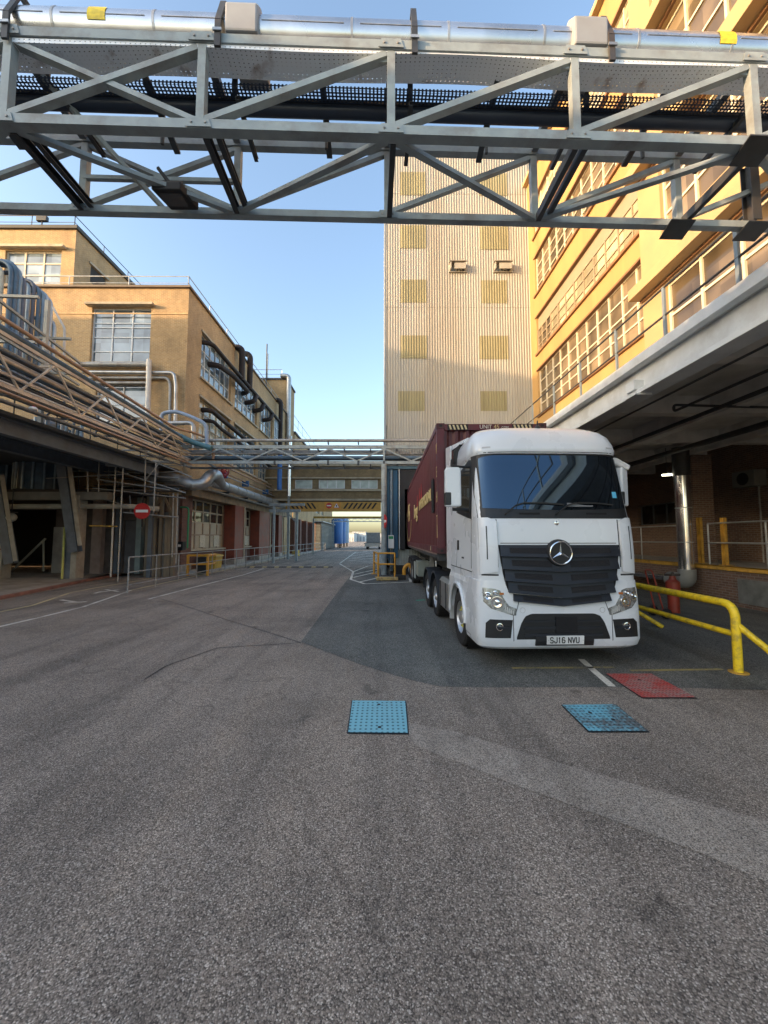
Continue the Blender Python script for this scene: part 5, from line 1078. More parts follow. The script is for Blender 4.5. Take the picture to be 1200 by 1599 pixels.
for k in range(26):
    Yp = rng.uniform(17.6, 20.4); x0 = rng.uniform(120, 240); y0 = rng.uniform(700, 775); L0 = rng.uniform(25, 90)
    m_ = rng.choice([SP, DARK_STEEL, MID_STEEL, GALV_DULL, BLACK])
    if k % 3: pole(x0, y0, x0+L0, y0+L0*.06, Yp, rng.uniform(.02, .06), m_, 'service_tube')
    else: pole(x0, y0, x0+rng.uniform(-2, 2), y0+L0*.6, Yp, rng.uniform(.015, .035), m_, 'hanger_tube')
t = thing('no_entry_sign', 'round no entry sign on a horizontal scaffold pole at the left', 'sign', tuple(PX(222, 798, Y=16.6))); no_entry(t, PX(222, 798, Y=16.6), .35)
t = thing('yellow_pole', 'slim yellow painted pole standing under the frame at the left', 'pole', tuple(P(97, 901, 17.6))); a = P(97, 901, 17.6); b = P(101, 823, 17.6); MB().tube([(a.x, a.y, .09), b], .045, 10).build('shaft', mat('pale_yellow', (.5, .48, .12), .5), t); MB().box(a.x-.1, a.x+.1, a.y-.1, a.y+.1, .09, .105).build('foot', DARK_STEEL, t)
t = thing('stair_handrail', 'slanting handrail in the dark opening at the far left', 'handrail', tuple(P(45, 865, 18.6))); MB().tube([P(20, 890, 18.6), P(71, 841, 18.6)], .05, 8).build('rail', mat('drab_rail', (.2, .19, .14), .6), t); MB().tube([P(68, 843, 18.6), P(68, 892, 18.6)], .04, 8).build('post', MATS['drab_rail'], t)
tp = thing('timber_frame', 'rough timber posts and boards in front of the dim wall beside the corner pier', 'frame', (-12.4, 20, 0)); WD = mat('old_timber', (.2, .155, .105), .85, 0, .3, 5, streak=True)
for (x, yt) in ((233, 775), (245, 768), (254, 775), (268, 770), (274, 772), (262, 805)): a = P(x, yt, 19.3); MB().bar((a.x, 19.3, 0), (a.x, 19.3, a.z), .14).build('post', WD, tp)
MB().bar(P(232, 806, 19.2), P(272, 808, 19.2), .12).build('board', WD, tp); MB().bar(P(256, 774, 19.2), P(268, 800, 19.2), .1).build('board', WD, tp); MB().bar(P(240, 800, 19.2), P(252, 775, 19.2), .1).build('board', WD, tp)
MB().lathe((P(262, 870, 19.8).x, 19.8, 0), (0, 0, 1), [(0, 0), (0, .45), (3.1, .45), (3.3, .2), (3.3, 0)], 20).build('cylinder', mat('drab_cylinder', (.16, .14, .12), .7, 0, .3, 3), tp)
# ------------------------------------------------------------------ fence
fe = thing('walkway_fence', 'long grey tube fence along the left walkway', 'fence', (-9.05, 35, 0)); FXx = -9.05
for z in (1.26, .72, .28): MB().tube([(FXx, 13.75, z), (FXx, 60, z)], .024 if z > 1 else .02, 8).build('rail', GALV_DULL, fe)
y = 13.75
while y < 61: MB().tube([(FXx, y, 0), (FXx, y, 1.27)], .026, 8).build('post', GALV_DULL, fe); y += 1.68
t = thing('machine_guard', 'orange yellow guard frame round black equipment behind the fence', 'guard rail', (-10, 20, 0)); a = PX(294, 870, Y=20.0); b = PX(325, 870, Y=20.0)
for z in (1.05, .6): MB().tube([(a.x, 20, z), (b.x, 20, z), (b.x, 20.9, z)], .05, 8).build('rail', OR, t)
for x in (a.x, b.x): MB().box(x-.05, x+.05, 19.95, 20.05, 0, 1.08).build('post', OR, t)
MB().box(a.x+.3, b.x-.25, 20.3, 20.8, 0.12, .95).build('black_unit', BLACK, t, bevel=.03)
t = thing('grit_bin', 'yellow plastic grit bin behind the fence in front of the beige panels', 'bin', (-10.4, 23.3, .12)); YB_ = mat('bin_yellow', (.55, .36, .05), .5, 0, .15, 4, dirt=(.25, .15, .04), dirt_amt=.4)
MB().prism([(-10.85, 22.8, .12), (-9.95, 22.8, .12), (-9.85, 22.75, .85), (-10.95, 22.75, .85)], (0, 1.0, 0)).build('bin_body', YB_, t, bevel=.03); MB().prism([(-11.0, 22.7, .853), (-9.8, 22.7, .853), (-9.85, 22.75, .93), (-10.4, 22.75, 1.02), (-10.95, 22.75, .93)], (0, 1.1, 0)).build('lid', YB_, t, bevel=.02)
for (x, y_, lab) in ((397, 868, 'low yellow block at the foot of the second red pier'), (462, 868, 'low yellow block beside the fence under the link bridge')):
    a = PX(x, y_, Z=0); t = thing('yellow_block', lab, 'block', (a.x, a.y, 0)); MB().box(a.x-.35, a.x+.35, a.y-.35, a.y+.35, 0.02, .62 if x > 400 else .35).build('block_body', YB_, t, bevel=.03); MB().box(a.x-.4, a.x+.4, a.y-.4, a.y+.4, 0, .1).build('foot', YB_, t, bevel=.01)
t = thing('support_column', 'slim grey steel column with a bracket arm beside the fence under the pipe end', 'column', (-9.6, 34, 0)); a = PX(463, 866, Y=33).x; zz = PX(463, 800, Y=33).z
MB().box(a-.1, a+.1, 32.9, 33.1, 0, zz).build('post', GREY_STEEL, t); MB().box(a-2.4, a+.3, 32.85, 33.15, zz+.003, zz+.25).build('arm', GREY_STEEL, t); MB().bar((a, 33, zz-.9), (a-.9, 33, zz), .12).build('knee_brace', GREY_STEEL, t)
t = thing('support_column', 'slim grey steel column left of the navy door beyond the red piers', 'column', (-10, 31, 0)); a = PX(427, 866, Y=30).x; zz = PX(427, 790, Y=30).z
MB().box(a-.08, a+.08, 29.92, 30.08, 0, zz).build('post', GREY_STEEL, t); MB().box(a-.4, a+2.4, 29.9, 30.1, zz+.003, zz+.2).build('arm', GREY_STEEL, t)
# ================================================================== OVERHEAD GANTRY (near)
g_ = thing('overhead_pipe_gantry', 'large grey box truss gantry crossing overhead in the foreground carrying cable trays', 'gantry', (0.09, 3.63, 0), 0.0236)
GT = PX(612, 67, Y=3.573).z; GB = PX(612, 200, Y=3.573).z
_a = PX(612, 335, Z=GB).y; _b = PX(612, 227, Z=GT).y
GD = (_a+_b)/2+.05-3.63; PS = 1.925
def gyy(y, Z): return PX(612, y, Z=Z).y-3.63
S = MB
def gm(name, m, mb): return mb.build(name, m, g_, world=False)
XA, XB = -9.6, 7.7
def seg(name, p, q, w, h=None): gm(name, GREY_STEEL, MB().bar(p, q, w, h))
for (y, z) in ((0, GT), (0, GB), (GD, GT), (GD, GB)):
    seg('chord', (XA, y, z), (XB, y, z), .10 if y == 0 else .088, .10 if y == 0 else .088)
nodes = [k for k in range(-5, 5)]
for k in nodes:
    x = k*PS
    gm('post', GREY_STEEL, MB().box(x-.04, x+.04, -.04, .04, GB+.06, GT-.06)); gm('post', GREY_STEEL, MB().box(x-.04, x+.04, GD-.04, GD+.04, GB+.06, GT-.06))
    gm('cross_member', DARK_STEEL, MB().channel((x, .06, GB), (x, GD-.06, GB), .05, .10, .01))
    if k not in (0, 2): gm('cross_member', DARK_STEEL, MB().channel((x+.12, .06, GB+.02), (x+.12, GD-.06, GB+.02), .05, .07, .01))
    gm('cross_member', MID_STEEL, MB().bar((x, .06, GT), (x, GD-.06, GT), .08))
# near face diagonals: one crossed panel, then single rising ones
for k in range(-5, 4):
    a, b = k*PS+.05, (k+1)*PS-.05
    seg('diagonal', (a, .0, GB+.07), (b, .0, GT-.08), .075, .065)
    if k in (-2, -4): seg('diagonal', (a, .012, GT-.08), (b, .012, GB+.07), .075, .055)
for k in range(-5, 4):
    a, b = k*PS+.04, (k+1)*PS-.04
    seg('diagonal', (a, GD, GB+.07), (b, GD, GT-.07), .06, .06)
    if k == -2: seg('diagonal', (a, GD+.01, GT-.07), (b, GD+.01, GB+.07), .06, .05)
    # bottom plane bracing
    if k % 2 == 0: seg('diagonal', (a, .05, GB-.01), (b, GD-.05, GB-.01), .065, .05)
    else: seg('diagonal', (a, GD-.05, GB-.01), (b, .05, GB-.01), .065, .05)
seg('mid_rail', (-2*PS, GD-.02, GB+.42), (-PS, GD-.02, GB+.42), .05, .05)
seg('diagonal', (-2*PS+.05, .3, GB+.9), (-2*PS+1.0, GD, GB+.05), .045, .05)
# gusset plates
for (x, z, y) in ((2*PS-.02, GB-.075, .0), (2*PS-.02, GB-.075, GD), (2*PS+1.0, GB-.075, GD)):
    gm('gusset_plate', DARK_STEEL, MB().prism([(x-.2, y-.16, z), (x+.12, y-.16, z), (x+.2, y+.16, z), (x-.12, y+.16, z)], (0, 0, .014)))
for (k, y) in ((1, 0), (2, 0), (0, 0)): gm('gusset_plate', GREY_STEEL, MB().box(k*PS-.24, k*PS+.04, y-.012, y+.012, GT-.15, GT-.06))
for k in nodes:
    for (y, z, e) in ((-.056, GB, 1), (-.056, GT, -1), (GD-.056, GB, 1)):
        x = k*PS; pl_ = MB(); pl_.prism([(x-.13, y, z-.045), (x+.13, y, z-.045), (x+.10, y, z+.05), (x-.10, y, z+.05)], (0, -.006, 0))
        P0 = gm('node_plate', GREY_STEEL, pl_)
        for dx in (-.07, .07):
            b_ = MB().lathe((x+dx, y-.006, z), (0, -1, 0), [(0, .012), (.01, .012), (.011, 0)], 6); b_.build('bolt', GALV_DULL, P0, world=False)
# support legs, outside the picture
for x in (XA+.1, XB-.1):
    for y in (0, GD): gm('leg', GREY_STEEL, MB().ibeam((x, y, 0), (x, y, GB-.06), .2, .2, .014, up=Vector((0, 1, 0))))
gm('leg', DARK_STEEL, MB().ibeam((2*PS+1.02, GD, GB+.05), (2*PS+1.02, GD, GT-.06), .12, .14, .014, up=Vector((0, 1, 0))))
# cable trays
TRAY_L = perforated('perforated_tray_pale', (0.80, 0.84, 0.88), .05, .034, .24, rust=1, rough=.5, metal=.1)
TRAY_D = perforated('perforated_tray_dark', (0.03, 0.045, 0.075), .042, .034, .5, rough=.5, metal=.2)
def tray(name, m, y0, y1, z, edge, x0, x1, sag=0):
    mb = MB(); n = 60; pts = []
    for i in range(n+1):
        x = x0+(x1-x0)*i/n; s_ = sag*(math.sin(x*2.1)*.6+math.sin(x*.9+1)*.4)
        pts.append((x, s_))
    for i in range(n):
        (a, sa), (b, sb) = pts[i], pts[i+1]
        mb.quad((a, y0, z+sa), (b, y0, z+sb), (b, y1, z+sb), (a, y1, z+sa))
        mb.quad((a, y0, z+sa), (b, y0, z+sb), (b, y0, z+sb+edge), (a, y0, z+sa+edge)); mb.quad((a, y1, z+sa), (b, y1, z+sb), (b, y1, z+sb+edge), (a, y1, z+sa+edge))
    return gm(name, m, mb)
ZL = GT-.09; ZD = GT-.12; _o=0
tray('cable_tray', TRAY_L, gyy(84, ZL), gyy(131, ZL), ZL, .05, XA+.2, XB-.2, .022)
tray('cable_tray', TRAY_D, gyy(143, ZD), gyy(167, ZD), ZD, .05, XA+.2, XB-.2, .0)
mb = MB()
for (y, z, r) in ((gyy(165, ZD), ZD+.02, .022), (gyy(169, ZD), ZD+.0, .02), (gyy(96, ZL), ZL+.065, .018), (gyy(103, ZL), ZL+.065, .022)): mb.tube([(XA+.2, y, z), (XB-.2, y, z)], r, 8)
gm('cables', BLACK, mb)
gm('dark_pipe', mat('navy_pipe', (0.018, 0.028, 0.05), .4, .1), MB().tube([(XA, gyy(178, ZD-.04), ZD-.04), (XB, gyy(178, ZD-.04), ZD-.04)], .065, 16))
for k in range(-10, 9):
    x = k*PS/2+.22
    gm('hanger', DARK_STEEL, MB().bar((x, .07, GT-.04), (x, GD-.06, GT-.20), .07, .03)) if k % 2 else gm('hanger', DARK_STEEL, MB().channel((x, .3, GT-.22), (x, GD-.02, GT-.22), .04, .05, .008))
    if k % 2: gm('drop_rod', DARK_STEEL, MB().bar((x, .62, GT-.06), (x, .62, GT-.45), .03))
# sheeted pipe on top
sp2 = thing('silver_pipe', 'large shiny silver clad pipe lying along the top of the overhead gantry', 'pipe', (0.09, 3.63, 0), 0.0236)
def sm(name, m, mb): return mb.build(name, m, sp2, world=False)
PR = .21; PZc = GT+.27; PYc = gyy(78, PZc)
mb = MB(); mb.tube([(XA-.4, PYc, PZc), (XB+.5, PYc, PZc)], PR, 40); sm('cladding', mat('weathered_cladding', (0.62, 0.64, 0.66), 0.27, 0.9, 0.12, 1.5, bump=0.2, bscale=3, dirt=(0.42, 0.42, 0.41), dirt_amt=.5), mb)
mb = MB(); x = XA
while x < XB: mb.tube([(x, PYc, PZc), (x+.025, PYc, PZc)], PR+.004, 40, smooth=False); mb.box(x+.1, x+.95, PYc-PR-.004, PYc-PR+.03, PZc-.005, PZc+.003); x += 1.02
sm('seam', GALV, mb)
for (xp, w) in ((397, .33), (900, .36)):
    q = PX(xp, 42, Y=3.9); xx = q.x-.09
    mb = MB(); mb.prism([(xx-w/2, PYc-.26, PZc-.20), (xx-w/2, PYc-.27, PZc+.1), (xx-w/2, PYc-.15, PZc+.235), (xx-w/2, PYc+.2, PZc+.24), (xx-w/2, PYc+.27, PZc-.2)], (w, 0, 0)); mb.build('lagging_box', mat('lagging_grey', (.30, .32, .34), .5, 0, .08, 3, dirt=(.24, .23, .22), dirt_amt=.4), sp2, world=False, bevel=.02)
for xp in (66, 362, 644, 933):
    q = PX(xp, 60, Y=3.85); xx = q.x-.09
    mb = MB(); mb.box(xx-.03, xx+.03, -.085, -.062, GT-.13, GT+.16); mb.bar((xx, -.075, GT+.16), (xx, PYc-.15, PZc+.27), .06, .024); mb.bar((xx, PYc-.15, PZc+.27), (xx, PYc+.2, PZc+.27), .06, .024); mb.box(xx-.03, xx+.03, PYc+.2, PYc+.224, GT-.06, PZc+.28); sm('saddle', DARK_STEEL, mb)
    sm('saddle_bolt', GALV, MB().box(xx-.045, xx+.045, -.10, -.086, GT+.02, GT+.05))
for xp in (180, 1124):
    q = PX(xp, 28 if xp < 600 else 60, Y=3.8); xx = q.x-.09; mb = MB()
    for i in range(6):
        a0 = PI+.55-.16*i; a1 = a0-.16
        pa = lambda a, r: (PYc+math.cos(a)*r, PZc+math.sin(a)*r)
        (y0, z0), (y1, z1) = pa(a0-.25, PR+.006), pa(a1-.25, PR+.006)
        mb.quad((xx-.09, y0, z0), (xx+.09, y0, z0), (xx+.09, y1, z1), (xx-.09, y1, z1))
    mb.build('warning_label', mat('label_yellow', (.72, .55, .03), .5, 0, .2, 20), sp2, world=False, fixn=False)
# floodlight under the gantry
p = PX(272, 308, Z=GB-.05)
t = thing('floodlight', 'black floodlight hanging below the overhead gantry on the left', 'light', tuple(p)); c = p
mb = MB(); mb.prism([(c.x-.2, c.y-.13, c.z-.02), (c.x+.14, c.y-.13, c.z-.02), (c.x+.22, c.y+.16, c.z-.02), (c.x-.12, c.y+.16, c.z-.02)], (0, 0, .1)); mb.build('lamp_head', BLACK, t, bevel=.012)
mb = MB()
for k in range(6): y = c.y-.10+k*.045; mb.box(c.x-.15, c.x+.15, y, y+.012, c.z+.08, c.z+.115)
mb.build('heat_fins', DARK_STEEL, t); MB().bar((c.x, c.y, c.z+.1), (c.x-.15, c.y-.1, c.z+.28), .03).build('bracket', DARK_STEEL, t); MB().box(c.x-.13, c.x+.13, c.y-.08, c.y+.1, c.z-.026, c.z-.021).build('lens', glass('lamp_lens', (.05, .05, .05), .1), t)
# ================================================================== made-up buildings outside the frame, added to shade the yard
for (x0, x1, y0, y1, h, lab) in ((-34, -18, -34, 5.6, 10.3, 'unseen low brick block added to shade the yard, left of and behind the viewer'), (-54, -34.5, -1.2, 8.6, 19.8, 'unseen tall brick block added to shade the tower, behind the low one, outside the picture')):
    t = thing('brick_building', lab, 'building', ((x0+x1)/2, (y0+y1)/2, 0)); mb = MB(); ops = []
    z = 1.6
    while z < h-2.2:
        y = y0+1.2
        while y+3 < y1: ops.append((y, y+2.6, z, z+1.7)); y += 3.8
        z += 3.3
    wall(mb, 'x', x1, y0, y1, 0, h, ops, 1, .2); mb.quad((x0, y0, 0), (x1, y0, 0), (x1, y0, h), (x0, y0, h)); mb.quad((x0, y1, 0), (x1, y1, 0), (x1, y1, h), (x0, y1, h)); mb.quad((x0, y0, 0), (x0, y1, 0), (x0, y1, h), (x0, y0, h)); mb.build('wall', BRICK_Y, t)
    for op in ops: window(t, 'x', x1, op, 3, 2, 1, .2, CREAM, GL_SKY, .07)
    MB().box(x0-.2, x1+.2, y0-.2, y1+.2, h+.003, h+.2).build('roof', ROOF, t)
# ================================================================== LORRY (tractor unit)
tr = thing('lorry_tractor', 'white tractor lorry with a black slatted grille and a round star badge', 'lorry', (2.67, 5.70, 0), 0.028)
CW = mat('cab_white', (0.70, 0.74, 0.775), 0.28, 0, 0.025, 1.5, coat=.5, dirt=(0.66, 0.66, 0.64), dirt_amt=.06, dscale=1.5)
CBK = mat('cab_black_plastic', (0.014, 0.015, 0.017), 0.45, 0, .2, 5)
CGR = mat('grille_charcoal', (0.015, 0.018, 0.025), 0.42, 0, .15, 5)
CGM = mat('grille_mesh', (0.006, 0.006, 0.008), 0.7, 0, .3, 60, bump=.6, bscale=160)
CHROME = mat('chrome', (0.85, 0.86, 0.88), 0.1, 1.0, .03)
SEAM = mat('panel_seam', (0.05, 0.055, 0.06), .8)
RUB = mat('tyre_rubber', (0.018, 0.018, 0.019), .75, 0, .3, 12)
def L(name, m, mb, parent=None, **k):
    return mb.build(name, m, parent or tr, world=False, **k)
def lerp(tab, z):
    if z <= tab[0][0]: return tab[0][1:]
    for a, b in zip(tab[:-1], tab[1:]):
        if z <= b[0]:
            t = (z-a[0])/(b[0]-a[0]); return tuple(a[i]+(b[i]-a[i])*t for i in range(1, len(a)))
    return tab[-1][1:]
#       z    yfront halfw  corner depth  n
CAB = [(1.02, .03, 1.22, .30, 5.5), (1.3, .035, 1.215, .30, 5.5), (1.8, .05, 1.21, .30, 5.5), (2.2, .075, 1.205, .30, 5.2), (2.4, .12, 1.20, .31, 5), (3.22, .29, 1.16, .33, 4.8), (3.30, .30, 1.16, .33, 4.6)]
BUM = [(.30, .08, 1.18, .30, 5), (.34, .03, 1.23, .33, 5.5), (.44, .0, 1.25, .34, 6), (.80, .0, 1.25, .34, 6), (1.0, .012, 1.25, .34, 6), (1.12, .02, 1.245, .34, 6), (1.30, .035, 1.235, .32, 5.8)]
ROOFT = [(3.28, .25, 1.17, .40, 4.2), (3.34, .235, 1.18, .40, 4.0), (3.46, .27, 1.175, .40, 3.8), (3.60, .34, 1.15, .42, 3.6), (3.70, .43, 1.10, .45, 3.4), (3.78, .57, 1.03, .5, 3.2), (3.83, .76, .92, .55, 2.8), (3.86, 1.0, .84, .5, 2.7), (3.875, 1.25, .76, .4, 2.6)]
def Fs(tab, x, z):
    yf, w, D, n = lerp(tab, z); t = min(abs(x)/w, .9995)
    return yf + D*(1-(1-t**n)**(1/n))
def loft(tab, yb, ns=40, nz=3, cap=True, ybf=None):
    mb = MB(); rings = []
    zs = []
    for a, b in zip(tab[:-1], tab[1:]):
        for k in range(nz): zs.append(a[0]+(b[0]-a[0])*k/nz)
    zs.append(tab[-1][0])
    for z in zs:
        yf, w, D, n = lerp(tab, z); r = []
        back = ybf(z) if ybf else yb
        r.append((-w+.03, back, z)); r.append((-w, back-.03, z))
        for k in range(ns+1):
            t = -PI/2+PI*k/ns; s = math.sin(t); c = math.cos(t)
            x = w*math.copysign(abs(s)**(2/n), s); y = yf+D*(1-abs(c)**(2/n)); r.append((x, y, z))
        r.append((w, back-.03, z)); r.append((w-.03, back, z)); rings.append(r)
    m = len(rings[0]); vs = [p for r in rings for p in r]; fs = []
    for i in range(len(rings)-1):
        for k in range(m): k2 = (k+1) % m; fs.append((i*m+k, i*m+k2, (i+1)*m+k2, (i+1)*m+k))
    mb.add(vs, fs, True)
    if cap:
        mb.f.append(tuple(range(m))); mb.sm.append(False); mb.f.append(tuple((len(rings)-1)*m+k for k in range(m))); mb.sm.append(False)
    return mb
L('cab_body', CW, loft(CAB, 2.15), sharp=40)
L('roof_fairing', CW, loft(ROOFT, 1.62), sharp=50)
L('roof_gap_louvre', CBK, MB().box(-1.12, 1.12, 1.625, 2.2, 3.31, 3.76))
L('cab_roof', CW, MB().box(-1.08, 1.08, 1.63, 2.15, 3.20, 3.305))
L('bumper', CW, loft(BUM, .84, nz=2), sharp=30)
def spatch(tab, xs, zlo, zhi, nz, off, back=.02, mb=None):
    """patch following the front skin; off(u,v) metres proud; closed at its rim"""
    mb = mb or MB(); o = []; n = len(xs)
    for i, x in enumerate(xs):
        for j in range(nz+1):
            v = j/nz; z = zlo(x)+(zhi(x)-zlo(x))*v; o.append((x, Fs(tab, x, z)-off(x, v), z))
    inn = [(p[0], p[1]+off(p[0], 0)+back, p[2]) for p in o]
    fs = []; m = nz+1; N_ = len(o)
    for i in range(n-1):
        for j in range(nz): fs.append((i*m+j, (i+1)*m+j, (i+1)*m+j+1, i*m+j+1))
    for i in range(n-1): fs.append((i*m, (i+1)*m, N_+(i+1)*m, N_+i*m)); fs.append((i*m+nz, (i+1)*m+nz, N_+(i+1)*m+nz, N_+i*m+nz))
    for j in range(nz): fs.append((j, j+1, N_+j+1, N_+j)); fs.append(((n-1)*m+j, (n-1)*m+j+1, N_+(n-1)*m+j+1, N_+(n-1)*m+j))
    mb.add(o+inn, fs, False); return mb
def xr(a, b, n): return [a+(b-a)*i/n for i in range(n+1)]
C = lambda v: (lambda *a: v)
def pw(tab):
    """piecewise linear function of x"""
    def f(x):
        if x <= tab[0][0]: return tab[0][1]
        for a, b in zip(tab[:-1], tab[1:]):
            if x <= b[0]: return a[1]+(b[1]-a[1])*(x-a[0])/(b[0]-a[0]) if b[0] > a[0] else b[1]
        return tab[-1][1]
    return f
def poly(tab, pts, off, m, name, parent=None, nx=16, nz=6, back=.02):
    """convex-ish polygon in (x,z) on the skin"""
    x0 = min(p[0] for p in pts); x1 = max(p[0] for p in pts)
    def rng(x):
        zs = []
        for a, b in zip(pts, pts[1:]+pts[:1]):
            if (a[0]-x)*(b[0]-x) <= 0 and a[0] != b[0]: zs.append(a[1]+(b[1]-a[1])*(x-a[0])/(b[0]-a[0]))
        return (min(zs), max(zs)) if zs else (0, 0)
    e = (x1-x0)*.004
    xs = sorted(set(xr(x0+e, x1-e, nx)+[p[0] for p in pts if x0+e < p[0] < x1-e]))
    return L(name, m, spatch(tab, xs, lambda x: rng(x)[0], lambda x: rng(x)[1], nz, C(off), back), parent)
# windscreen band and glass
L('windscreen_surround', CBK, spatch(CAB, xr(-1.19, 1.19, 44), C(2.235), C(3.275), 10, C(.006)))
WG_ = glass('windscreen_glass', (0.008, 0.010, 0.013), .02, var=.2, ior=2.05)
for n_ in list(WG_.node_tree.nodes):
    if n_.type == 'BUMP': WG_.node_tree.nodes.remove(n_)
WG_.node_tree.nodes['Principled BSDF'].inputs['Specular Tint'].default_value = (.42, .68, 1, 1)
def wtop(x): return 3.255-.04*max(0, (abs(x)-.85)/.27)**2
ws = L('windscreen', WG_, spatch(CAB, xr(-1.12, 1.12, 40), lambda x: 2.40-.03*(1-(x/1.12)**2), wtop, 12, C(.011)))
for p_ in ws.data.polygons: p_.use_smooth = True
ws.data.set_sharp_from_angle(angle=math.radians(25))
def stroke(tab, pts, w, off, th):
    mb = MB(); P = [Vector((x, Fs(tab, x, z)-off, z)) for x, z in pts]
    for a, b in zip(P[:-1], P[1:]): mb.bar(a, b, th, w, Vector((0, -1, 0)))
    return mb
for s in ((-.80, -.50, 0.12), (-.02, .30, .90)):
    pts = [(s[0], 2.30), (s[1]-.12, 2.44), (s[1], 2.475), (s[2]*.5+s[1]*.5, 2.475), (s[2], 2.45)]
    L('wiper', CBK, stroke(CAB, pts, .022, .03, .02))
for x in (-.42, .62): L('cowl_vent', mat('cowl_slot', (0.004, 0.004, 0.004), .8), spatch(CAB, xr(x-.16, x+.16, 8), C(2.295), C(2.325), 1, C(.010)))
L('sticker', mat('sticker_blue', (0.12, 0.5, 0.75), .5), spatch(CAB, xr(.93, 1.0, 3), C(2.56), C(2.66), 2, C(.014)))
L('lower_screen_band', mat('screen_band_grey', (0.16, .17, .18), .5), spatch(CAB, xr(.18, .58, 6), lambda x: 2.42, lambda x: 2.46+.02*math.sin(x*9), 2, C(.0125)))  # short grey band low on the windscreen, wavy along its top
# upper panel line and corner deflectors
for s in (-1, 1):
    a, b = (.945, 1.195)
    xs = xr(a, b, 10) if s > 0 else xr(-b, -a, 10)
    L('corner_deflector', CW, spatch(CAB, xs, lambda x: 1.44-.18*(abs(x)-.94), lambda x: 2.20+.05*min(1, (abs(x)-.945)/.12), 6, lambda x, v: .05-.03*abs(v-.5)**2*4*.5), sharp=20)
    L('seam', SEAM, spatch(CAB, xr(*sorted((s*.93, s*1.17)), 8), C(1.375), C(1.40), 1, C(.004)))
    L('deflector_slot', SEAM, spatch(CAB, xr(*sorted((s*1.09, s*1.105)), 2), C(1.62), C(2.12), 5, C(.053)))
    L('seam', SEAM, spatch(CAB, xr(.938*s-.009, .938*s+.009, 1), C(1.50), C(2.22), 5, C(.003)))
L('seam', SEAM, spatch(CAB, xr(-.89, .89, 20), C(1.855), C(1.866), 1, C(.003)))
L('bonnet_badge', CHROME, MB().lathe((-.02, Fs(CAB, -.02, 2.17), 2.165), (0, -1, 0), [(0, 0), (0, .034), (.008, .034), (.012, 0)], 20))
for s in (-1, 1): L('roof_marker', mat('marker_grey', (.45, .46, .47), .4), spatch(ROOFT, xr(s*1.0-.06, s*1.0+.06, 4), C(3.37), C(3.395), 1, C(.006)))
# seams of visor
L('seam', SEAM, spatch(ROOFT, xr(-1.13, 1.13, 24), C(3.292), C(3.304), 1, C(.002)))
mb = MB(); mb.lathe((-.03, .60, 3.76), (0, 0, 1), [(0, .0), (0, .05), (.05, .045), (.08, .015), (.16, .008), (.16, 0)], 14); L('antenna', CBK, mb)
# grille
GRL = mb = MB()
zt_ = C(1.835)
glo = pw([(-.925, 1.84), (-.88, 1.46), (-.82, 1.20), (-.76, 1.08), (-.68, 1.015), (0, .895), (.68, 1.015), (.76, 1.08), (.82, 1.20), (.88, 1.46), (.925, 1.84)])
L('grille', CGM, spatch(CAB, xr(-.922, .922, 60), glo, zt_, 4, lambda x, v: .012), )
for (zt0, zt1, dt0, db, hw, hb) in ((1.83, 1.665, .0, .02, .905, .89), (1.655, 1.475, .015, .04, .88, .85), (1.462, 1.305, .035, .06, .845, .765), (1.292, 1.135, .05, .08, .80, .73), (1.122, 1.02, .075, .085, .73, .67)):
    f1 = lambda x, zt1=zt1, db=db: zt1-db*(1-abs(x)/.8); f2 = lambda x, zt0=zt0, dt0=dt0: zt0-dt0*(1-abs(x)/.8)
    L('grille_slat', CGR, spatch(CAB, xr(-hw, hw, 30), f1, f2, 5, lambda x, v: .018+.05*(1-v)**1.2 if v > .02 else .068))
    # inset mesh panels of the slat
    for s in (-1, 1):
        xs = xr(s*.14, s*(hw-.14), 10) if s > 0 else xr(-(hw-.14), -.14, 10)
        g1 = lambda x, f1=f1, f2=f2: f1(x)+(f2(x)-f1(x))*.30; g2 = lambda x, f1=f1, f2=f2: f1(x)+(f2(x)-f1(x))*.78
        L('mesh_panel', CGM, spatch(CAB, xs, g1, g2, 3, lambda x, v: .0215+.05*(1-(.30+.48*v))**1.2))
# white lip under the grille, badge
bx, bz = -.015, 1.715; by = Fs(CAB, bx, bz)-.07
bd = L('badge', CBK, MB().lathe((bx, by+.07, bz), (0, -1, 0), [(0, 0), (0, .205), (.05, .20), (.075, .185), (.078, 0)], 40))
ring = [(bx+math.cos(a)*.165, by-.012, bz+math.sin(a)*.165) for a in [2*PI*i/40 for i in range(41)]]
L('badge_ring', CHROME, MB().tube(ring, .013, 10, caps=False), bd)
mb = MB()
for k in range(3):
    a = PI/2+k*2*PI/3; tip = Vector((bx+math.cos(a)*.158, by-.012, bz+math.sin(a)*.158)); c0 = Vector((bx, by-.03, bz))
    l_ = Vector((bx+math.cos(a+PI/3)*.026, by-.010, bz+math.sin(a+PI/3)*.026)); r_ = Vector((bx+math.cos(a-PI/3)*.026, by-.010, bz+math.sin(a-PI/3)*.026))
    mb.add([c0, tip, l_], [(0, 1, 2)]); mb.add([c0, r_, tip], [(0, 1, 2)])
L('badge_star', CHROME, mb, bd, fixn=False)
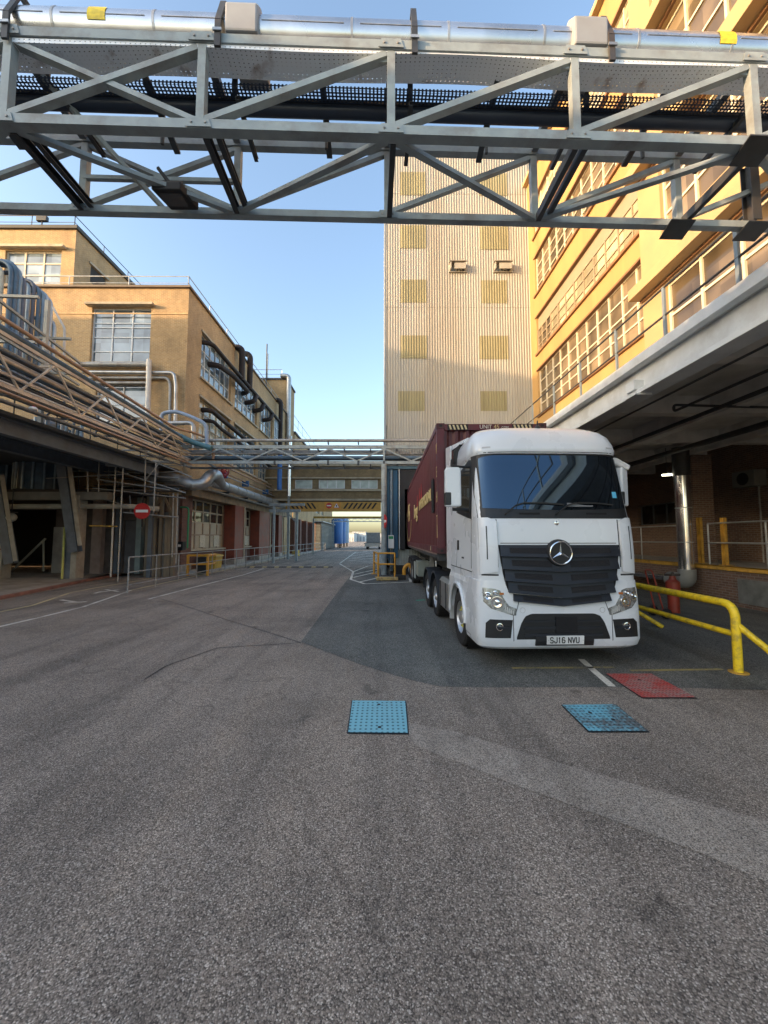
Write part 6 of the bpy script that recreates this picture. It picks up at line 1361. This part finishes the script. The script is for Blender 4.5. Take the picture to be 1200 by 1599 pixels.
# lower intake, fog light recesses, number plate
L('lower_intake', CBK, spatch(BUM, xr(-.695, .695, 40), lambda x: .455, pw([(-.70, .47), (-.62, .70), (-.56, .79), (-.47, .825), (.47, .825), (.56, .79), (.62, .70), (.70, .47)]), 4, C(.005)))
for (a, b) in ((.50, .56), (.60, .66), (.70, .75)): L('intake_bar', CGR, spatch(BUM, xr(-.58, .58, 20), C(a), C(b-.02), 1, C(.022)))
L('intake_mesh', CGM, spatch(BUM, xr(-.12, .2, 6), C(.55), C(.78), 2, C(.026)))
L('plate_holder', CBK, spatch(BUM, xr(-.42, .44, 10), C(.365), C(.50), 2, C(.03)))
pl = L('number_plate', mat('plate_white', (.80, .81, .80), .35), spatch(BUM, xr(-.265, .285, 6), C(.388), C(.512), 1, C(.045)))
px_ = .15; py_ = Fs(BUM, px_, .45)-.047
GLY = {'S': [[(1, .85), (.8, 1), (.2, 1), (0, .85), (0, .62), (.2, .52), (.8, .48), (1, .38), (1, .15), (.8, 0), (.2, 0), (0, .15)]], 'J': [[(1, 1), (1, .2), (.8, 0), (.3, 0), (.08, .2), (.08, .32)]], '1': [[(.25, .85), (.5, 1), (.5, 0)]],
 '6': [[(.9, .88), (.7, 1), (.25, 1), (0, .75), (0, .2), (.2, 0), (.8, 0), (1, .2), (1, .4), (.8, .56), (.05, .56)]], 'N': [[(0, 0), (0, 1), (1, 0), (1, 1)]], 'V': [[(0, 1), (.5, 0), (1, 1)]], 'U': [[(0, 1), (0, .2), (.2, 0), (.8, 0), (1, .2), (1, 1)]]}
mb = MB(); cx_ = -.218
for ch in 'SJ16 NVU':
    if ch == ' ': cx_ += .036; continue
    for st in GLY[ch]:
        for (a, b) in zip(st[:-1], st[1:]):
            A = Vector((cx_+a[0]*.040, 0, .412+a[1]*.078)); B = Vector((cx_+b[0]*.040, 0, .412+b[1]*.078)); d_ = (B-A).normalized()*.004
            for P_ in (A, B): P_.y = Fs(BUM, P_.x, P_.z)-.0465
            mb.bar(A-d_, B+d_, .003, .0125, Vector((1, 0, 0)).cross(B-A) if False else Vector((0, -1, 0)).cross((B-A)).normalized())
    cx_ += .058
L('plate_text', BLACK, mb, pl)
for cxx in (-.245, .265): L('plate_screw', mat('screw', (.4, .4, .38), .5), MB().lathe((cxx, Fs(BUM, cxx, .45)-.0455, .45), (0, -1, 0), [(0, .006), (.002, .006), (.0021, 0)], 10), pl)
for s in (-1, 1):
    P4 = [(s*1.15, .475), (s*.785, .475), (s*.75, .735), (s*1.08, .745), (s*1.14, .69)]
    poly(BUM, P4, .005, CBK, 'fog_recess')
    poly(BUM, [(s*1.0, .62), (s*.80, .60), (s*.795, .63), (s*1.0, .65)], .03, CGR, 'fog_trim', nz=1)
    yy = Fs(BUM, s*.95, .64)
    L('fog_lamp', CHROME, MB().lathe((s*.95, yy+.02, .64), (0, -1, 0), [(0, 0), (0, .055), (.05, .055), (.052, .044), (.03, .03), (.028, 0)], 20))
    # headlight
    hl = [(s*1.17, 1.20), (s*1.165, 1.0), (s*1.06, .90), (s*.74, .80), (s*.70, .805), (s*.69, .90), (s*.80, .94), (s*.88, 1.06), (s*.92, 1.16), (s*.99, 1.185)]
    H = poly(BUM, hl, .006, mat('headlight_base', (.30, .32, .33), .25, .6, .4, 14), 'headlight', nx=24)
    for (x, z, r) in ((.965, .99, .088), (1.10, 1.08, .058), (.99, 1.125, .035)):
        yb_ = Fs(BUM, s*x, z)
        mb = MB().lathe((s*x, yb_+.005, z), (s*.25, -1, 0), [(0, r), (.022, r), (.024, r*.85), (.012, r*.45), (.02, r*.3), (.02, 0)], 22); L('reflector', CHROME, mb, H)
    for k in range(5): x = .74+k*.028; L('lens_rib', mat('lens_clear', (.6, .62, .62), .12, .3), spatch(BUM, xr(s*x-.008, s*x+.008, 1), C(.815+.012*k), C(.87+.018*k), 1, C(.012)), H)
    L('indicator', mat('amber_lens', (.45, .14, .03), .2), spatch(BUM, xr(s*.90-.03, s*.90+.03, 2), C(1.10), C(1.13), 1, C(.012)), H)
    # bumper seams
    L('seam', SEAM, spatch(BUM, xr(s*.74-.005, s*.74+.005, 1), C(.32), C(.80), 4, C(.002)))
    L('seam', SEAM, stroke(BUM, [(s*.715, .80), (s*.68, .90), (s*.65, 1.0)], .012, .002, .006))
    L('seam', SEAM, stroke(BUM, [(s*1.18, 1.125), (s*.95, 1.13), (s*.88, 1.10)], .010, .001, .005))
    L('tow_cap', mat('cap_ring', (.5, .52, .53), .4), MB().lathe((s*.60, Fs(BUM, s*.6, .875), .875), (0, -1, 0), [(0, .042), (.004, .042), (.004, .034), (0, .034)], 24))
# white sides: door, arch, steps
def side(s):
    X = s*1.245
    # lower side panel with wheel arch
    AR = .60; yc = 1.42; zc = .52
    def arch(y):
        d = abs(y-yc); return zc+math.sqrt(max(0, AR*AR-d*d)) if d < AR else .42
    ys = xr(.72, 2.12, 40); mb = MB(); v = []
    for y in ys:
        zb_ = arch(y) if abs(y-yc) < AR else (.42 if y < yc else .62)
        for xx in (X, X-s*.09): v += [(xx, y, zb_), (xx, y, 1.20), (X-s*.05 if xx == X else X-s*.10, y, 1.33)]
    n = len(ys); fs = []
    for i in range(n-1):
        a = i*6; b = (i+1)*6
        for (p, q) in ((0, 1), (1, 2), (3, 4), (4, 5), (0, 3), (2, 5)): fs.append((a+p, b+p, b+q, a+q))
    fs += [(0, 1, 4, 3), (1, 2, 5, 4), ((n-1)*6, (n-1)*6+1, (n-1)*6+4, (n-1)*6+3), ((n-1)*6+1, (n-1)*6+2, (n-1)*6+5, (n-1)*6+4)]
    mb.add(v, fs); L('side_skirt', CW, mb, bevel=.008)
    # arch lip
    mb = MB(); arc = [(X+s*.012, yc-math.cos(a)*AR, zc+math.sin(a)*AR) for a in xr(0.0, PI, 24)]; mb.tube(arc, .03, 8); L('arch_lip', CW, mb)
    mb = MB(); mb.lathe((s*.80, yc, zc), (s, 0, 0), [(0, AR-.02), (.36, AR-.02)], 32); L('wheel_well', BLACK, mb)
    # door seams, handle, glass
    Xd = lambda z: s*(lerp(CAB, z)[1]+.002)
    def sp_(pts, w, m, nm):
        mb = MB()
        for a, b in zip(pts[:-1], pts[1:]): mb.bar((Xd(a[1]), a[0], a[1]), (Xd(b[1]), b[0], b[1]), w, .006, Vector((s, 0, 0)))
        L(nm, m, mb)
    sp_([(.52, 1.45), (.52, 2.3), (.62, 3.25)], .012, SEAM, 'seam'); sp_([(1.62, 1.4), (1.62, 3.2)], .012, SEAM, 'seam'); sp_([(.50, 1.40), (2.1, 1.40)], .014, SEAM, 'seam')
    def sidep(pts, off, m, nm):
        P = [(Xd(z)+s*off, y, z) for y, z in pts]; L(nm, m, MB().prism(P, (-s*.02, 0, 0)))
    sidep([(.50, 2.24), (1.58, 2.42), (1.58, 3.14), (.78, 3.27), (.52, 3.22)], .006, CBK, 'door_window_frame')
    sidep([(.62, 2.36), (1.48, 2.46), (1.48, 3.06), (.84, 3.18), (.66, 3.14)], .012, GL_DARK, 'door_window')
    sidep([(1.38, 1.72), (1.50, 1.72), (1.50, 1.90), (1.38, 1.90)], .012, CBK, 'door_handle')
    sidep([(1.02, 1.58), (1.16, 1.58), (1.16, 1.61), (1.02, 1.61)], .006, SEAM, 'model_number')
    sidep([(1.75, 2.9), (2.12, 3.0), (2.14, 3.55), (2.0, 3.55)], .03, CBK, 'side_grille')
    # side air deflector behind the cab
    L('rear_deflector', CW, MB().prism([(s*1.19, 2.16, 1.3), (s*1.21, 2.55, 1.3), (s*1.21, 2.55, 3.90), (s*1.19, 2.16, 3.86)], (-s*.03, 0, 0)), bevel=.008)
    # steps
    L('step', mat('step_grey', (.25, .26, .27), .5, .2), MB().box(X-s*.28, X-s*.0, .5, .82, .40, .44)); L('step_box', CW, MB().box(X-s*.35, X-s*.03, .5, .83, .445, .98), bevel=.02)
    # kerb side: wheel arch end flap
    L('mud_flap', mat('flap_white', (.55, .57, .57), .5), MB().box(X-s*.40, X-s*.0, 2.10, 2.14, .33, 1.0))
side(-1); side(1)
# mirrors
def mirror(s, y, x0, x1, rot):
    m_ = Matrix.Translation((s*(x0+x1)/2, y, 0)) @ Matrix.Rotation(rot, 4, 'Z')
    w = (x1-x0)/2
    mb = MB(); mb.prism([(-w, 0, 2.46), (w, 0, 2.46), (w, 0, 3.07), (w-.03, 0, 3.12), (-w+.03, 0, 3.12), (-w, 0, 3.07)], (0, .14, 0)); mb.xform(m_); M_ = L('mirror', CW, mb, bevel=.028)
    mb = MB(); mb.box(-w+.02, w-.02, .142, .147, 2.5, 3.08); mb.xform(m_); L('mirror_glass', mat('mirror_face', (.6, .62, .65), .03, 1), mb, M_)
    mb = MB(); mb.tube([(s*1.05, y+.1, 3.12), (s*(x0+x1)/2, y+.08, 3.15)], .022, 8); mb.tube([(s*1.1, y+.1, 2.40), (s*(x0+x1)/2, y+.08, 2.42)], .03, 8); L('mirror_arm', CBK, mb, M_)
    mb = MB(); mb.prism([(-w-.005, -.008, 2.48), (-.03, -.008, 2.48), (-.03, -.008, 2.70), (-w-.005, -.008, 2.70)], (0, .15, 0)); mb.xform(m_); L('wide_mirror', CBK, mb, M_, bevel=.02)
mirror(-1, .60, 1.34, 1.61, -.06); mirror(1, .45, 1.25, 1.43, .5)
mb = MB(); mb.prism([(1.06, .40, 3.26), (1.16, .36, 3.24), (1.40, .38, 3.12), (1.38, .40, 3.05), (1.12, .43, 3.17)], (0, .10, 0)); L('kerb_mirror', CW, mb, bevel=.02)
# roof deflector wings beside the container
for s in (-1, 1): L('roof_side_fairing', CW, MB().prism([(s*1.10, 1.45, 3.74), (s*1.15, 2.2, 3.78), (s*1.17, 2.54, 3.80), (s*1.17, 2.54, 3.90), (s*1.13, 2.2, 3.89), (s*1.02, 1.40, 3.83)], (-s*.06, 0, 0)), bevel=.01)
for s in (-1, 1):
    for k in range(4): L('louvre_bar', SEAM, MB().box(s*1.123, s*1.13, 1.68+k*.12, 1.73+k*.12, 3.36, 3.72))
def wheel(par, x, y, r, w, s, m_rim, fn, dish=.1):
    mb = MB(); mb.lathe((x, y, r), (s, 0, 0), [(-w, r*.55), (-w, r*.93), (-w+.03, r), (-.03, r), (0, r*.93), (0, r*.60), (-.02, r*.57)], 40); T = fn('wheel', RUB, mb, par)
    mb = MB(); mb.lathe((x, y, r), (s, 0, 0), [(-.02, r*.575), (-.01, r*.55), (-dish, r*.50), (-dish, r*.24), (-.02 if dish < .12 else -.05, r*.22), (0.0, r*.14), (0.0, 0)], 32); R = fn('rim', m_rim, mb, T)
    for k in range(10 if (s < 0 and y < 5.4 and par is tr) else 0):
        a = 2*PI*k/10; fn('wheel_nut', mat('nut_yellow', (.55, .5, .05), .5), MB().lathe((x, y+math.cos(a)*r*.34, r+math.sin(a)*r*.34), (s, 0, 0), [(-dish, .018), (-dish+.035, .016), (-dish+.036, 0)], 6), R)
    mb = MB()
    for k in range(40):
        a = 2*PI*k/40; mb.bar((x-s*.05, y+math.cos(a)*r*1.0, r+math.sin(a)*r*1.0), (x-s*(w-.05), y+math.cos(a+.03)*r, r+math.sin(a+.03)*r), .02, .012)
    fn('tread', RUB, mb, T)
RIM = mat('alloy_rim', (.55, .56, .57), .35, .7, .15, 10, dirt=(.2, .18, .15), dirt_amt=.5)
LW = lambda nm, m, mb, par: mb.build(nm, m, par, world=False)
for s in (-1, 1):
    wheel(tr, s*1.21, 1.42, .50, .30, s, RIM, LW, .07)
    wheel(tr, s*1.22, 4.05, .47, .30, s, RIM, LW, .14); wheel(tr, s*1.22, 5.35, .50, .30, s, RIM, LW, .14)
    for y in (4.05, 5.35):
        mb = MB(); arc = [(y-math.cos(a)*.60, .52+math.sin(a)*.60) for a in xr(-.1, PI+.1, 18)]
        v = []
        for (yy, z) in arc: v += [(s*1.26, yy, z), (s*.86, yy, z), (s*1.26, yy, z-.05)]
        fs = []
        for i in range(len(arc)-1): fs += [(i*3, i*3+3, i*3+4, i*3+1), (i*3, i*3+2, i*3+5, i*3+3)]
        mb.add(v, fs, True); L('mudguard', mat('mudguard', (.03, .035, .042), .5), mb)
    # tank
    mb = MB(); mb.prism([(s*1.24, 2.3, .42), (s*1.24, 2.3, .98), (s*1.18, 2.3, 1.06), (s*.72, 2.3, 1.06), (s*.66, 2.3, .98), (s*.66, 2.3, .42), (s*.74, 2.3, .36), (s*1.16, 2.3, .36)], (0, 1.0, 0)); L('fuel_tank', mat('brushed_tank', (.38, .38, .37), .35, .7, .15, 6), mb, bevel=.02)
    mb = MB()
    for y in (2.5, 3.1): mb.box(s*1.246, s*1.26, y, y+.05, .45, .98)
    L('tank_strap', DARK_STEEL, mb)
    L('chassis_rail', DARK_STEEL, MB().box(s*.38, s*.46, 1.0, 6.0, .72, 1.0))
L('rear_deck', DARK_STEEL, MB().box(-.7, .7, 2.3, 5.9, 1.0, 1.06)); L('underbody', BLACK, MB().box(-.85, .85, .25, 2.1, .45, 1.0)); L('axle', DARK_STEEL, MB().box(-1, 1, 1.34, 1.5, .40, .56))
L('cab_rear_stack', CBK, MB().box(-.9, .9, 2.2, 2.42, 1.1, 2.9)); L('coupling_hoses', BLACK, MB().tube([(-.2, 2.45, 1.9), (-.35, 2.6, 1.3), (-.2, 2.9, 1.5)], .02, 8, fillet=.2))
# ================================================================== SEMI-TRAILER
CXf = 1.217; CY0 = 8.32; CRZ = -.0117
tl_ = thing('skeletal_trailer', 'black skeletal semi-trailer under the maroon container', 'trailer', (CXf+1.22, CY0, 0), CRZ)
TL = lambda nm, m, mb, par=None, **k: mb.build(nm, m, par or tl_, world=False, **k)
CB = 1.60
TL('gooseneck', DARK_STEEL, MB().box(-.55, .55, .1, 3.2, 1.28, 1.44)); TL('main_beam', DARK_STEEL, MB().box(-.5, -.38, 2.6, 13.5, 1.0, 1.50)); TL('main_beam', DARK_STEEL, MB().box(.38, .5, 2.6, 13.5, 1.0, 1.50))
for y in (.1, 3.0, 6.0, 9.0, 13.1): TL('bolster', DARK_STEEL, MB().box(-1.2, 1.2, y, y+.18, 1.445, CB-.006))
for s in (-1, 1):
    TL('side_rail', DARK_STEEL, MB().box(s*1.16, s*1.21, .3, 13.3, 1.48, 1.56)); TL('landing_leg', mat('leg_grey', (.3, .31, .3), .5, .2), MB().box(s*.82, s*.95, 3.9, 4.05, .25, 1.4)); TL('landing_foot', DARK_STEEL, MB().box(s*.74, s*1.03, 3.82, 4.13, .14, .25))
    for y in (8.55, 9.86, 11.17):
        wheel(tl_, s*1.22, y, .50, .34, s, mat('trailer_rim', (.5, .5, .48), .4, .4), LW, .14)
        TL('mudguard', MATS['mudguard'], MB().box(s*1.2, s*.82, y-.5, y+.5, 1.03, 1.06))
    TL('toolbox', mat('toolbox_grey', (.22, .25, .22), .5), MB().box(s*1.2, s*.75, 5.6, 6.6, .55, 1.1), bevel=.02)
TL('marker_reflector', mat('white_reflector', (.6, .6, .55), .3), MB().box(-1.225, -1.212, .32, .44, 1.30, 1.42)); TL('axle', DARK_STEEL, MB().box(-1, 1, 8.5, 8.6, .42, .54))
TL('mud_flap', RUB, MB().box(-1.2, -.8, 7.86, 7.88, .2, 1.0))
TL('side_marker_board', mat('marker_board', (.36, .4, .38), .5), MB().box(-1.21, -1.17, 7.0, 7.5, .35, 1.0))
# ================================================================== CONTAINER
ct = thing('shipping_container', 'long maroon shipping container with yellow lettering, backed into the dock', 'container', (CXf+1.22, CY0, CB), CRZ)
MAR = mat('container_maroon', (0.092, 0.020, 0.027), .5, 0, .15, 3, dirt=(.07, .03, .03), dirt_amt=.5, dscale=1.5, streak=True)
MARD = mat('container_maroon_frame', (0.105, 0.018, 0.026), .5, 0, .15, 6, dirt=(.1, .05, .04), dirt_amt=.5, dscale=4)
CT = lambda nm, m, mb, par=None, **k: mb.build(nm, m, par or ct, world=False, **k)
W, LEN, HC = 1.22, 13.7, 2.90
def corr(mb, fn, u0, u1, z0, z1, pit, dep):
    pr = []; u = u0
    while u < u1-.01:
        for du, d in ((0, 0), (.26, 0), (.5, 1), (.76, 1)):
            uu = u+du*pit
            if uu < u1: pr.append((uu, d*dep))
        u += pit
    pr.append((u1, 0)); v = []
    for (uu, d) in pr: v += [fn(uu, d, z0), fn(uu, d, z1)]
    mb.add(v, [(2*i, 2*i+2, 2*i+3, 2*i+1) for i in range(len(pr)-1)])
for s in (-1, 1):
    mb = MB(); corr(mb, lambda u, d, z: (s*(W-.012-d), u, z), .16, LEN-.16, .16, HC-.12, .278, .036); CT('side_panel', MAR, mb)
    CT('bottom_rail', MARD, MB().box(s*W, s*(W-.06), .165, LEN-.165, .004, .165)); CT('top_rail', MARD, MB().box(s*W, s*(W-.06), .165, LEN-.165, HC-.13, HC-.01))
    CT('fork_rail', mat('pale_rail', (.3, .22, .19), .5), MB().box(s*(W-.02), s*(W-.08), .4, LEN-.4, -.07, .0))
    for (ya_, yb_) in ((0, .16), (LEN-.16, LEN)):
        CT('corner_post', MARD, MB().box(s*W, s*(W-.16), ya_, yb_, .12, HC-.122))
        for (za, zb_) in ((.0, .118), (HC-.12, HC)):
            cc = CT('corner_casting', mat('casting', (.07, .022, .025), .6), MB().box(s*(W+.004), s*(W-.175), ya_-.004, yb_+.02, za, zb_), bevel=.006)
            f = ya_-.0045 if ya_ == 0 else yb_+.0205
            CT('casting_hole', BLACK, MB().box(s*(W-.06), s*(W-.12), f-.002, f+.001, za+.035, za+.085), cc)
mb = MB(); corr(mb, lambda u, d, z: (u, .03+d, z), -W+.16, W-.16, .16, HC-.14, .25, .045); CT('front_panel', MAR, mb)
CT('front_header', MARD, MB().box(-W+.176, W-.176, .0, .06, HC-.16, HC-.02)); CT('front_sill', MARD, MB().box(-W+.176, W-.176, .0, .06, .004, .16)); CT('roof_panel', MAR, MB().box(-W+.05, W-.05, .05, LEN-.05, HC-.05, HC-.03)); CT('rear_doors', MAR, MB().box(-W+.17, W-.17, LEN-.06, LEN-.02, .01, HC-.12)); CT('floor', MARD, MB().box(-W+.06, W-.06, .07, LEN-.07, .02, .05))
SY = mat('stripe_yellow', (.62, .52, .30), .5)
mb = MB()
for s in (-1, 1):
    for k in range(5): x = s*.72+k*.085-.2; mb.prism([(x, -.003, HC-.145), (x+.04, -.003, HC-.145), (x+.005, -.003, HC-.04), (x-.035, -.003, HC-.04)], (0, -.002, 0))
CT('warning_stripes', SY, mb)
mb = MB()
for s in (-1, 1): mb.box(s*.72-.26, s*.72+.2, -.0025, -.0005, HC-.155, HC-.03)
CT('stripe_backing', BLACK, mb)
text_obj('lettering', 'UNIT', .13, mat('letter_white', (.7, .68, .6), .5), ct, (-.13, -.006, HC-.09), ext=.002, sx=.9); text_obj('lettering', '45', .13, mat('letter_gold', (.70, .54, .24), .5), ct, (.11, -.006, HC-.09), ext=.002); text_obj('lettering', '.COM', .07, MATS['letter_white'], ct, (.29, -.006, HC-.105), ext=.002)
GO = MATS['letter_gold']
for ch, z in (('V', 2.32), ('E', 1.80), ('H', 1.24), ('T', .72)): text_obj('lettering', ch, .34, GO, ct, (-W-.003, .085, z), rz=-PI/2, ext=.002, sx=.75)
for z in (.35,): CT('gold_mark', GO, MB().box(-W-.006, -W-.001, .05, .10, z, z+.28))
# painted on the corrugated side: follow the outer faces of the ribs
def side_text(body, size, y, z, shear=0, sx=1):
    o = text_obj('lettering', body, size, GO, ct, (-W-.002, y, z), rz=-PI/2, ext=.012, sx=sx, shear=shear); return o
side_text('INTERMODAL', .46, 2.9, 1.42, 0, 1.25); side_text('long', .80, 6.3, 1.36, .25, 1.3); side_text('45', 1.2, 10.8, 1.55, .1, 1.5)
CT('text_rule', GO, MB().box(-W-.010, -W+.0, 1.2, 1.5, 1.5, 1.56))
mb = MB(); ring = [(-W-.002, 10.8+math.cos(a)*1.9, 1.35+math.sin(a)*1.15) for a in xr(-PI*.95, .35, 24)]
for a, b in zip(ring[:-1], ring[1:]): mb.bar(a, b, .012, .07, Vector((-1, 0, 0)).cross((Vector(b)-Vector(a)).normalized()))
CT('logo_arc', GO, mb)
mb = MB()
for (y, z0_, z1_) in ((4.4, 1.55, 2.05), (5.3, 1.5, 1.9), (3.7, 1.6, 2.1)): mb.prism([(-W-.004, y, z0_), (-W-.004, y+.25, z0_), (-W-.004, y+.1, z1_)], (-.008, 0, 0))
CT('logo_flame', mat('flame_red', (.5, .04, .04), .5), mb)
CT('side_notice', BLACK, MB().box(-W-.02, -W+.002, .62, .95, .95, 1.75)); CT('rail_tab', SY, MB().box(-W-.006, -W-.001, 1.3, 1.42, .03, .14))
# ================================================================== SKY, SUN, CAMERA
w = bpy.data.worlds.new('World'); SC.world = w; w.use_nodes = True; nt = w.node_tree
bg = nt.nodes['Background']; sky = nt.nodes.new('ShaderNodeTexSky'); sky.sky_type = 'NISHITA'; sky.sun_disc = False
SD = Vector((-.905, -.407, .19)).normalized()      # towards the sun
az = math.atan2(SD.x, SD.y); elv = math.asin(SD.z)
sky.sun_elevation = elv; sky.sun_rotation = az; sky.air_density = 1.0; sky.dust_density = 2.8; sky.ozone_density = 1.3
nt.links.new(sky.outputs[0], bg.inputs[0]); bg.inputs[1].default_value = .15
sun = bpy.data.lights.new('sun', 'SUN'); sun.energy = 2.0; sun.angle = math.radians(.5); sun.color = (1, .63, .33)
so = bpy.data.objects.new('sun', sun); COL.objects.link(so); so.rotation_euler = (-SD).to_track_quat('-Z', 'Y').to_euler(); so.location = (-30, -20, 30)
cam = bpy.data.cameras.new('camera'); co = bpy.data.objects.new('camera', cam); COL.objects.link(co); SC.camera = co
cam.sensor_fit = 'HORIZONTAL'; cam.sensor_width = 36; cam.lens = FP/1200*36; cam.clip_end = 3000; cam.clip_start = .05
Mx = Matrix((( Rv.x, Uv.x, -Fv.x), (Rv.y, Uv.y, -Fv.y), (Rv.z, Uv.z, -Fv.z)))
co.matrix_world = Matrix.Translation(CAM) @ Mx.to_4x4()
SC.view_settings.view_transform = 'Standard'; SC.view_settings.look = 'None'; SC.view_settings.exposure = 2.05; SC.view_settings.gamma = 1
SC.render.engine = 'CYCLES'; SC.cycles.max_bounces = 8
GROUPS = {'access_cover': 'painted covers set in the ground', 'dock_post': 'yellow posts on the dock edge', 'dock_railing': 'tube railings on the dock', 'roof_railing': 'thin rails on the brick roofs',
          'storage_tank': 'blue tanks beside the far road', 'no_entry_sign': 'round no entry signs', 'warehouse': 'pale sheds at the far end of the road', 'process_tank': 'round tanks under the far left frame', 'yellow_block': 'yellow blocks along the left side',
          'support_column': 'slim grey columns along the left side', 'brick_building': 'stock brick factory buildings'}
for o in list(bpy.data.objects):
    if o.parent is None and 'category' in o:
        g = GROUPS.get(o.name.split('.')[0])
        if g: o['group'] = g
